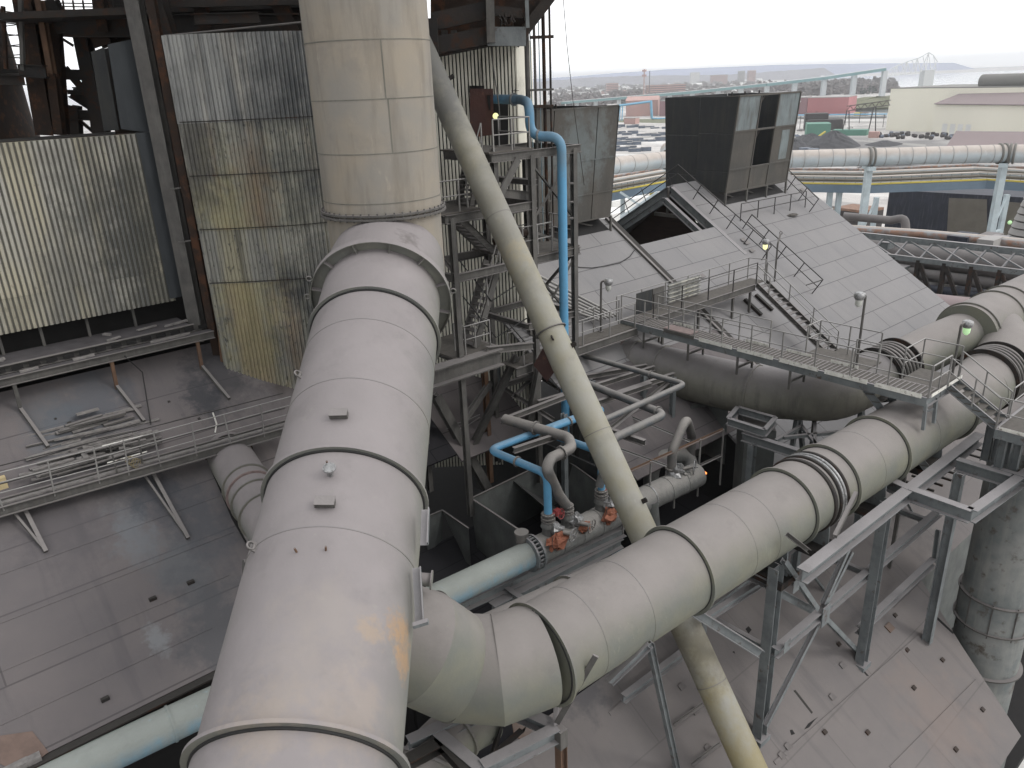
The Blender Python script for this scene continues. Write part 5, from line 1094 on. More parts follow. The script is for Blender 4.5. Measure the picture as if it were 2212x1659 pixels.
# ================================================================== SUPPORT FRAME UNDER THE SIDE DUCT
tf = thing('duct_support_frame', 'blue-grey lattice steel frame carrying the side duct above the lower roof', 'steel frame', (20, 9, 24))
YF = 8.78; ztop = 29.5
def Y8(q, y=YF): return PY(*q, y)
f1, f2 = PR(1640, 1590), PR(1860, 1432); xC = [f1.x, f2.x]
for f_, tq in ((f1, (1692, 1200)), (f2, (1909, 1060))):
    tp_ = PY(*tq, f_.y); MB().ibeam(f_, V((f_.x, f_.y, ztop)), .30, .32, (1, 0, 0)).build('column', M['steel'], tf); MB().box(f_-V((.26, .22, .2)), f_+V((.26, .22, .04))).build('base_plate', M['steel'], tf)
top0, top1 = Y8(c9(868, 1285), 8.3), Y8(c9(1930, 545), 8.3); top1.z = top0.z = (top0.z+top1.z)/2
MB().ibeam(top0, top1, .34, .38).build('chord', M['steel'], tf)
gp = Y8(c10(1130, 290)); zg_ = gp.z
MB().ibeam((xC[0], YF, zg_), (xC[1]+5.5, YF, zg_), .24, .30).build('beam', M['steel'], tf)
zl_ = Y8(c10(1390, 330)).z; MB().ibeam((xC[1], YF, zl_), (xC[1]+5.8, YF, zl_), .24, .30).build('beam', M['steel'], tf)
MB().box((gp.x-.22, YF-.16, zg_-.35), (gp.x+.22, YF-.13, zg_+.35)).build('gusset', M['steel'], tf)
for qa, qb in ((c10(930, 10), c10(1105, 265)), (c10(1290, -40), c10(1145, 250)), (c10(1110, 345), c10(830, 890)), (c10(1150, 315), c10(1330, 500)), (c9(1190, 1060), c9(990, 1510)), (c9(1690, 1060), c9(1665, 1255))):
    MB().ibeam(Y8(qa), Y8(qb), .15, .15, (0, -1, 0)).build('brace', M['steel'], tf)
for qa, qb in ((c9(1560, 980), c9(1340, 1290)), (c9(1500, 880), c9(1700, 1250)), (c9(900, 1290), c9(1060, 1500))): MB().angle(Y8(qa, 10.6), Y8(qb, 10.6), .12).build('brace', M['steel'], tf)
for i, x in enumerate((xC[0], (xC[0]+xC[1])/2, xC[1], xC[1]+4.6)):
    y2 = 11.3; MB().ibeam((x+.1, YF+.16, 28.8), (x+.1, y2, 28.8), .22, .28).build('cross_beam', M['steel'], tf)
    if i != 1: MB().ibeam((x+.1, y2, zr(y2)), (x+.1, y2, 28.7), .24, .24, (0, 1, 0)).build('column', M['steel'], tf)
    if i != 1: MB().ibeam((x+.1, YF+.16, zg_-.1), (x+.1, y2, zg_-.1), .16, .2).build('cross_beam', M['steel'], tf)
for za, x0_, x1_ in ((28.3, xC[0]-4.6, xC[1]+6), (26.6, xC[0], xC[1]+5), (25.6, xC[0]-3.5, xC[0])): MB().ibeam((x0_, 11.3, za), (x1_, 11.3, za), .2, .26).build('beam', M['steel'], tf)
MB().ibeam(PY(*c10(430, 270), 9.6), Y8(c10(805, 505)), .16, .24).build('beam', M['steel'], tf); MB().ibeam(PY(*c10(520, 315), 9.8), PY(*c10(870, 90), 9.8), .16, .22).build('beam', M['steel'], tf)
MB().ibeam(PY(*c10(905, 180), 9.6), PY(*c10(1100, 285), 9.4), .16, .24).build('beam', M['steel'], tf)
for x in (xC[0]+.5, xC[0]+2.6, xC[1]+.4, xC[1]+4.2):
    c = SA.lerp(SB, (x-SA.x)/(SB.x-SA.x)); zs = 29.0; mb = MB(); mb.poly([(x, c.y-1.0, zs), (x, c.y+1.0, zs), (x, c.y+.95, c.z-.55), (x, c.y+.5, c.z-1.0), (x, c.y-.5, c.z-1.0), (x, c.y-.95, c.z-.55)], .05, (1, 0, 0)); mb.build('saddle', M['steel'], tf)
    MB().box((x-.45, c.y-1.1, zs-.25), (x+.45, c.y+1.1, zs-.02)).build('saddle_block', M['dsteel'], tf)
for (qa, qb) in ((c9(775, 1090), c9(905, 1190)), (c9(1190, 835), c9(1060, 1100))):
    MB().chan(PY(*qa, 8.6), PY(*qb, 8.3), .10, .12).build('loose_strut', M['steel2'], tf)
for k in range(9):   # ladder-like grating strip seen behind the chord
    a = PY(*c9(1420+k*55, 790-k*30), 10.9); MB().bar(a, a+V((.0, -1.2, 0)), .08, .08).build('rung', M['dsteel'], tf)
# outrigger beams of the platform (open rectangle)
orr = thing('outrigger_frame', 'open rectangle of I-beams cantilevered in front of the duct support frame', 'steel frame', tuple(PZ(*c9(1890, 970), 28.6)))
zo = top1.z
r0, r1, r2 = PZ(*c9(1515, 840), zo), PZ(*c9(1890, 975), zo), PZ(*c9(2300, 680), zo); r3 = PZ(*c9(1800, 660), zo); r4 = PZ(*c9(2130, 760), zo)
for a, b in ((r0, r1), (r1, r2), (r3, r4)): MB().ibeam(a, b, .3, .42).build('beam', M['steel'], orr)
MB().ibeam(PZ(*c9(1370, 770), zo), r0, .3, .4).build('beam', M['steel'], orr)
for q in (c9(1970, 640), c9(2140, 720), c9(2030, 650)):
    b = PZ(*q, zo); MB().ibeam(b, V((b.x, b.y, 31.0)), .22, .22, (0, -1, 0)).build('post', M['steel'], orr)
b = PZ(*c9(1820, 720), zo); MB().ibeam(b, V((b.x, b.y, zr(b.y))), .28, .28, (0, -1, 0)).build('post', M['steel'], orr)
# left prop under the duct, near the inclined pipe
pr0 = thing('duct_prop', 'pair of slim leaning steel props under the side duct left of the olive pipe', 'steel props', tuple(PR(*c10(360, 1117))))
def RB(q, z): return PZ(*c10(*q), z)
top = PY(*c10(215, 455), 9.0)
MB().ibeam(PR(*c10(362, 1130)), top, .13, .15, (1, 0, 0)).build('prop', M['steel'], pr0)
MB().ibeam(top, PY(*c10(0, 660), 9.4), .15, .18).build('brace', M['steel'], pr0); MB().angle(PR(*c10(800, 1040)), PR(*c10(680, 830), 1.2), .12).build('brace', M['steel2'], pr0)
for (a, b) in (((320, 905), (475, 795)), ((415, 1117), (565, 1003))): MB().angle(PR(*c10(*a))+RN*.3, PR(*c10(*b))+RN*.3, .08).build('tie', M['steel2'], pr0)
# beams below the elbow at the bottom edge
ef = thing('elbow_support', 'dark I-beams forming the bracket under the side duct elbow at the bottom edge', 'steel frame', tuple(P(1000, 1600, 14.8)))
zz = 28.55
for (a, b, h_) in ((c11(525, 1420), c11(1010, 1195), .32), (c11(525, 1530), c11(800, 1385), .22), (c11(690, 1330), c11(1010, 1600), .28), (c11(1020, 1590), c11(1520, 1335), .36), (c11(1220, 1185), c11(1520, 1320), .3), (c11(690, 1340), c11(930, 1600), .22)):
    MB().ibeam(PZ(*a, zz), PZ(*b, zz), .28, h_).build('beam', M['steel'] if h_ > .25 else M['dsteel'], ef)
for (a, b) in ((c11(1160, 1195), c11(1050, 1580)), (c11(1290, 1300), c11(1060, 1500))): MB().angle(PZ(*a, 28.3), PZ(*b, 27.2), .14).build('brace', M['dsteel'], ef)
q = PZ(*c11(1545, 1340), zz); MB().box(q-V((.12, .12, .35)), q+V((.1, .1, .15))).build('end_plate', M['steel2'], ef)
MB().ibeam(q, V((q.x, q.y, zr(q.y))), .2, .2, (1, 0, 0)).build('post', M['rust'], ef)
MB().bar(PZ(*c11(1520, 1270), 28.8), PY(*c11(1780, 820), 8.9), .05, .12).build('thin_strut', M['steel2'], ef)
MB().poly([PZ(*c11(1500, 1140), 28.9), PZ(*c11(1535, 1140), 28.9), PZ(*c11(1535, 1260), 28.8), PZ(*c11(1505, 1290), 28.8)], .03, (0, -1, 0)).build('saddle', M['steel'], ef)
mb = MB(); mb.poly([PR(*c11(1190, 1260))+RN*.3, PR(*c11(1280, 1200))+RN*.3, PR(*c11(1360, 1300))+RN*.3, PR(*c11(1280, 1420))+RN*.3, PR(*c11(1210, 1380))+RN*.3], .04, RN); mb.build('rusty_plate', M['rust'], ef)

# ================================================================== PIT: HOPPERS, BEAMS, MANIFOLD, SERVICE PIPES
hp = thing('open_hopper', 'open-topped dark steel hopper box with angled inner wall beside the valve manifold', 'hopper', (16, 17.5, 26))
h0, h1, h2, h3 = [PZ(*q, 27.6) for q in ((1018, 1078), (1150, 1165), (1335, 1075), (1210, 985))]
zbh = 25.2; lowp = [V((p.x+.15*(1 if i in (0, 1) else -1), p.y, zbh)) for i, p in enumerate((h0, h1, h2, h3))]
tops = [h0, h1, h2, h3]
for i in range(4):
    a, b = tops[i], tops[(i+1) % 4]; c_, d = lowp[(i+1) % 4], lowp[i]; nrm = (b-a).cross(d-a)
    MB().poly([a, b, c_, d], .03, nrm).build('side_plate', M['hopper'], hp); MB().bar(a+UP*.02, b+UP*.02, .07, .05).build('rim', M['steel2'], hp)
MB().poly([h0.lerp(h3, .45)-UP*.1, h1.lerp(h2, .55)-UP*.9, lowp[2], lowp[3]], .04, UP).build('inner_plate', M['towerd'], hp)
MB().poly([V((p.x, p.y, zbh+.02)) for p in lowp], .02, UP).build('bottom', M['dark'], hp)
h2_ = thing('open_chute', 'triangular-sided open chute between the downcomer and the hopper box', 'chute', tuple(PZ(975, 1190, 26.5)))
qa = [PZ(*q, 27.0) for q in (c8(120, 1060), c8(235, 1012), c8(405, 1130))]
mb = MB(); mb.poly([qa[1], qa[2], V((qa[2].x, qa[2].y, 25.0)), V((qa[1].x+.8, qa[1].y, 24.6))], .04, (-1, -1, 0)); mb.build('side_plate', M['hopper'], h2_)
mb = MB(); mb.poly([qa[0], qa[1], V((qa[1].x, qa[1].y+.3, 24.6)), V((qa[0].x, qa[0].y, 24.6))], .04, (0, -1, 0)); mb.build('side_plate', M['hopper'], h2_); MB().bar(qa[1], qa[2], .06, .06).build('rim', M['steel2'], h2_)
MB().bar(qa[0], qa[1], .06, .06).build('rim', M['steel2'], h2_)
MB().poly([PZ(940, 1200, 25.3), PZ(1010, 1170, 25.3), PZ(1020, 1230, 25.0), PZ(950, 1260, 25.0)], .05, UP).build('floor_plate', M['roofL'], h2_)
# long twin I-beams
for k, (a, b, zq, lb) in enumerate(((c8(300, 1659), c8(1420, 1140), 27.0, 'upper of two long blue-grey beams lying in the pit beside the pale blue main'), (c8(560, 1659), c8(1400, 1215), 26.6, 'lower of two long blue-grey beams lying in the pit'))):
    t = thing('pit_beam', lb, 'beam', tuple(PZ(*a, zq)), 'long beams in the pit'); A, B = PZ(*a, zq), PZ(*b, zq); MB().ibeam(A, B, .34, .36).build('beam', M['steel'], t)
    MB().ibeam(A+V((2, 0, -.2)), A+V((2, -1.2, -.2)), .2, .25).build('stub', M['steel'], t)
sp_ = [PZ(*c8(q), 26.5) if False else PZ(*c8(*q), 26.2) for q in ((1230, 1330), (1380, 1250))]
for k, p in enumerate(sp_):
    t = thing('drop_pipe', ('left' if k == 0 else 'right')+' one of two short blue-grey drop pipes under the long pit beams', 'pipe', tuple(p)); MB().tube([p, p-UP*2.2], .2, 16).build('pipe_shell', M['bluegrey'], t)
# manifold main
mn = thing('valve_manifold', 'lagged grey manifold pipe with valves joined to a faded pale blue main', 'manifold', tuple(PZ(1150, 1195, 28)))
m0_, m1_ = PZ(-140, 1805, 28.0), PZ(1142, 1198, 28.0)
m2_ = PZ(1505, 1025, 28.0)
MB().tube([m0_, m1_], .43, 32).build('main_pipe', M['bluegrey'], mn)
ax = (m1_-m0_).normalized()
for f_ in (.30,): MB().ring(m0_.lerp(m1_, f_), ax, .42, .455, .05, 32).build('coupling', M['bluegrey'], mn)
mb = MB(); mb.ring(m1_+ax*.0, ax, .42, .58, .07, 32); mb.ring(m1_+ax*.26, ax, .42, .58, .07, 32)
for k in range(24):
    th = k*math.pi/12; e = ax.cross(UP).normalized()*math.cos(th)+ax.cross(UP).normalized().cross(ax)*math.sin(th); mb.bar(m1_+e*.52+ax*.02, m1_+e*.52+ax*.25, .045, .045)
mb.build('bolted_coupling', M['steel'], mn)
MB().tube([m1_+ax*.3, m2_], .46, 32).build('lagged_pipe', M['lag'], mn)
for v in range(1, 9): MB().ring((m1_+ax*.3).lerp(m2_, v/9), ax, .455, .478, .05, 32).build('lagging_band', M['lag'] if v != 6 else M['foil'], mn)
mb = MB(); p = m1_-ax*.05+V((0, .25, .55)); mb.tube([p-UP*.2, p+UP*.12], .19, 8); mb.tube([p+UP*.12, p+UP*.2], .23, 14); mb.build('actuator', M['pipeg'], mn)
def valve(u, v, hw, wheel_mat='foil', tarp=True, k=0):
    c = PZ(u, v, 28.55); base = V((c.x, m1_.lerp(m2_, (c.x-m1_.x)/(m2_.x-m1_.x)).y, 28.4))
    t = thing('gate_valve', hw, 'valve', tuple(base), 'valves along the manifold')
    MB().tube([base, base+UP*.25, base+UP*.32, base+UP*.5], .16, 16, rr=[.22, .19, .26, .17]).build('body', M['lag'], t)
    mb = MB(); flangering(mb, base+UP*.52, UP, .17, 12, .05); flangering(mb, base+UP*.62, UP, .17, 12, .05); flangering(mb, base+UP*.76, UP, .16, 12, .04); mb.tube([base+UP*.5, base+UP*.8], .15, 14); mb.build('flange', M['pipeg'], t)
    MB().lump(base+V((.12, -.2, .24)), .24, k+3, jit=.4).build('foil_wrap', M['foil'], t)
    d = V((.25, -1, -.1)).normalized(); MB().tube([base+V((0, -.1, .22)), base+V((.2, -.05, .22))+d*.62], .075, 10).build('bonnet', M['pipeg'], t)
    handwheel(t, base+V((.2, -.05, .22))+d*.72, d, .23, M[wheel_mat])
    return t, base
def tarp(label, c, s, seed):
    t = thing('orange_tarp', label, 'tarpaulin', tuple(c), 'orange tarpaulins round the valves'); MB().lump(c, s, seed, jit=.45, sq=(1.2, .6, .8)).build('cloth', M['orange'], t)
    MB().torus(c+V((0, -.02, .02)), (.3, -1, .2), s*.8, .012, 14, 5).build('tie_cord', M['black'], t)
v1, b1_ = valve(1175, 1140, 'gate valve at the foot of the left blue pipe, orange tarp on its near side', k=1)
v2, b2_ = valve(1216, 1122, 'gate valve at the foot of the thick grey S-bend pipe', 'pipeg', k=2)
v3, b3_ = valve(1283, 1085, 'gate valve at the foot of the blue pipe nearest the inclined pipe', k=3)
tarp('crumpled orange tarp bundle hanging over the near end of the manifold', b1_+V((-.1, -.45, -.04)), .33, 5)
tarp('small orange tarp folded below the grey S-bend valve', b2_+V((.38, -.42, -.06)), .22, 6)
tarp('flat orange tarp spread under the valve next to the inclined pipe', b3_+V((-.05, -.4, -.0)), .32, 7)
MB().bar(b1_+V((-.08, -.1, .75)), b1_+V((.3, -.15, .8)), .07, .05).build('red_lever', M['red'], v1); MB().bar(b3_+V((-.08, -.1, .75)), b3_+V((.3, -.15, .8)), .06, .05).build('red_lever', M['red'], v3)
handwheel(v2, b2_+V((-.45, -.2, .72)), (.2, -1, .2), .16, M['red']); MB().box(b2_+V((-.62, -.15, .66)), b2_+V((-.42, 0, .86))).build('red_gearbox', M['red'], v2)
def spipe(label, pts, r, mat, R=.45, n=18, name='service_pipe', flg=(), grp='service pipes above the pit'):
    t = thing(name, label, 'pipe', tuple(pts[-1]), grp); MB().tube(fillet(pts, R, 6), r, n).build('pipe_shell', M[mat], t)
    for (i, f_) in flg: mb = MB(); flangering(mb, pts[i].lerp(pts[i+1], f_), pts[i+1]-pts[i], r, 10, .05); mb.build('flange', M['pipeg'], t)
    return t
zp = 30.2
tb = V((b1_.x, b1_.y, 0)); q1 = PZ(1165, 1030, 30.3); 
top1_ = PX(1168, 1030, b1_.x); zA = PY(1168, 1030, b1_.y).z
pA = V((b1_.x, b1_.y, zA)); pB = PZ(1057, 972, zA); pC = PZ(1235, 906, zA)
spipe('bright blue pipe with square turns rising from the left manifold valve', [b1_+UP*.8, pA, pB, pC, pC+(pC-pB)*.25], .13, 'blue', .32, flg=((1, .5),))
zB = PY(1200, 1000, b2_.y).z
pS = [b2_+UP*.72, V((b2_.x, b2_.y, PY(1215, 1075, b2_.y).z+.2)), PY(1205, 1010, b2_.y+.3), PZ(1185, 990, zB), PZ(1215, 972, zB+.05), PZ(1222, 945, zB+.1), PZ(1085, 910, zB+.1)]
spipe('thick brownish-grey S-bend pipe rising from the middle manifold valve', [b2_+UP*.72, PY(1207, 1070, b2_.y), PY(1180, 1012, b2_.y), PZ(1190, 990, zB), PZ(1235, 968, zB), PZ(1228, 945, zB), PZ(1090, 905, zB)], .18, 'pipeg', .5, flg=((3, .5), (5, .5)))
zC = PY(1281, 950, b3_.y).z
pD = V((b3_.x, b3_.y, PY(1281, 985, b3_.y).z)); spipe('blue pipe turning down to the valve nearest the inclined pipe', [b3_+UP*.72, pD, PZ(1200, 942, pD.z), PZ(1190, 925, pD.z), PZ(1300, 885, pD.z)], .125, 'blue', .3, flg=((3, .35),))
z5 = 31.25
pe = [PZ(*q, z5) for q in ((1250, 765), (1480, 830), (1310, 905), (1200, 950))]
spipe('slate-grey pipe with a hairpin corner below the curved duct', pe[:3]+[pe[2]+(pe[2]-pe[1])*.2], .11, 'piped', .3, flg=((0, .7),))
z6 = 31.0
pf = [PZ(*c8(1100, 150), z6), PZ(*c8(1690, 385), z6), PZ(*c8(1345, 545), z6), PZ(*c8(1345, 545), z6)+V((-.5, .1, -1.6))]
spipe('larger slate-grey pipe turning back through a flanged elbow toward the inclined pipe', pf, .145, 'piped', .4, flg=((0, .93),))
pg = PZ(1447, 1010, 28.9); zq_ = PY(1455, 985, 15.2).z
pgx = [PY(1450, 1040, 15.5), PY(1452, 975, 15.5), PY(1482, 905, 15.6), PY(1490, 900, 16.0), PY(1492, 985, 16.3)]
spipe('grey pipe looping over from the far end of the manifold', [pgx[0], pgx[1], pgx[2]+V((0, 0, .05)), pgx[4]+V((0, 0, .9)), pgx[4]-V((0, 0, .3))], .17, 'pipeg', .5, flg=((0, .2), (0, .45)))
v4b = V((pgx[0].x, pgx[0].y, 28.35)); t4 = thing('gate_valve', 'wrapped gate valve with the largest handwheel at the far end of the manifold', 'valve', tuple(v4b), 'valves along the manifold')
MB().lump(v4b+V((.1, -.1, .15)), .33, 21, jit=.3).build('foil_wrap', M['foil'], t4); MB().lump(v4b+V((.45, -.25, -.1)), .25, 22, jit=.35).build('foil_wrap', M['lag'], t4)
handwheel(t4, v4b+V((.75, -.45, .25)), (.5, -1, 0), .26, M['foil']); MB().tube([v4b+V((.2, -.1, .2)), v4b+V((.75, -.45, .25))], .06, 8).build('stem', M['pipeg'], t4)
el = [PY(1400, 1090, 15.9), PY(1400, 1010, 16.4), PY(1445, 975, 16.4), PY(1492, 1010, 16.2), PY(1490, 1060, 15.8)]
spipe('fat lagged hairpin bend behind the large handwheel', [PY(1405, 1080, 17), PY(1408, 990, 17), PY(1490, 980, 16.4), PY(1495, 1045, 15.9)], .30, 'lag', .7, 24)
spipe('short vertical lagged pipe dropping below the manifold end', [PY(1405, 1080, 15.2), PY(1412, 1150, 15.2)], .26, 'hopper', .3, 20)
# rack frames under the service pipes
rk = thing('pipe_rack', 'tangled rack of steel beams and braces carrying the service pipes', 'steel frame', (19, 18, 29))
def rb_(q0, q1, z, w_=.16, h_=.2, mt='steel2', nm='beam', up=None, kind='ibeam', z2=None):
    A, B = PZ(*q0, z), PZ(*q1, z2 if z2 is not None else z); f = MB(); (f.ibeam if kind == 'ibeam' else f.angle if kind == 'angle' else f.bar)(*((A, B, w_, h_, up) if kind != 'angle' else (A, B, w_))); return f.build(nm, M[mt], rk)
zR = 30.75
for (a, b) in ((c8(1120, 95), c8(1350, 5)), (c8(1120, 150), c8(1570, 70)), (c8(1140, 230), c8(1620, 80)), (c8(1380, 250), c8(1750, 125)), (c8(1215, 320), c8(1600, 190)), (c8(640, 190), c8(870, 120)), (c8(620, 430), c8(1060, 260)), (c8(860, 310), c8(1060, 250)), (c8(700, 620), c8(1000, 520)), (c8(1300, 480), c8(1560, 570))): rb_(a, b, zR)
for (a, b) in ((c8(1310, 500), c8(1740, 150)), (c8(630, 210), c8(960, 420)), (c8(700, 30), c8(1020, 230)), (c8(700, 270), c8(860, 110))): rb_(a, b, zR-.3, .12, kind='angle', nm='brace')
for q in (c8(590, 70), c8(1215, 160), c8(1745, 140), c8(1550, 120), c8(1560, 100), c8(1030, 380)):
    A = PZ(*q, zR); MB().ibeam(A, V((A.x, A.y, max(25.0, zr(A.y)-3.5))), .18, .18, (0, -1, 0)).build('column', M['steel'], rk)
rc = PZ(*c8(510, 85), 31.6); MB().chan(rc, V((rc.x, rc.y, 26.6)), .18, .2, (0, -1, 0)).build('rusty_column', M['rust'], rk, 'orange rusted column')
for (a, b, za, zb4, w_) in ((c8(190, 260), c8(530, 870), 31.0, 26.5, .34), (c8(720, 0), c8(430, 600), 32.3, 28.5, .24), (c8(870, 60), c8(790, 500), 32.2, 29.3, .24), (c8(545, 180), c8(380, 420), 31, 30, .2)):
    MB().ibeam(PZ(*a, za), PZ(*b, zb4), w_, w_, (0, -1, 0)).build('brace', M['steel2'], rk)
gA, gB = PY(*c5(230, 1620), sty-.2), PY(*c5(765, 1455), sty-.2); gA.z = gB.z = (gA.z+gB.z)/2
MB().ibeam(gA+V((-1.5, 0, 0)), gB, .5, .62, t=.05).build('girder', M['steel2'], rk, 'deep grey girder with dusty top flange')
gC = PY(*c5(1030, 1370), sty-.2); MB().ibeam(gB+V((-.6, 0, .35)), gC, .2, .25).build('beam', M['steel2'], rk)
mb = MB(); random.seed(9)
for k in range(9):
    a = PZ(*c8(200+k*8, 300+k*22), 29.5); b = PZ(*c8(480, 260+k*18), 29.3); mb.tube([a, a.lerp(b, .5)-UP*random.uniform(.1, .35), b], .03, 5)
mb.build('hose', M['railm'], rk)
for k in range(4): rb_(c8(200, 330+k*45), c8(820, 160+k*50), 29.0-.1*k, .1, .14)
handrail(rk, [PZ(*c8(200, 310), 29.3), PZ(*c8(560, 210), 29.3)], .9, .9)
mb = MB()
for k in range(6): a = PR(*c5(1085, 800+k*38), .9-k*.1); b = PR(*c5(1720-k*30, 1130+k*6), .4); mb.tube([a, b], .06, 6)
mb.build('conduit_bank', M['railm'], rk)
# guarded edge frame right of the manifold
gf = thing('pit_guard_frame', 'rusty guard rail frame around the pit beside the far manifold valve', 'guard rail', tuple(PZ(1450, 960, 29)))
for (a, b) in ((c9(-700+0, 470), c9(385, 445)), ):
    pass
A, B = PZ(*c8(1420, 770), 29.4), PZ(*c9(385, 447), 29.4)
MB().angle(A, B, .08).build('rail', M['rust'], gf); MB().angle(A-UP*1.1, B-UP*1.1, .07).build('rail', M['steel2'], gf)
for k in range(5): p = A.lerp(B, k/4+.0); MB().bar(p, p-UP*2.4, .05, .05).build('post', M['railm'], gf)
for k, (a, b) in enumerate(((c8(1300, 330), c8(1850, 560)), (c8(1340, 590), c8(1700, 720)))): MB().angle(PZ(*a, 29.4), PZ(*b, 29.4), .06).build('rail', M['railm'], gf)
# dark box hopper with blue-grey frame right of it
dh = thing('dark_bin', 'tall dark bin with blue-grey beam frame standing below the curved duct', 'bin', tuple(PZ(1625, 1000, 27)))
a0, a1, a2 = PZ(*c9(412, 400), 29.7), PZ(*c9(632, 470), 29.7), PZ(*c9(700, 395), 29.7); a3 = PZ(*c9(470, 330), 29.7)
for p, q in ((a0, a1), (a1, a2), (a0, a3), (a3, a2)): MB().ibeam(p, q, .18, .3).build('beam', M['steel'], dh)
b0_ = [V((p.x, p.y, 0)) for p in (a0, a1, a2, a3)]
hh = [V((a0.x+.9, a0.y-.2, 29.3)), V((a1.x+1.2, a1.y+.2, 29.3)), V((a2.x+1.2, a2.y+1, 29.3)), V((a3.x+1, a3.y+.6, 29.3))]
mb = MB(); mb.hexa([p-UP*4.5 for p in hh]+hh); mb.build('bin_body', M['hopper'], dh)
A, B = PZ(*c9(500, 490), 29.3), PZ(*c9(910, 620), 29.3); MB().ibeam(A, B, .24, .34).build('beam', M['steel'], dh)
for q in (c9(560, 540), c9(830, 600)): p = PZ(*q, 29.2); MB().ibeam(p, p-UP*3.6, .24, .24, (1, 0, 0)).build('column', M['steel'], dh)
for (a, b) in ((c9(700, 520), c9(860, 430)), (c9(860, 430), c9(960, 560)), (c9(750, 500), c9(1150, 460)), (c9(940, 400), c9(940, 560))): MB().bar(PZ(*a, 29.2), PZ(*b, 29.2), .12, .12).build('brace', M['steel'], dh)
sb2 = thing('side_bin', 'grey open bin wall seen behind the looping grey pipe', 'bin', tuple(PZ(1560, 920, 28)))
q4 = [PZ(*c9(190, 300), 29.2), PZ(*c9(290, 270), 29.2), PZ(*c9(410, 330), 29.2)]
MB().poly([q4[0], q4[1], q4[1]-UP*2.5, q4[0]-UP*2.5], .04, (0, -1, 0)).build('side_plate', M['hopper'], sb2); MB().poly([q4[1], q4[2], q4[2]-UP*2.5, q4[1]-UP*2.5], .04, (-1, 0, 0)).build('side_plate', M['hopper'], sb2); MB().bar(q4[0], q4[1], .06, .06).build('rim', M['steel2'], sb2)
# strap supports of the curved duct
for (x, y) in ((26.3, 14.0), (28.2, 12.4)):
    t = thing('pipe_support', 'steel V-leg carrying the curved duct near its '+('bend' if x < 27 else 'far end'), 'support', (x, y, zr(y)), 'legs under the curved duct')
    for d in (-.7, .7): MB().ibeam((x+d, y-abs(d)*.3, zr(y)), (x, y, 29.7), .16, .16, (0, -1, 0)).build('leg', M['steel'], t)
    MB().box((x-.7, y-.1, 29.5), (x+.7, y+.1, 29.62)).build('saddle', M['steel'], t)
# glow low in the pit
gl = thing('furnace_glow_spot', 'tiny orange glow of hot metal deep in the pit', 'glow', tuple(PZ(*c8(1955, 770), 26.0))); MB().lump(PZ(*c8(1953, 768), 26.0), .06, 2).build('ember', M['fire'], gl)

# small loose things on decks and frames
random.seed(31)
for q in ((1720, 1265), (1700, 1395), (1905, 1180), (1880, 1330)):
    p = Y8(q, YF-.2); MB().box(p-V((.16, .012, .2)), p+V((.16, 0, .2))).build('gusset', M['steel'], tf)
for (a, b, s_) in ((1000, 640, .5), (1100, 700, .4), (990, 560, .5)):
    MB().tube([Q((a, b)), Q((a+70, b+60), sty+.3)-UP*s_, Q((a+150, b+40), sty+.2)], .022, 5).build('cable', M['black'], tw)
# ================================================================== BACKGROUND
def hor(u): return 829.5-0  # unused
def G(u, v, z=0.0): return PZ(u, v, z)
def struct(name, mb, mat, kind='structure'):
    o = mb.build(name, mat); o['kind'] = kind; o['label'] = {'ground': 'grey brown industrial yard and land reaching the horizon'}.get(name, name.replace('_', ' ')+' seen in the distance'); o['category'] = name.split('_')[0]; return o
mt, n, b = newmat('yard_ground'); g = n.nodes.new('ShaderNodeNewGeometry'); pos = g.outputs['Position']
c = nmix(n, nramp(n, nnoise(n, pos, .012, 8, .6), .35, .65), (.36, .34, .32), (.52, .50, .48))
c = nmix(n, nramp(n, nnoise(n, pos, .05, 8, .65), .5, .62), c, (.26, .25, .245))
c = nmix(n, nmath(n, 'MULTIPLY', nramp(n, nnoise(n, pos, .03, 6, .6, (1, .15, 1)), .55, .65), .7), c, (.66, .65, .63))
n.links.new(c, b.inputs['Base Color']); b.inputs['Roughness'].default_value = .95; M['ground'] = mt
M['grass'] = plain('dull_grass', (.14, .145, .08), .95, 0, .35, .05); M['water'] = plain('river_water', (.30, .33, .36), .08, 0, .05, .01)
M['road'] = plain('pale_track', (.30, .29, .275), .95, 0, .2, .1)
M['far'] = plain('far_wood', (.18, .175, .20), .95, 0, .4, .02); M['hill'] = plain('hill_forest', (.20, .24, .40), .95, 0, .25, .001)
M['bush'] = plain('bare_tree_twigs', (.24, .21, .20), .95, 0, .4, .2); M['bushd'] = plain('dark_conifer', (.045, .06, .045), .95, 0, .3, .2)
M['beige'] = plain('beige_sheet_wall', (.84, .81, .69), .7, 0, .07, .03, sc3=(1, 1, .3))
M['maroof'] = plain('mauve_roof', (.25, .20, .20), .8, 0, .15, .05); M['ventg'] = plain('ridge_vent_grey', (.17, .165, .15), .7, 0, .2, .05)
M['redb'] = plain('red_sheet_wall', (.40, .15, .155), .7, 0, .12, .05); M['redd'] = plain('maroon_sheet_wall', (.24, .13, .14), .7, 0, .12, .05); M['brick'] = plain('brick_wall', (.46, .29, .26), .85, 0, .2, .1)
M['green'] = plain('green_sheet_wall', (.09, .24, .18), .7, 0, .15, .1); M['bgblack'] = plain('black_brown_wall', (.045, .038, .036), .8, 0, .4, .3); M['coal'] = plain('coal_heap', (.055, .055, .06), .95, 0, .35, .2)
M['bggrey'] = plain('grey_sheet_roof', (.30, .29, .28), .8, 0, .15, .1); M['white_b'] = plain('white_wall', (.72, .72, .70), .7, 0, .1, .1); M['slabst'] = plain('steel_slab_blue', (.13, .16, .21), .5, .3, .4, .5)
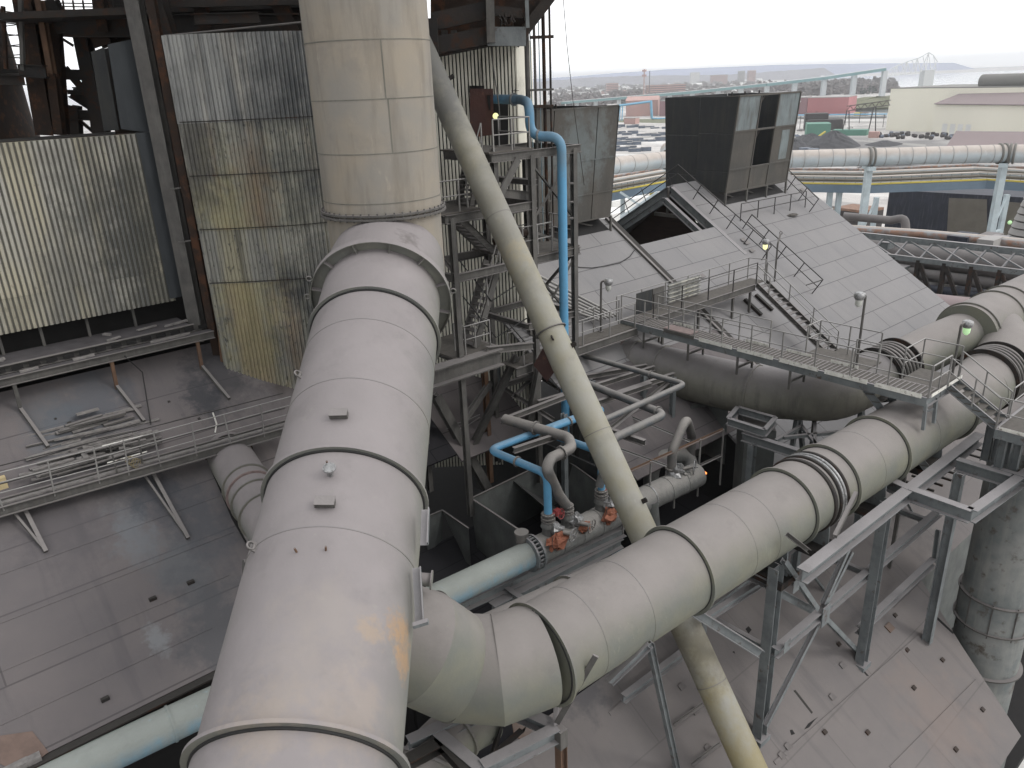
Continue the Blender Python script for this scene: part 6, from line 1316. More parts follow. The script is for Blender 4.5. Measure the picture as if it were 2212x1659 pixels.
M['bigpipe'] = dusty('blast_main_paint', (.55, .60, .62), (.48, .54, .57), dust=(.50, .45, .41), lo=-.2, hi=.6, rough=.6, scale=.3, bump=0)
M['tblue'] = plain('trestle_blue_steel', (.16, .22, .28), .6, 0, .2, .5); M['yellow'] = plain('yellow_rail_paint', (.62, .50, .08), .6, 0, .2, 1); M['colblue'] = plain('column_pale_blue', (.52, .60, .63), .6, 0, .25, .8)
M['navy'] = plain('navy_black_wall', (.022, .026, .042), .7, 0, .5, .5, streaks=(.045, .05, .065)); M['tan'] = plain('tan_door', (.16, .145, .12), .8, 0, .25, .6); M['cyanp'] = plain('sky_blue_pipe', (.16, .42, .62), .5, 0, .15, .1)
M['rustp'] = plain('rusty_pipe', (.26, .15, .10), .8, 0, .5, 1.2); M['rustm'] = dusty('mottled_rust_pipe', (.30, .33, .34), (.16, .10, .08), dust=(.3, .3, .3), lo=.6, hi=1, rust=(.28, .16, .11), rustamt=.7, scale=.6, bump=0)
M['dkpipe'] = plain('dusky_big_pipe', (.16, .148, .145), .75, 0, .3, .6); M['concrete'] = plain('pier_concrete', (.58, .60, .60), .8, 0, .1, .05); M['bgreen'] = plain('bridge_green', (.20, .36, .37), .7, 0, .1, .05); M['truss'] = plain('bridge_truss_steel', (.8, .81, .81), .7, 0, .1, .05)
M['carw'] = plain('car_white', (.7, .7, .7), .3); M['glassd'] = plain('car_glass', (.03, .035, .04), .1)
gr = MB(); gr.add([(-280, -1480, 0), (6980, -1480, 0), (6980, 6980, 0), (-280, 6980, 0)], [(0, 1, 2, 3)]); struct('ground', gr, M['ground'])
gm = MB(); gm.add([G(1325, 258, .05), G(1440, 256, .05), G(1440, 266, .05), G(1325, 264, .05)], [(0, 1, 2, 3)]); struct('grass', gm, M['grass'], 'stuff')
for k, q in enumerate([((1600, 262), (1920, 262), (1920, 266), (1600, 266)), ((1300, 270), (1640, 283), (1640, 285), (1300, 272)), ((1700, 290), (2000, 312), (2000, 317), (1700, 293)), ((1320, 300), (1440, 291), (1440, 294), (1320, 304))]):
    struct('road', MB().add([G(u, v, .06) for u, v in q], [(0, 1, 2, 3)]), M['road'])['label'] = ['road behind the green building', 'pale track across the yard', 'pale road curving past the coal heaps', 'pale track beside the stacked slabs'][k]
wt = MB(); wt.add([G(1640, 223, .1), G(1935, 217, .1), G(1935, 244, .1), G(1640, 238, .1)], [(0, 1, 2, 3)]); struct('river', wt, M['water'])
wt = MB(); wt.add([G(1690, 172, .1), G(2300, 148, .1), G(2300, 178, .1), G(1960, 193, .1), G(1740, 186, .1)], [(0, 1, 2, 3)]); struct('river', wt, M['water'])['label'] = 'far reach of the river beyond the bridge'
add_stains(M['ground'], [(G(1800, 318), 75, (.11, .108, .11), .85, .03), (G(1900, 316), 60, (.15, .145, .145), .8, .03), (G(1960, 330), 70, (.17, .165, .16), .7, .03)])
# hills
def ridge(name, u0, u1, d, f, mat, lab, n_=60, ht=12):
    top = []; bot = []; back = []
    for i in range(n_+1):
        u = u0+(u1-u0)*i/n_; t = i/n_; v = f(t, u); p = PF(u, v, d); top.append(p); bot.append(V((p.x, p.y, -1)) - fh*d*.05); back.append(V((p.x, p.y, -1))+fh*d*.04)
    mb = MB(); mb.add(top+bot+back, [(i, i+1, n_+1+i+1, n_+1+i) for i in range(n_)]+[(i, 2*n_+2+i, 2*n_+2+i+1, i+1) for i in range(n_)], True)
    o = struct(name, mb, mat); o['label'] = lab; return o
def hv(u): return 171.44+(u-1180)*(-.0411)
rnd = random.Random(4)
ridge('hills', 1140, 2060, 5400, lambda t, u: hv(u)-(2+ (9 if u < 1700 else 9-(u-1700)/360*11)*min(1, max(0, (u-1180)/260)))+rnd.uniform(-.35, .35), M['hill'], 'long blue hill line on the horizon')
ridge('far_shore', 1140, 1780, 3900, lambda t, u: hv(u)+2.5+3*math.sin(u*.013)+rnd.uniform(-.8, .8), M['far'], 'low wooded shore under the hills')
def blobfield(name, lab, spots, mat, rnd_, stuff=True, par=None):
    """many small crowns in one mesh for wood that reads as one mass"""
    mb = MB()
    for (p, r, h) in spots:
        n_ = 6; vs = [V((p.x, p.y, h))]; fs = []
        for k in range(14):
            a = rnd_.uniform(0, 6.28); e = rnd_.uniform(0, 1); c_ = p+V((math.cos(a)*r*e, math.sin(a)*r*e, h*rnd_.uniform(.25, 1)*(1-.45*e))); s = r*rnd_.uniform(.28, .5)
            t0 = V((rnd_.uniform(-1, 1), rnd_.uniform(-1, 1), rnd_.uniform(-1, 1))).normalized()*s; t1 = t0.orthogonal().normalized()*s
            mb.add([c_-t0, c_+t1, c_+t0, c_-t1], [(0, 1, 2, 3)]); t2 = t0.cross(t1).normalized()*s; mb.add([c_-t0, c_+t2, c_+t0, c_-t2], [(0, 1, 2, 3)])
    o = mb.build(name, mat); o['kind'] = 'stuff'; o['label'] = lab; o['category'] = 'trees'; return o
sp_ = []
for k in range(900):
    u = rnd.uniform(1190, 1930); v = hv(u)+rnd.uniform(9, 62) if u < 1640 else hv(u)+rnd.uniform(34, 60)
    p = G(u, v); d = p.dot(fh); sp_.append((p, rnd.uniform(7, 14), rnd.uniform(7, 13)))
blobfield('far_wood', 'bare grey-brown woods spread between the town houses below the hills', sp_, M['bush'], rnd)
sp_ = []
for k in range(110):
    u = rnd.uniform(1640, 1915); v = hv(u)+rnd.uniform(46, 52) - (u-1640)*.0; p = G(u, v); sp_.append((p, rnd.uniform(6, 11), rnd.uniform(15, 24)))
blobfield('bank_wood', 'denser tree belt along the river bank below the bridge', sp_, M['bush'], rnd)
sp_ = []
for k in range(40):
    u = rnd.choice([rnd.uniform(1240, 1640), rnd.uniform(1850, 1900)]); v = hv(u)+rnd.uniform(45, 66); p = G(u, v); sp_.append((p, rnd.uniform(3, 6), rnd.uniform(9, 15)))
blobfield('conifers', 'scattered dark conifers among the bare woods', sp_, M['bushd'], rnd)
bkm = MB(); c0 = G(1890, 233); bkm.lump(c0, 40, 3, sq=(1.6, 1, .28), jit=.12); o = bkm.build('river_bank', M['grass']); o['kind'] = 'structure'; o['label'] = 'brown grassy bank beside the beige mill'; o['category'] = 'bank'
# town
def house(p, L_, W_, h_, wall, roofm, label, cat='building', group=None, flat=False, ang=None):
    ang = rnd.choice([0, .5, 1.1, 1.57]) if ang is None else ang
    t = thing('town_house' if cat == 'house' else 'town_block', label, cat, (p.x, p.y, 0), group); d = V((math.cos(ang), math.sin(ang), 0))*L_/2; e = V((-math.sin(ang), math.cos(ang), 0))*W_/2
    q = [p-d-e, p+d-e, p+d+e, p-d+e]; lo = [V((a.x, a.y, -1)) for a in q]; hi = [V((a.x, a.y, h_)) for a in q]
    MB().hexa(lo+hi).build('wall', wall, t)
    if flat: MB().hexa([a+(a-p)*0+UP*0 for a in hi]+[a+UP*.8 for a in hi]).build('roof', roofm, t)
    else:
        r0 = (hi[0]+hi[3])/2+UP*W_*.3; r1 = (hi[1]+hi[2])/2+UP*W_*.3; MB().add([hi[0], hi[1], hi[2], hi[3], r0, r1], [(0, 1, 5, 4), (2, 3, 4, 5), (3, 0, 4), (1, 2, 5)]).build('roof', roofm, t)
    if h_ > 9:
        mb = MB()
        for k in range(int(h_/4)): z = 2.5+k*4; mb.add([q[0]-(q[1]-q[0])*0-e*.01*0+V((0, 0, 0)), q[1], q[1], q[0]], []) ; mb.hexa([V((a.x, a.y, z))+(a-V((p.x, p.y, a.z)))*.004 for a in q]+[V((a.x, a.y, z+1.4))+(a-V((p.x, p.y, a.z)))*.004 for a in q])
        mb.build('window_band', M['bgblack'], t)
    return t
hp_ = []
for (u0, u1, v0, v1, n_) in ((1200, 1640, 20, 30, 40), (1285, 1400, 33, 40, 18), (1230, 1640, 34, 60, 34), (1380, 1780, 14, 24, 22)):
    for k in range(n_): hp_.append((rnd.uniform(u0, u1), rnd.uniform(v0, v1)))
wl = [M['white_b'], M['white_b'], M['bggrey'], M['brick']]
hp_.sort()
for i, (u, dv_) in enumerate(hp_):
    v = hv(u)+dv_; p = G(u, v); s = rnd.uniform(10, 24)*(1.3 if dv_ < 30 else .8); wm = rnd.choice(wl); nmw = {M['white_b']: 'white', M['bggrey']: 'grey', M['brick']: 'brick'}[wm]
    house(p, s, s*.5, rnd.uniform(4, 8), wm, rnd.choice([M['bggrey'], M['white_b'], M['bgblack']]), 'small pale house among the bare trees of the distant town', 'house', 'houses of the distant town')
for (u, v, L_, h_, wm, lb) in ((1322, 203, 30, 26, 'brick', 'grey-red apartment tower left in the distant town'), (1437, 207, 80, 22, 'brick', 'long brick apartment block under the lattice masts'), (1552, 182, 60, 36, 'brick', 'widest brick tower block right of centre in the distant town'), (1622, 180, 25, 48, 'brick', 'slim brick tower with stepped top in the distant town'), (1500, 180, 40, 50, 'white_b', 'white tower block in front of the hills'), (1600, 181, 20, 48, 'bggrey', 'pale low wing beside the slim brick tower')):
    house(G(u, v), L_, 22, h_ if v > 190 else h_*.9, M[wm], M['bggrey'], lb, flat=True, ang=HEAD-math.pi/2)
# big flat warehouses in the far town
for i, (u, v, L_, lb) in enumerate(((1345, 198, 140, 'long low white warehouse under the brick block'), (1480, 200, 90, 'low pale shed near the town centre'), (1250, 207, 90, 'low pale shed at the far left of the town'), (1580, 213, 90, 'brown-roofed low shed behind the dark vent tower'), (1660, 212, 70, 'white domed shed below the bridge'))): house(G(u, v), L_, 30, 8, M['white_b'], M['bggrey'], lb, flat=True, ang=HEAD-math.pi/2)
for u, hh_, lb in ((1390.5, 100, 'lattice radio mast standing taller over the brick block'), (1402, 80, 'slim pole mast right of the lattice radio mast')):
    p = G(u, 213); t = thing('radio_mast', lb, 'mast', (p.x, p.y, 0)); zt_ = PF(u, 149 if u < 1395 else 153, p.dot(fh)).z
    mb = MB(); mb.bar(p, V((p.x, p.y, zt_)), 1.6 if u < 1395 else 1.0, 1.6 if u < 1395 else 1.0); 
    if u < 1395: mb.box((p.x-3, p.y-3, zt_-14), (p.x+3, p.y+3, zt_-10)); mb.box((p.x-3, p.y-3, zt_-5), (p.x+3, p.y+3, zt_-1))
    mb.build('mast', M['brick'] if u < 1395 else M['bgblack'], t)
# bridge
bt = thing('road_bridge', 'long green girder bridge on tall piers rising to a pale arched truss', 'bridge', (900, 700, 0))
bp_ = [(1190, 224.5, 1250), (1337, 212.5, 1130), (1495, 199.5, 1060), (1657, 183, 1000), (1781, 169, 975), (1914, 149.5, 950)]
dk_ = [P(u, v, d) for u, v, d in bp_]
for a, b in zip(dk_[:-1], dk_[1:]): MB().bar(a, b, 9, 3.4).build('deck_girder', M['bgreen'], bt); MB().bar(a+UP*1.9, b+UP*1.9, 9.6, .8).build('deck', M['truss'], bt)
for u in (1250, 1290, 1337, 1373, 1411, 1449, 1496, 1554, 1603, 1657, 1718, 1781, 1847, 1912):
    k = max(i for i in range(len(bp_)-1) if bp_[i][0] <= u); f_ = (u-bp_[k][0])/(bp_[k+1][0]-bp_[k][0]); p = dk_[k].lerp(dk_[k+1], f_); MB().bar((p.x, p.y, 0), (p.x, p.y, p.z-1.5), 5.5, 5.5, fh).build('pier', M['concrete'], bt)
tr0, tr1 = dk_[-1], P(2025, 133, 935); tp0 = []
N_ = 10; mbt = MB(); hs = [0, 4, 7, 10, 13, 15, 17, 20, 24, 22, 12]
lo_ = [tr0.lerp(tr1, i/N_) - UP*(0 if i else 0) for i in range(N_+1)]; lo2 = [p-UP*(9+0*i) for i, p in enumerate(lo_)]
hi_ = [p+UP*(h-6) for p, h in zip(lo_, [0, 5, 7.5, 9.5, 11, 12, 13, 15, 18, 14, 6])]
for i in range(N_):
    mbt.bar(lo2[i], lo2[i+1], 1.2, 1.0); mbt.bar(hi_[i], hi_[i+1], 1.2, 1.2); mbt.bar(lo2[i], hi_[i+1] if i % 2 else hi_[i], .8, .8); mbt.bar(hi_[i], lo2[i+1], .8, .8)
mbt.build('truss', M['truss'], bt)
for u in (2006,): p = P(u, 136, 938); MB().bar((p.x, p.y, 0), (p.x, p.y, p.z-8), 12, 12, fh).build('pier', M['concrete'], bt)
# mill buildings -------------------------------------------------
def bgb(name, label, q0, q1, vtop, depth, wall, roofm, cat='building', ridge_h=0, parapet=True, zt_=None, base=0.0):
    A, B = G(*q0, base), G(*q1, base); z = zt_ if zt_ is not None else (PX(q0[0], vtop, A.x).z); A.z = B.z = base; d = (B-A).normalized(); nrm = V((-d.y, d.x, 0))
    if nrm.dot(fh) < 0: nrm = -nrm
    t = thing(name, label, cat, tuple(A)); C_, D_ = B+nrm*depth, A+nrm*depth; lo = [A, B, C_, D_]; hi = [V((p.x, p.y, z)) for p in lo]
    MB().hexa([p-UP*.5 for p in lo]+hi).build('wall', wall, t)
    if ridge_h:
        r0 = (hi[0]+hi[3])/2+UP*ridge_h-d*.6; r1 = (hi[1]+hi[2])/2+UP*ridge_h+d*.6; o_ = nrm*.6
        MB().add([hi[0]-o_-d*.6, hi[1]-o_+d*.6, hi[2]+o_+d*.6, hi[3]+o_-d*.6, r0, r1], [(0, 1, 5, 4), (2, 3, 4, 5), (3, 0, 4), (1, 2, 5)]).build('roof', roofm, t)
    else: MB().hexa([p+UP*.003 for p in hi]+[p+UP*.6 for p in hi]).build('roof', roofm, t)
    return t, A, B, z, nrm, d
t, A, B, z, nr, d_ = bgb('beige_mill', 'largest beige mill building with grey ridge duct and mauve lean-to roof at the upper right', (1913, 281), (2350, 300), 192, 60, M['beige'], M['ventg'])
t2, A2_, B2_, z2_, nr2, d2_ = bgb('beige_annexe', 'nearer beige bay of the mill with a row of white roller doors', (2011, 289), (2330, 305), 226, 18, M['beige'], M['maroof'])
hA, hB = V((A2_.x, A2_.y, z2_))+UP*.7, V((B2_.x, B2_.y, z2_))+UP*.7
MB().poly([hA-nr2*1.5, hB-nr2*1.5, hB+nr2*22+UP*9, hA+nr2*22+UP*9+d2_*10], .4, UP).build('lean_to_roof', M['maroof'], t2)
for u in (1790+0,): pass
for (ua, ub) in ((1660, 1725), (1762, 1827), (1862, 1927), (1965, 2032)):
    p0, p1 = G(*cg(ua, 585)), G(*cg(ub, 585)); 
    s0_ = (p0-A2_).dot(d2_); s1_ = (p1-A2_).dot(d2_); P0_, P1_ = A2_+d2_*s0_-nr2*.15, A2_+d2_*s1_-nr2*.15; MB().poly([P0_, P1_, P1_+UP*6.5, P0_+UP*6.5], .1, -nr2).build('roller_door', M['white_b'], t2)
vd = [PF(2183, 160+22, (A+B).dot(fh)/2)]
dvt = thing('ridge_duct', 'long grey round-edged ridge duct on top of the beige mill', 'roof vent', tuple(A))
ra, rb3 = A+nr*14+UP*z, B+nr*14+UP*z; s_ = (PZ(1962, 190, z+2)-ra).dot(d_)
MB().tube([ra+d_*max(2, s_)+UP*3.2, rb3+UP*3.2], 4.4, 16).build('duct_shell', M['ventg'], dvt)
bgb('red_shed', 'bright red sheet-clad shed by the river', (1742, 248), (1830, 247), 212, 40, M['redb'], M['bggrey'])
bgb('maroon_shed', 'maroon sheet-clad shed left of the bright red one behind the vent tower', (1630, 250), (1741, 248), 214, 42, M['redd'], M['bggrey'])
bgb('brick_hall', 'faded brick hall left of the dark vent tower', (1352, 252), (1420, 250), 218, 40, M['brick'], M['brick'], ridge_h=4)
bgb('maroon_hall', 'small maroon hall right of the faded brick hall', (1424, 251), (1475, 250), 219, 30, M['redd'], M['bggrey'])
bgb('block_hut', 'small brick hut standing in the yard', (1348, 268+0), (1372, 268), 256, 8, M['brick'], M['bggrey'])
bgb('green_shed', 'green sheet shed with yellow stairs beside the coal heaps', (1742, 294), (1793, 293), 270, 18, M['green'], M['green'])
t, A, B, z, nr, d_ = bgb('green_annexe', 'lower green shed joined to the right of the stair-fronted one', (1797, 293), (1871, 293), 283, 10, M['green'], M['green'])
ys = thing('yellow_stairs', 'small yellow outside stairs on the green shed', 'stairs', tuple(G(1772, 296))); MB().bar(G(1766, 296), PF(1783, 284, G(1766, 296).dot(fh)), 1.5, .8).build('flight', M['yellow'], ys)
bgb('black_house', 'black-brown stepped building behind the green shed', (1737, 281), (1786, 280), 248, 14, M['bgblack'], M['bgblack'])
bgb('black_house_wing', 'long black-brown flat wing behind the green shed', (1745, 283), (1820, 281), 262, 12, M['bgblack'], M['bgblack'])
bgb('yellow_container', 'yellow container by the red shed', (1844, 251), (1857, 251), 245, 6, M['yellow'], M['yellow'], 'container'); bgb('rust_container', 'rust-brown container right of the yellow one', (1858, 251), (1870, 251), 245, 6, M['rustp'], M['rustp'], 'container')
bgb('pink_bin', 'faded pink skip beside the coil storage', (1875, 298), (1897, 298), 287, 6, M['brick'], M['brick'], 'skip')
t, A, B, z, nr, d_ = bgb('brown_gable_shed', 'dark mauve gabled shed roof just beyond the big pipe at the right', (2040, 345), (2200, 350), 322, 30, M['bgblack'], M['maroof'], ridge_h=7)
bgb('grey_roof_shed', 'pale grey low shed roof at the right edge', (2150, 322), (2300, 330), 300, 22, M['tan'], M['bggrey'], ridge_h=3)
t = bgb('maroon_long_shed', 'long maroon shed wall between the big pipe and the pipe bridge', (1830, 400), (2300, 420), 372, 25, M['redd'], M['bgblack'])
t, A, B, z, nr, d_ = bgb('navy_building', 'big navy-black stained building with tan doors below the pipe bridge', (1890, 640), (2320, 700), 415, 20, M['navy'], M['navy'])
A.z = 0; Dn = A.dot(fh)
def onwall(q, off=.12): r = ray(*q); k = (A-CAM).dot(nr)/r.dot(nr); return CAM+r*k-nr*off
for (ua, ub, va, vb) in ((1580, 1900, 1135, 1500), (2040, 2200, 1165, 1500)):
    P4 = [onwall(cg(ua, va)), onwall(cg(ub, va+12)), onwall(cg(ub, vb+120)), onwall(cg(ua-30, vb+120))]; MB().poly(P4, .1, -nr).build('door', M['tan'], t)
MB().lump(onwall(cg(2098, 1338), .5), .35, 2, jit=0).build('wall_lamp', M['litg'], t)
# coal heaps, slabs, coils
rn = random.Random(12)
def heap(lb, u, v, rx, h_, sd):
    p = G(u, v); t = MB(); n_ = 28; rings = 7; vs = [V((p.x, p.y, h_))]; fs = []; rr = random.Random(sd)
    for i in range(1, rings+1):
        for j in range(n_):
            a = 2*math.pi*j/n_; r = rx*i/rings*(1+.12*math.sin(3*a+sd)+rr.uniform(-.04, .04)); vs.append(V((p.x+r*math.cos(a)*1.1, p.y+r*math.sin(a)*.8, max(-.2, h_*(1-(i/rings)**1.15)*(1+rr.uniform(-.08, .08))) if i < rings else -.3)))
    for j in range(n_): fs.append((0, 1+j, 1+(j+1) % n_))
    for i in range(rings-1):
        for j in range(n_): fs.append((1+i*n_+j, 1+(i+1)*n_+j, 1+(i+1)*n_+(j+1) % n_, 1+i*n_+(j+1) % n_))
    o = t.add(vs, fs).build('coal_heap', M['coal']); o['label'] = lb; o['category'] = 'coal heap'; o['group'] = 'coal heaps in the yard'
heap('tallest coal heap behind the blue slab stacks', 1800, 315, 19, 8.5, 1); heap('left coal heap half hidden by the vent tower', 1718, 325, 12, 6, 2); heap('small low coal heap at the right of the yard', 1910, 313, 12, 2.5, 3); heap('coal heap between the left and the tallest heap', 1752, 310, 13, 6, 4); heap('tiny coal heap in front of the others', 1848, 331, 6, 1.2, 5); heap('flat coal heap behind the tallest one', 1745, 300, 14, 3, 6)
for k, (u, v, L_, h_) in enumerate(((1738, 332, 5, 3), (1755, 334, 5.5, 3.2), (1784, 337, 8, 2.6), (1832, 336, 10, .7), (1815, 333, 8, .5))):
    p = G(u, v); t = thing('slab_stack', ['leftmost', 'second', 'third and longest', 'low flat', 'thin flat'][k]+' stack of blue-grey steel slabs by the coal heaps', 'slab stack', tuple(p), 'slab stacks by the coal heaps')
    for j in range(max(1, int(h_/.6))): MB().bar(p-rt*L_/2+UP*(j*.62+.3), p+rt*L_/2+UP*(j*.62+.3), 4, .56).build('slab', M['slabst'] if k < 3 else M['road'], t)
rows_ = [(1325, 1440, 275, 8), (1322, 1440, 292, 9), (1330, 1440, 303, 8), (1322, 1400, 325, 7), (1322, 1380, 312, 5)]
ki = 0
for (ua, ub, v, n_) in rows_:
    for k in range(n_):
        u = ua+(ub-ua)*(k+rn.uniform(.2, .8))/n_; vv = v+rn.uniform(-3, 3); p = G(u, vv); L_ = rn.uniform(5, 9); h_ = rn.uniform(.8, 2.4)
        t = thing('slab_stack', 'flat stack of dark steel slabs laid out in the open yard between the vent towers', 'slab stack', tuple(p), 'slab stacks in the open yard'); MB().bar(p-rt*L_/2+UP*h_/2, p+rt*L_/2+UP*h_/2, 3.5, h_).build('slab', M['slabst'], t); MB().bar(p-rt*L_/2.02+UP*(h_+.08), p+rt*L_/2.02+UP*(h_+.08), 3.4, .14).build('top_slab', M['road'], t)
for k in range(46):
    u = rn.uniform(1895, 2070); v = 288+rn.uniform(0, 12)+(u-1895)*.02; p = G(u, v)
    o = MB().tube([p+UP*1.0-rt*.9, p+UP*1.0+rt*.9], 1.0, 14).build('steel_coil', M['bgblack'] if rn.random() < .7 else M['slabst']); o['label'] = 'dark steel coil lying in the yard in front of the beige mill'; o['category'] = 'coil'; o['group'] = 'steel coils before the beige mill'
for k in range(14):
    u = rn.uniform(1700, 1740); v = 292+rn.uniform(0, 6); p = G(u, v); o = MB().lump(p+UP*.5, rn.uniform(.8, 1.6), k, sq=(1, 1, .6)).build('scrap_heap', M['white_b'] if k % 2 else M['slabst']); o['label'] = 'small pile of pale scrap left of the green shed'; o['category'] = 'scrap'; o['group'] = 'scrap piles by the green shed'
# parked cars
def car(lb, u, v, mat, ang=.5, z=0.0):
    p = G(u, v, z); t = thing('parked_car', lb, 'car', tuple(p), 'cars in the yard'); d = (rt*math.cos(ang)+fh*math.sin(ang)); s = V((-d.y, d.x, 0))
    def pr(x, y, z_): return p+d*x+s*y+UP*z_
    prof = [(-2.2, .35), (-2.2, .85), (-1.7, .95), (-1.2, 1.45), (.5, 1.45), (1.1, .95), (2.1, .8), (2.2, .35)]
    mb = MB(); n_ = len(prof); vs = [pr(x, -.85, z_) for x, z_ in prof]+[pr(x, .85, z_) for x, z_ in prof]; mb.add(vs, [tuple(range(n_)), tuple(reversed(range(n_, 2*n_)))]+[(i, n_+i, n_+(i+1) % n_, (i+1) % n_) for i in range(n_)]); mb.build('body', mat, t)
    MB().hexa([pr(-1.5, -.87, .98), pr(.9, -.87, .98), pr(.9, .87, .98), pr(-1.5, .87, .98), pr(-1.15, -.8, 1.36), pr(.45, -.8, 1.36), pr(.45, .8, 1.36), pr(-1.15, .8, 1.36)]).build('windows', M['glassd'], t)
    for x in (-1.35, 1.35):
        for y in (-.86, .86): MB().tube([pr(x, y-.1, .33), pr(x, y+.1, .33)], .33, 12).build('wheel', M['black'], t)
car('white car parked beyond the right edge of the pale roof', 1771, 414, M['carw'], .9, 8.0)
car('pale car on the road left of the green shed', 1704, 278, M['carw'], .2); car('pale car by the fence right of the green shed', 1836, 277, M['carw'], .3)
for k in range(14):
    u = rn.uniform(1690, 1735) if k < 8 else rn.uniform(1600, 1900); v = 281+rn.uniform(-2, 4) if k < 8 else 266+rn.uniform(-2, 2); car('small parked car in the distant yard around the green shed', u, v, rn.choice([M['carw'], M['bggrey'], M['slabst']]), rn.uniform(-.4, .6))
for k in range(12):
    u = 1700+k*30+rn.uniform(-8, 8); v = 268+rn.uniform(-4, 10); p = G(u, v); t = thing('utility_pole', 'thin utility pole standing in the yard behind the green shed', 'pole', tuple(p), 'utility poles in the yard'); MB().bar(p, p+UP*9, .3, .3).build('pole', M['bgblack'], t); MB().bar(p+UP*8.3-rt*1.2, p+UP*8.3+rt*1.2, .2, .2).build('cross_arm', M['bgblack'], t)
# yard conveyor and pylons
cv_ = thing('conveyor', 'thin lattice conveyor bridge on two pylons left of the beige mill', 'conveyor', tuple(G(1870, 288)))
D_ = G(1888, 290).dot(fh); a, b = PF(1828, 240, D_), PF(1922, 227, D_-6)
mb = MB(); 
for o in (0, 3): mb.bar(a+UP*o, b+UP*o, 2, .4)
for k in range(12): p, q = a.lerp(b, k/12), a.lerp(b, (k+1)/12); mb.bar(p+UP*(3*(k % 2)), q+UP*(3*((k+1) % 2)), .35, .35)
mb.build('lattice', M['bgblack'], cv_)
for u in (1832, 1890): 
    top = PF(u, 239-(u-1832)*.13, D_)
    for o in (-1.6, 1.6): MB().bar(V((top.x, top.y, 0))+rt*o*1.6, top+rt*o*.4, .5, .5).build('pylon_leg', M['bgblack'], cv_)
fp = thing('yard_pipe', 'long pale horizontal pipeline crossing the yard behind the green shed', 'pipeline', tuple(G(1650, 262)))
for k, (z_, mt_) in enumerate(((2, 'bigpipe'), (3.6, 'cyanp'), (.8, 'bggrey'))): MB().tube([G(1600, 259)+UP*z_, G(1915, 256)+UP*z_], .6, 8).build('pipe_shell', M[mt_], fp)
bpg = thing('blue_gantry', 'sky-blue pipe gantry on blue legs left of the dark vent tower', 'pipe gantry', tuple(G(1345, 262)))
D_ = G(1410, 258).dot(fh); a, b = PF(1300, 233, D_), PF(1408, 219, D_); MB().tube([a, b], 1.1, 10).build('pipe_shell', M['cyanp'], bpg); MB().tube([PF(1406, 217, D_), PF(1408, 256, D_)], 1.3, 10).build('pipe_shell', M['cyanp'], bpg); MB().tube([PF(1408, 256, D_), PF(1440, 256, D_)], .8, 8).build('pipe_shell', M['cyanp'], bpg)
for u in (1340, 1345): MB().bar(PF(u, 229, D_), PF(u-2, 268, D_), .7, .7).build('leg', M['cyanp'], bpg)
for u, v0, v1, lb in ((1722, 219, 262, 'lamp mast with white head left of the red shed'),):
    D_ = G(u, v1).dot(fh); t = thing('yard_lamp', lb, 'lamp', tuple(G(u, v1))); MB().bar(G(u, v1), PF(u+1, v0, D_), .5, .5).build('pole', M['bggrey'], t); MB().lump(PF(u+1, v0, D_), 1.6, 1, sq=(1.6, 1.6, .5)).build('lamp_head', M['white_b'], t)
# ---------------- big blast main
bm = thing('blast_main', 'huge pale horizontal pipeline with clamp rings on pale blue columns across the right background', 'pipeline', tuple(PZ(1880, 360, 0) if False else (110, 55, 0)))
zB_ = 30.0
pb_ = [PZ(1300, 361, zB_), PZ(1470, 341, zB_), PZ(1690, 344, zB_), PZ(1880, 339.5, zB_), PZ(2170, 331.5, zB_), PZ(2290, 333, zB_)]
print('blast main', [tuple(round(x, 1) for x in p) for p in pb_])
rB = 18.5/1670*(pb_[3]-CAM).dot(fw)
MB().tube(pb_, rB, 40).build('pipe_shell', M['bigpipe'], bm)
def prg(q): return min(((a.lerp(b, f/50), (b-a)) for a, b in zip(pb_[:-1], pb_[1:]) for f in range(51)), key=lambda z_: abs(1106+F*(z_[0]-CAM).dot(CR)/(z_[0]-CAM).dot(fw)-q))
for q in (1438, 1448, 1462, 1472, 1876, 1884, 2160, 2168, 2182, 2190): 
    c_, dd = prg(q); MB().torus(c_, dd, rB+.06, .16, 36, 8).build('clamp_ring', M['ventg'], bm)
for k in range(30):
    q = 1330+k*29; c_, dd = prg(q); MB().ring(c_, dd, rB-.02, rB+.03, .08, 36).build('weld_seam', M['bggrey'], bm)
for q, (uf, vf) in ((1880, (1862, 500)), (2172, (2132, 560)), (1455, (1452, 480))):
    c_, dd = prg(q); dd = dd.normalized(); s = V((-dd.y, dd.x, 0)); top = c_-UP*(rB+.25)
    MB().bar(top-s*1.8, top+s*1.8, 1.0, .5).build('saddle', M['colblue'], bm)
    d2 = rt*2.6+fh*2.0; g0 = V((top.x, top.y, 0)); MB().bar(top, g0, .85, .85, fh).build('column', M['colblue'], bm); MB().bar(top-UP*4.5+d2, g0+d2, .6, .6, fh).build('column', M['colblue'], bm)
    for z_ in (4, 9, 14, 19): MB().bar(V((top.x, top.y, z_)), V((top.x, top.y, z_))+d2, .25, .25).build('column_tie', M['colblue'], bm); MB().bar(V((top.x, top.y, z_)), V((top.x, top.y, z_+5))+d2, .25, .25).build('column_tie', M['colblue'], bm)
hk = thing('goose_neck_vent', 'white goose-neck vent pipe rising from the pipeline between the vent towers', 'vent pipe', tuple(prg(1450)[0])); c_ = prg(1450)[0]
hkp = [PF(1437, 333, c_.dot(fh)), PF(1437, 318, c_.dot(fh)), PF(1448, 312, c_.dot(fh)), PF(1455, 318, c_.dot(fh)), PF(1455, 330, c_.dot(fh))]
hkp = [PF(1425+a, b, c_.dot(fh)) for a, b in ((8, 335), (8, 322), (12, 316), (19, 314), (26, 316), (31, 323), (31, 334))]
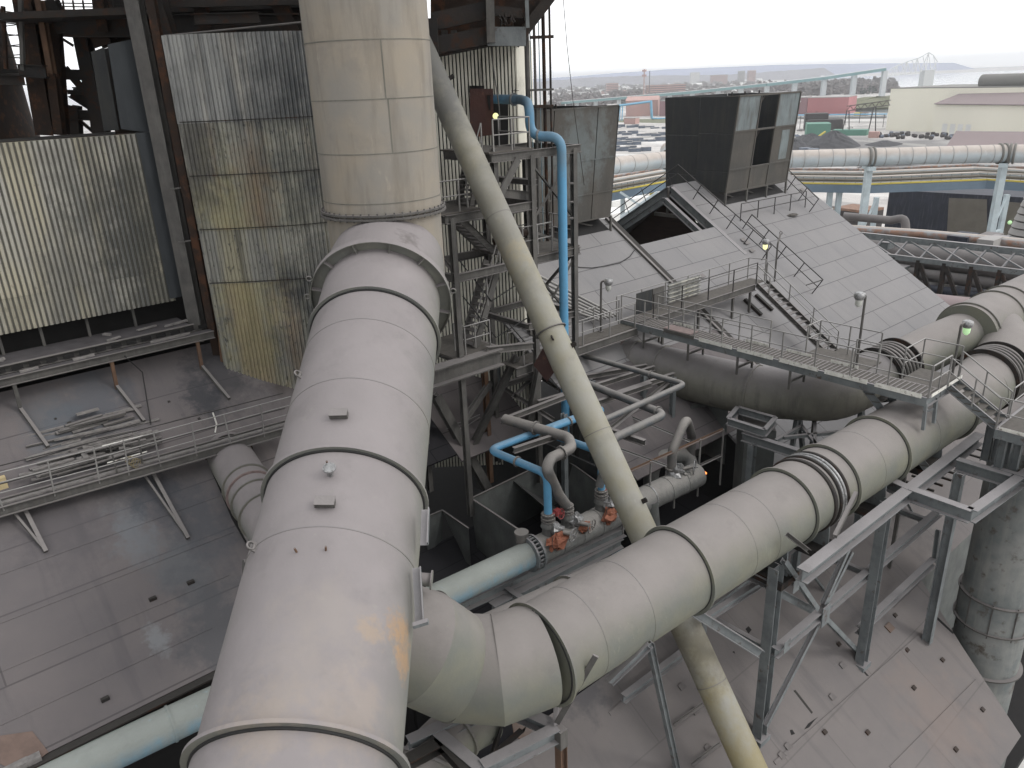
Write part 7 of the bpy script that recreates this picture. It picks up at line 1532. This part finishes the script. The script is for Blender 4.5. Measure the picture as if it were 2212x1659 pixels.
MB().tube(fillet(hkp, 1, 3), .5, 12).build('pipe_shell', M['bigpipe'], hk)
# ---------------- pipe bridge with yellow rail
pbz = 25.0
tr = thing('pipe_bridge', 'blue girder pipe bridge with yellow-edged walkway and rusty pipes across the right background', 'pipe bridge', (110, 50, 0))
kp = [PZ(1290, 428, pbz), PZ(1470, 392, pbz), PZ(1690, 402, pbz), PZ(1880, 405, pbz), PZ(2130, 395, pbz), PZ(2290, 405, pbz)]
for a, b in zip(kp[:-1], kp[1:]):
    a = a-UP*.25; b = b-UP*.25; MB().bar(a, b, .5, 1.15).build('girder', M['tblue'], tr); MB().bar(a+UP*.75, b+UP*.75, .3, .2).build('yellow_kerb', M['yellow'], tr)
    o = fh*1.6; mb = MB()
    for h_ in (1.3, 1.75): mb.bar(a+UP*h_, b+UP*h_, .06, .06)
    for i in range(int((b-a).length/1.5)): q = a.lerp(b, i*1.5/(b-a).length); mb.bar(q+UP*.8, q+UP*1.75, .05, .05)
    mb.build('handrail', M['tan'], tr); MB().poly([a+UP*.6, b+UP*.6, b+UP*.6+fh*6, a+UP*.6+fh*6], .15, UP).build('deck', M['bggrey'], tr)
    for k, (h_, o_, r_, mt_) in enumerate(((1.1, 1.5, .22, 'tan'), (1.45, 2.2, .24, 'bigpipe'), (1.75, 3.0, .22, 'tan'), (2.0, 3.8, .26, 'bigpipe'), (2.35, 4.8, .24, 'rustm'))): MB().tube([a+UP*h_+fh*o_, b+UP*h_+fh*o_], r_, 10).build('pipe', M[mt_], tr)
for (u, v) in ((1345, 440), (1790, 445), (1810, 445), (1745, 440), (1430, 430), (1408, 430), (1475, 420), (1715, 430)):
    p = PZ(u, v, pbz-3); MB().bar(p+UP*2.5, V((p.x, p.y, 0)), .7, .7, fh).build('column', M['colblue'] if u != 1408 else M['yellow'], tr)
for (u0, v0, u1, v1) in ((1340, 470, 1420, 415), (1340, 415, 1420, 470)): MB().bar(PF(u0, v0, 108), PF(u1, v1, 108), .3, .3).build('brace', M['colblue'], tr)
# white plant roofs seen under the bridge between the towers
for k, (u0, u1, v, vt_) in enumerate(((1322, 1400, 470, 440), (1330, 1440, 450, 425), (1322, 1370, 490, 468))):
    bgb('white_plant_unit', ['white low plant building under the pipe bridge between the vent towers', 'longer white plant roof behind, under the pipe bridge', 'nearest white plant unit beside the roof edge'][k], (u0, v+30), (u1, v+18), vt_, 8, M['white_b'], M['white_b'], base=2.0)
bgb('small_plant_room', 'pale small plant room under the pipe bridge right of the roof edge', (1760, 480), (1830, 490), 445, 8, M['white_b'], M['bggrey'], base=2.0)
bgb('rust_plant_room', 'rusty brown plant wall left of the pale blue column', (1795, 500), (1862, 510), 452, 8, M['bgblack'], M['rustp'], base=2.0)
# ---------------- pipes in the middle distance at the right
def far_pipe(lb, pts, r, mt_, cat='pipe', nm='far_pipe'):
    t = thing(nm, lb, cat, tuple(pts[0]), 'pipes beyond the right roof edge'); MB().tube(pts, r, 20).build('pipe_shell', M[mt_], t); return t
far_pipe('short fat grey pipe with a turned-down elbow beyond the roof edge', fillet([P(1822, 467, 75), P(1925, 476, 73), P(1955, 470, 72), P(1957, 500, 72)], .8, 4), .38, 'dkpipe')
far_pipe('long rusty and pale blue pipe sloping to the right edge', [P(1835, 496, 74), P(2000, 507, 70), P(2240, 530, 64)], .32, 'rustm')
far_pipe('pale blue pipe lying on top of the long rusty one', [P(1835, 489, 74.4), P(2000, 500, 70.4), P(2240, 522, 64.4)], .16, 'bigpipe')
far_pipe('upper big dusky pipe beyond the roof edge', [P(1850, 535, 70), P(2240, 585, 60)], 1.05, 'dkpipe')
far_pipe('middle dark pipe beyond the roof edge', [P(1850, 575, 69), P(2240, 625, 60)], .5, 'dkpipe')
far_pipe('lowest dark pipe beyond the roof edge', [P(1860, 605, 68), P(2240, 660, 60)], .45, 'navy')
far_pipe('thin dark pipe running above the big dusky one', [P(1850, 520, 70), P(2240, 552, 62)], .28, 'navy')
far_pipe('wide dusty duct at the foot of the lattice gantry', [P(1990, 668, 60), P(2260, 700, 55)], 1.3, 'maroof')
lg = thing('lattice_gantry', 'dark lattice gantry with pale crossed bracing beyond the right roof edge', 'gantry', tuple(P(2000, 560, 62)))
A, B = P(1860, 508, 66), P(2260, 550, 57)
def ofs(p, dv_): return p-UP*dv_
MB().bar(A, B, .35, .5).build('chord', M['steel'], lg); MB().bar(ofs(A, 1.2)+fh*-2, ofs(B, 1.2)-fh*2, .3, .4).build('chord', M['steel'], lg); MB().bar(ofs(A, 5.2)+fh*-2, ofs(B, 5.2)-fh*2, .4, .6).build('chord', M['dsteel'], lg)
for k in range(7):
    p, q = A.lerp(B, k/7), A.lerp(B, (k+1)/7); p2, q2 = ofs(p, 1.2)-fh*2, ofs(q, 1.2)-fh*2
    MB().bar(p, q2, .14, .12).build('brace', M['steel'], lg); MB().bar(q, p2+(q2-p2)*.0, .14, .12).build('brace', M['steel'], lg)
    MB().bar(p2, p2-UP*4, .32, .32).build('post', M['dsteel'], lg); MB().bar(p2, q2-UP*4, .28, .28).build('brace', M['dsteel'], lg)
for u in (1920, 2080, 2200): p = P(u, 640, 60); MB().bar(p, V((p.x, p.y, 0)), .8, .8, fh).build('leg', M['dsteel'], lg)
lv = thing('louvred_stack', 'pale ribbed conical louvre stack cut by the right edge', 'stack', tuple(P(2225, 520, 70)))
c_ = P(2236, 500, 70)
for k in range(11): MB().tube([V((c_.x, c_.y, c_.z+3.4-k*.62)), V((c_.x, c_.y, c_.z+2.9-k*.62))], 1, 24, rr=[1.25+k*.13, 1.42+k*.13]).build('louvre', M['bggrey'], lv)
MB().tube([(c_.x, c_.y, 0), (c_.x, c_.y, c_.z-3.5)], 2.2, 24).build('base', M['bggrey'], lv)
# clutter floor between the roof and the pipes so that the yard does not show through
ff = thing('service_yard_shed', 'low dark sheds and plant decks beyond the right roof edge', 'building', (75, 25, 0))
p_ = [PZ(1830, 500, 14), PZ(2300, 560, 14), PZ(2300, 900, 14), PZ(2050, 800, 14)]
MB().poly(p_, 14, UP).build('wall', M['bgblack'], ff)
random.seed(21)
for k in range(34):
    u = random.uniform(1870, 2210); v = random.uniform(515, 650); p = P(u, v, random.uniform(64, 78)); s = random.uniform(.6, 2.2)
    MB().box(p-V((s, s*.6, s*.5)), p+V((s, s*.6, s*.4))).build('plant_box', random.choice([M['navy'], M['dkpipe'], M['bggrey'], M['steel']]), ff)
# ================================================================== HAZE
hz = MB(); hz.box((-300, -1500, -2), (7000, 7000, 84)); o = hz.build('haze', None) if False else None
mt = bpy.data.materials.new('haze_air'); mt.use_nodes = True; n = mt.node_tree; n.nodes.clear(); oo = n.nodes.new('ShaderNodeOutputMaterial'); pv = n.nodes.new('ShaderNodeVolumePrincipled')
pv.inputs['Color'].default_value = (.95, .97, 1.0, 1); pv.inputs['Density'].default_value = .0002; pv.inputs['Anisotropy'].default_value = .65; n.links.new(pv.outputs[0], oo.inputs['Volume'])
o = hz.build('haze', mt); o['kind'] = 'stuff'; o['label'] = 'thin pale haze over the yard and the river'; o['category'] = 'haze'
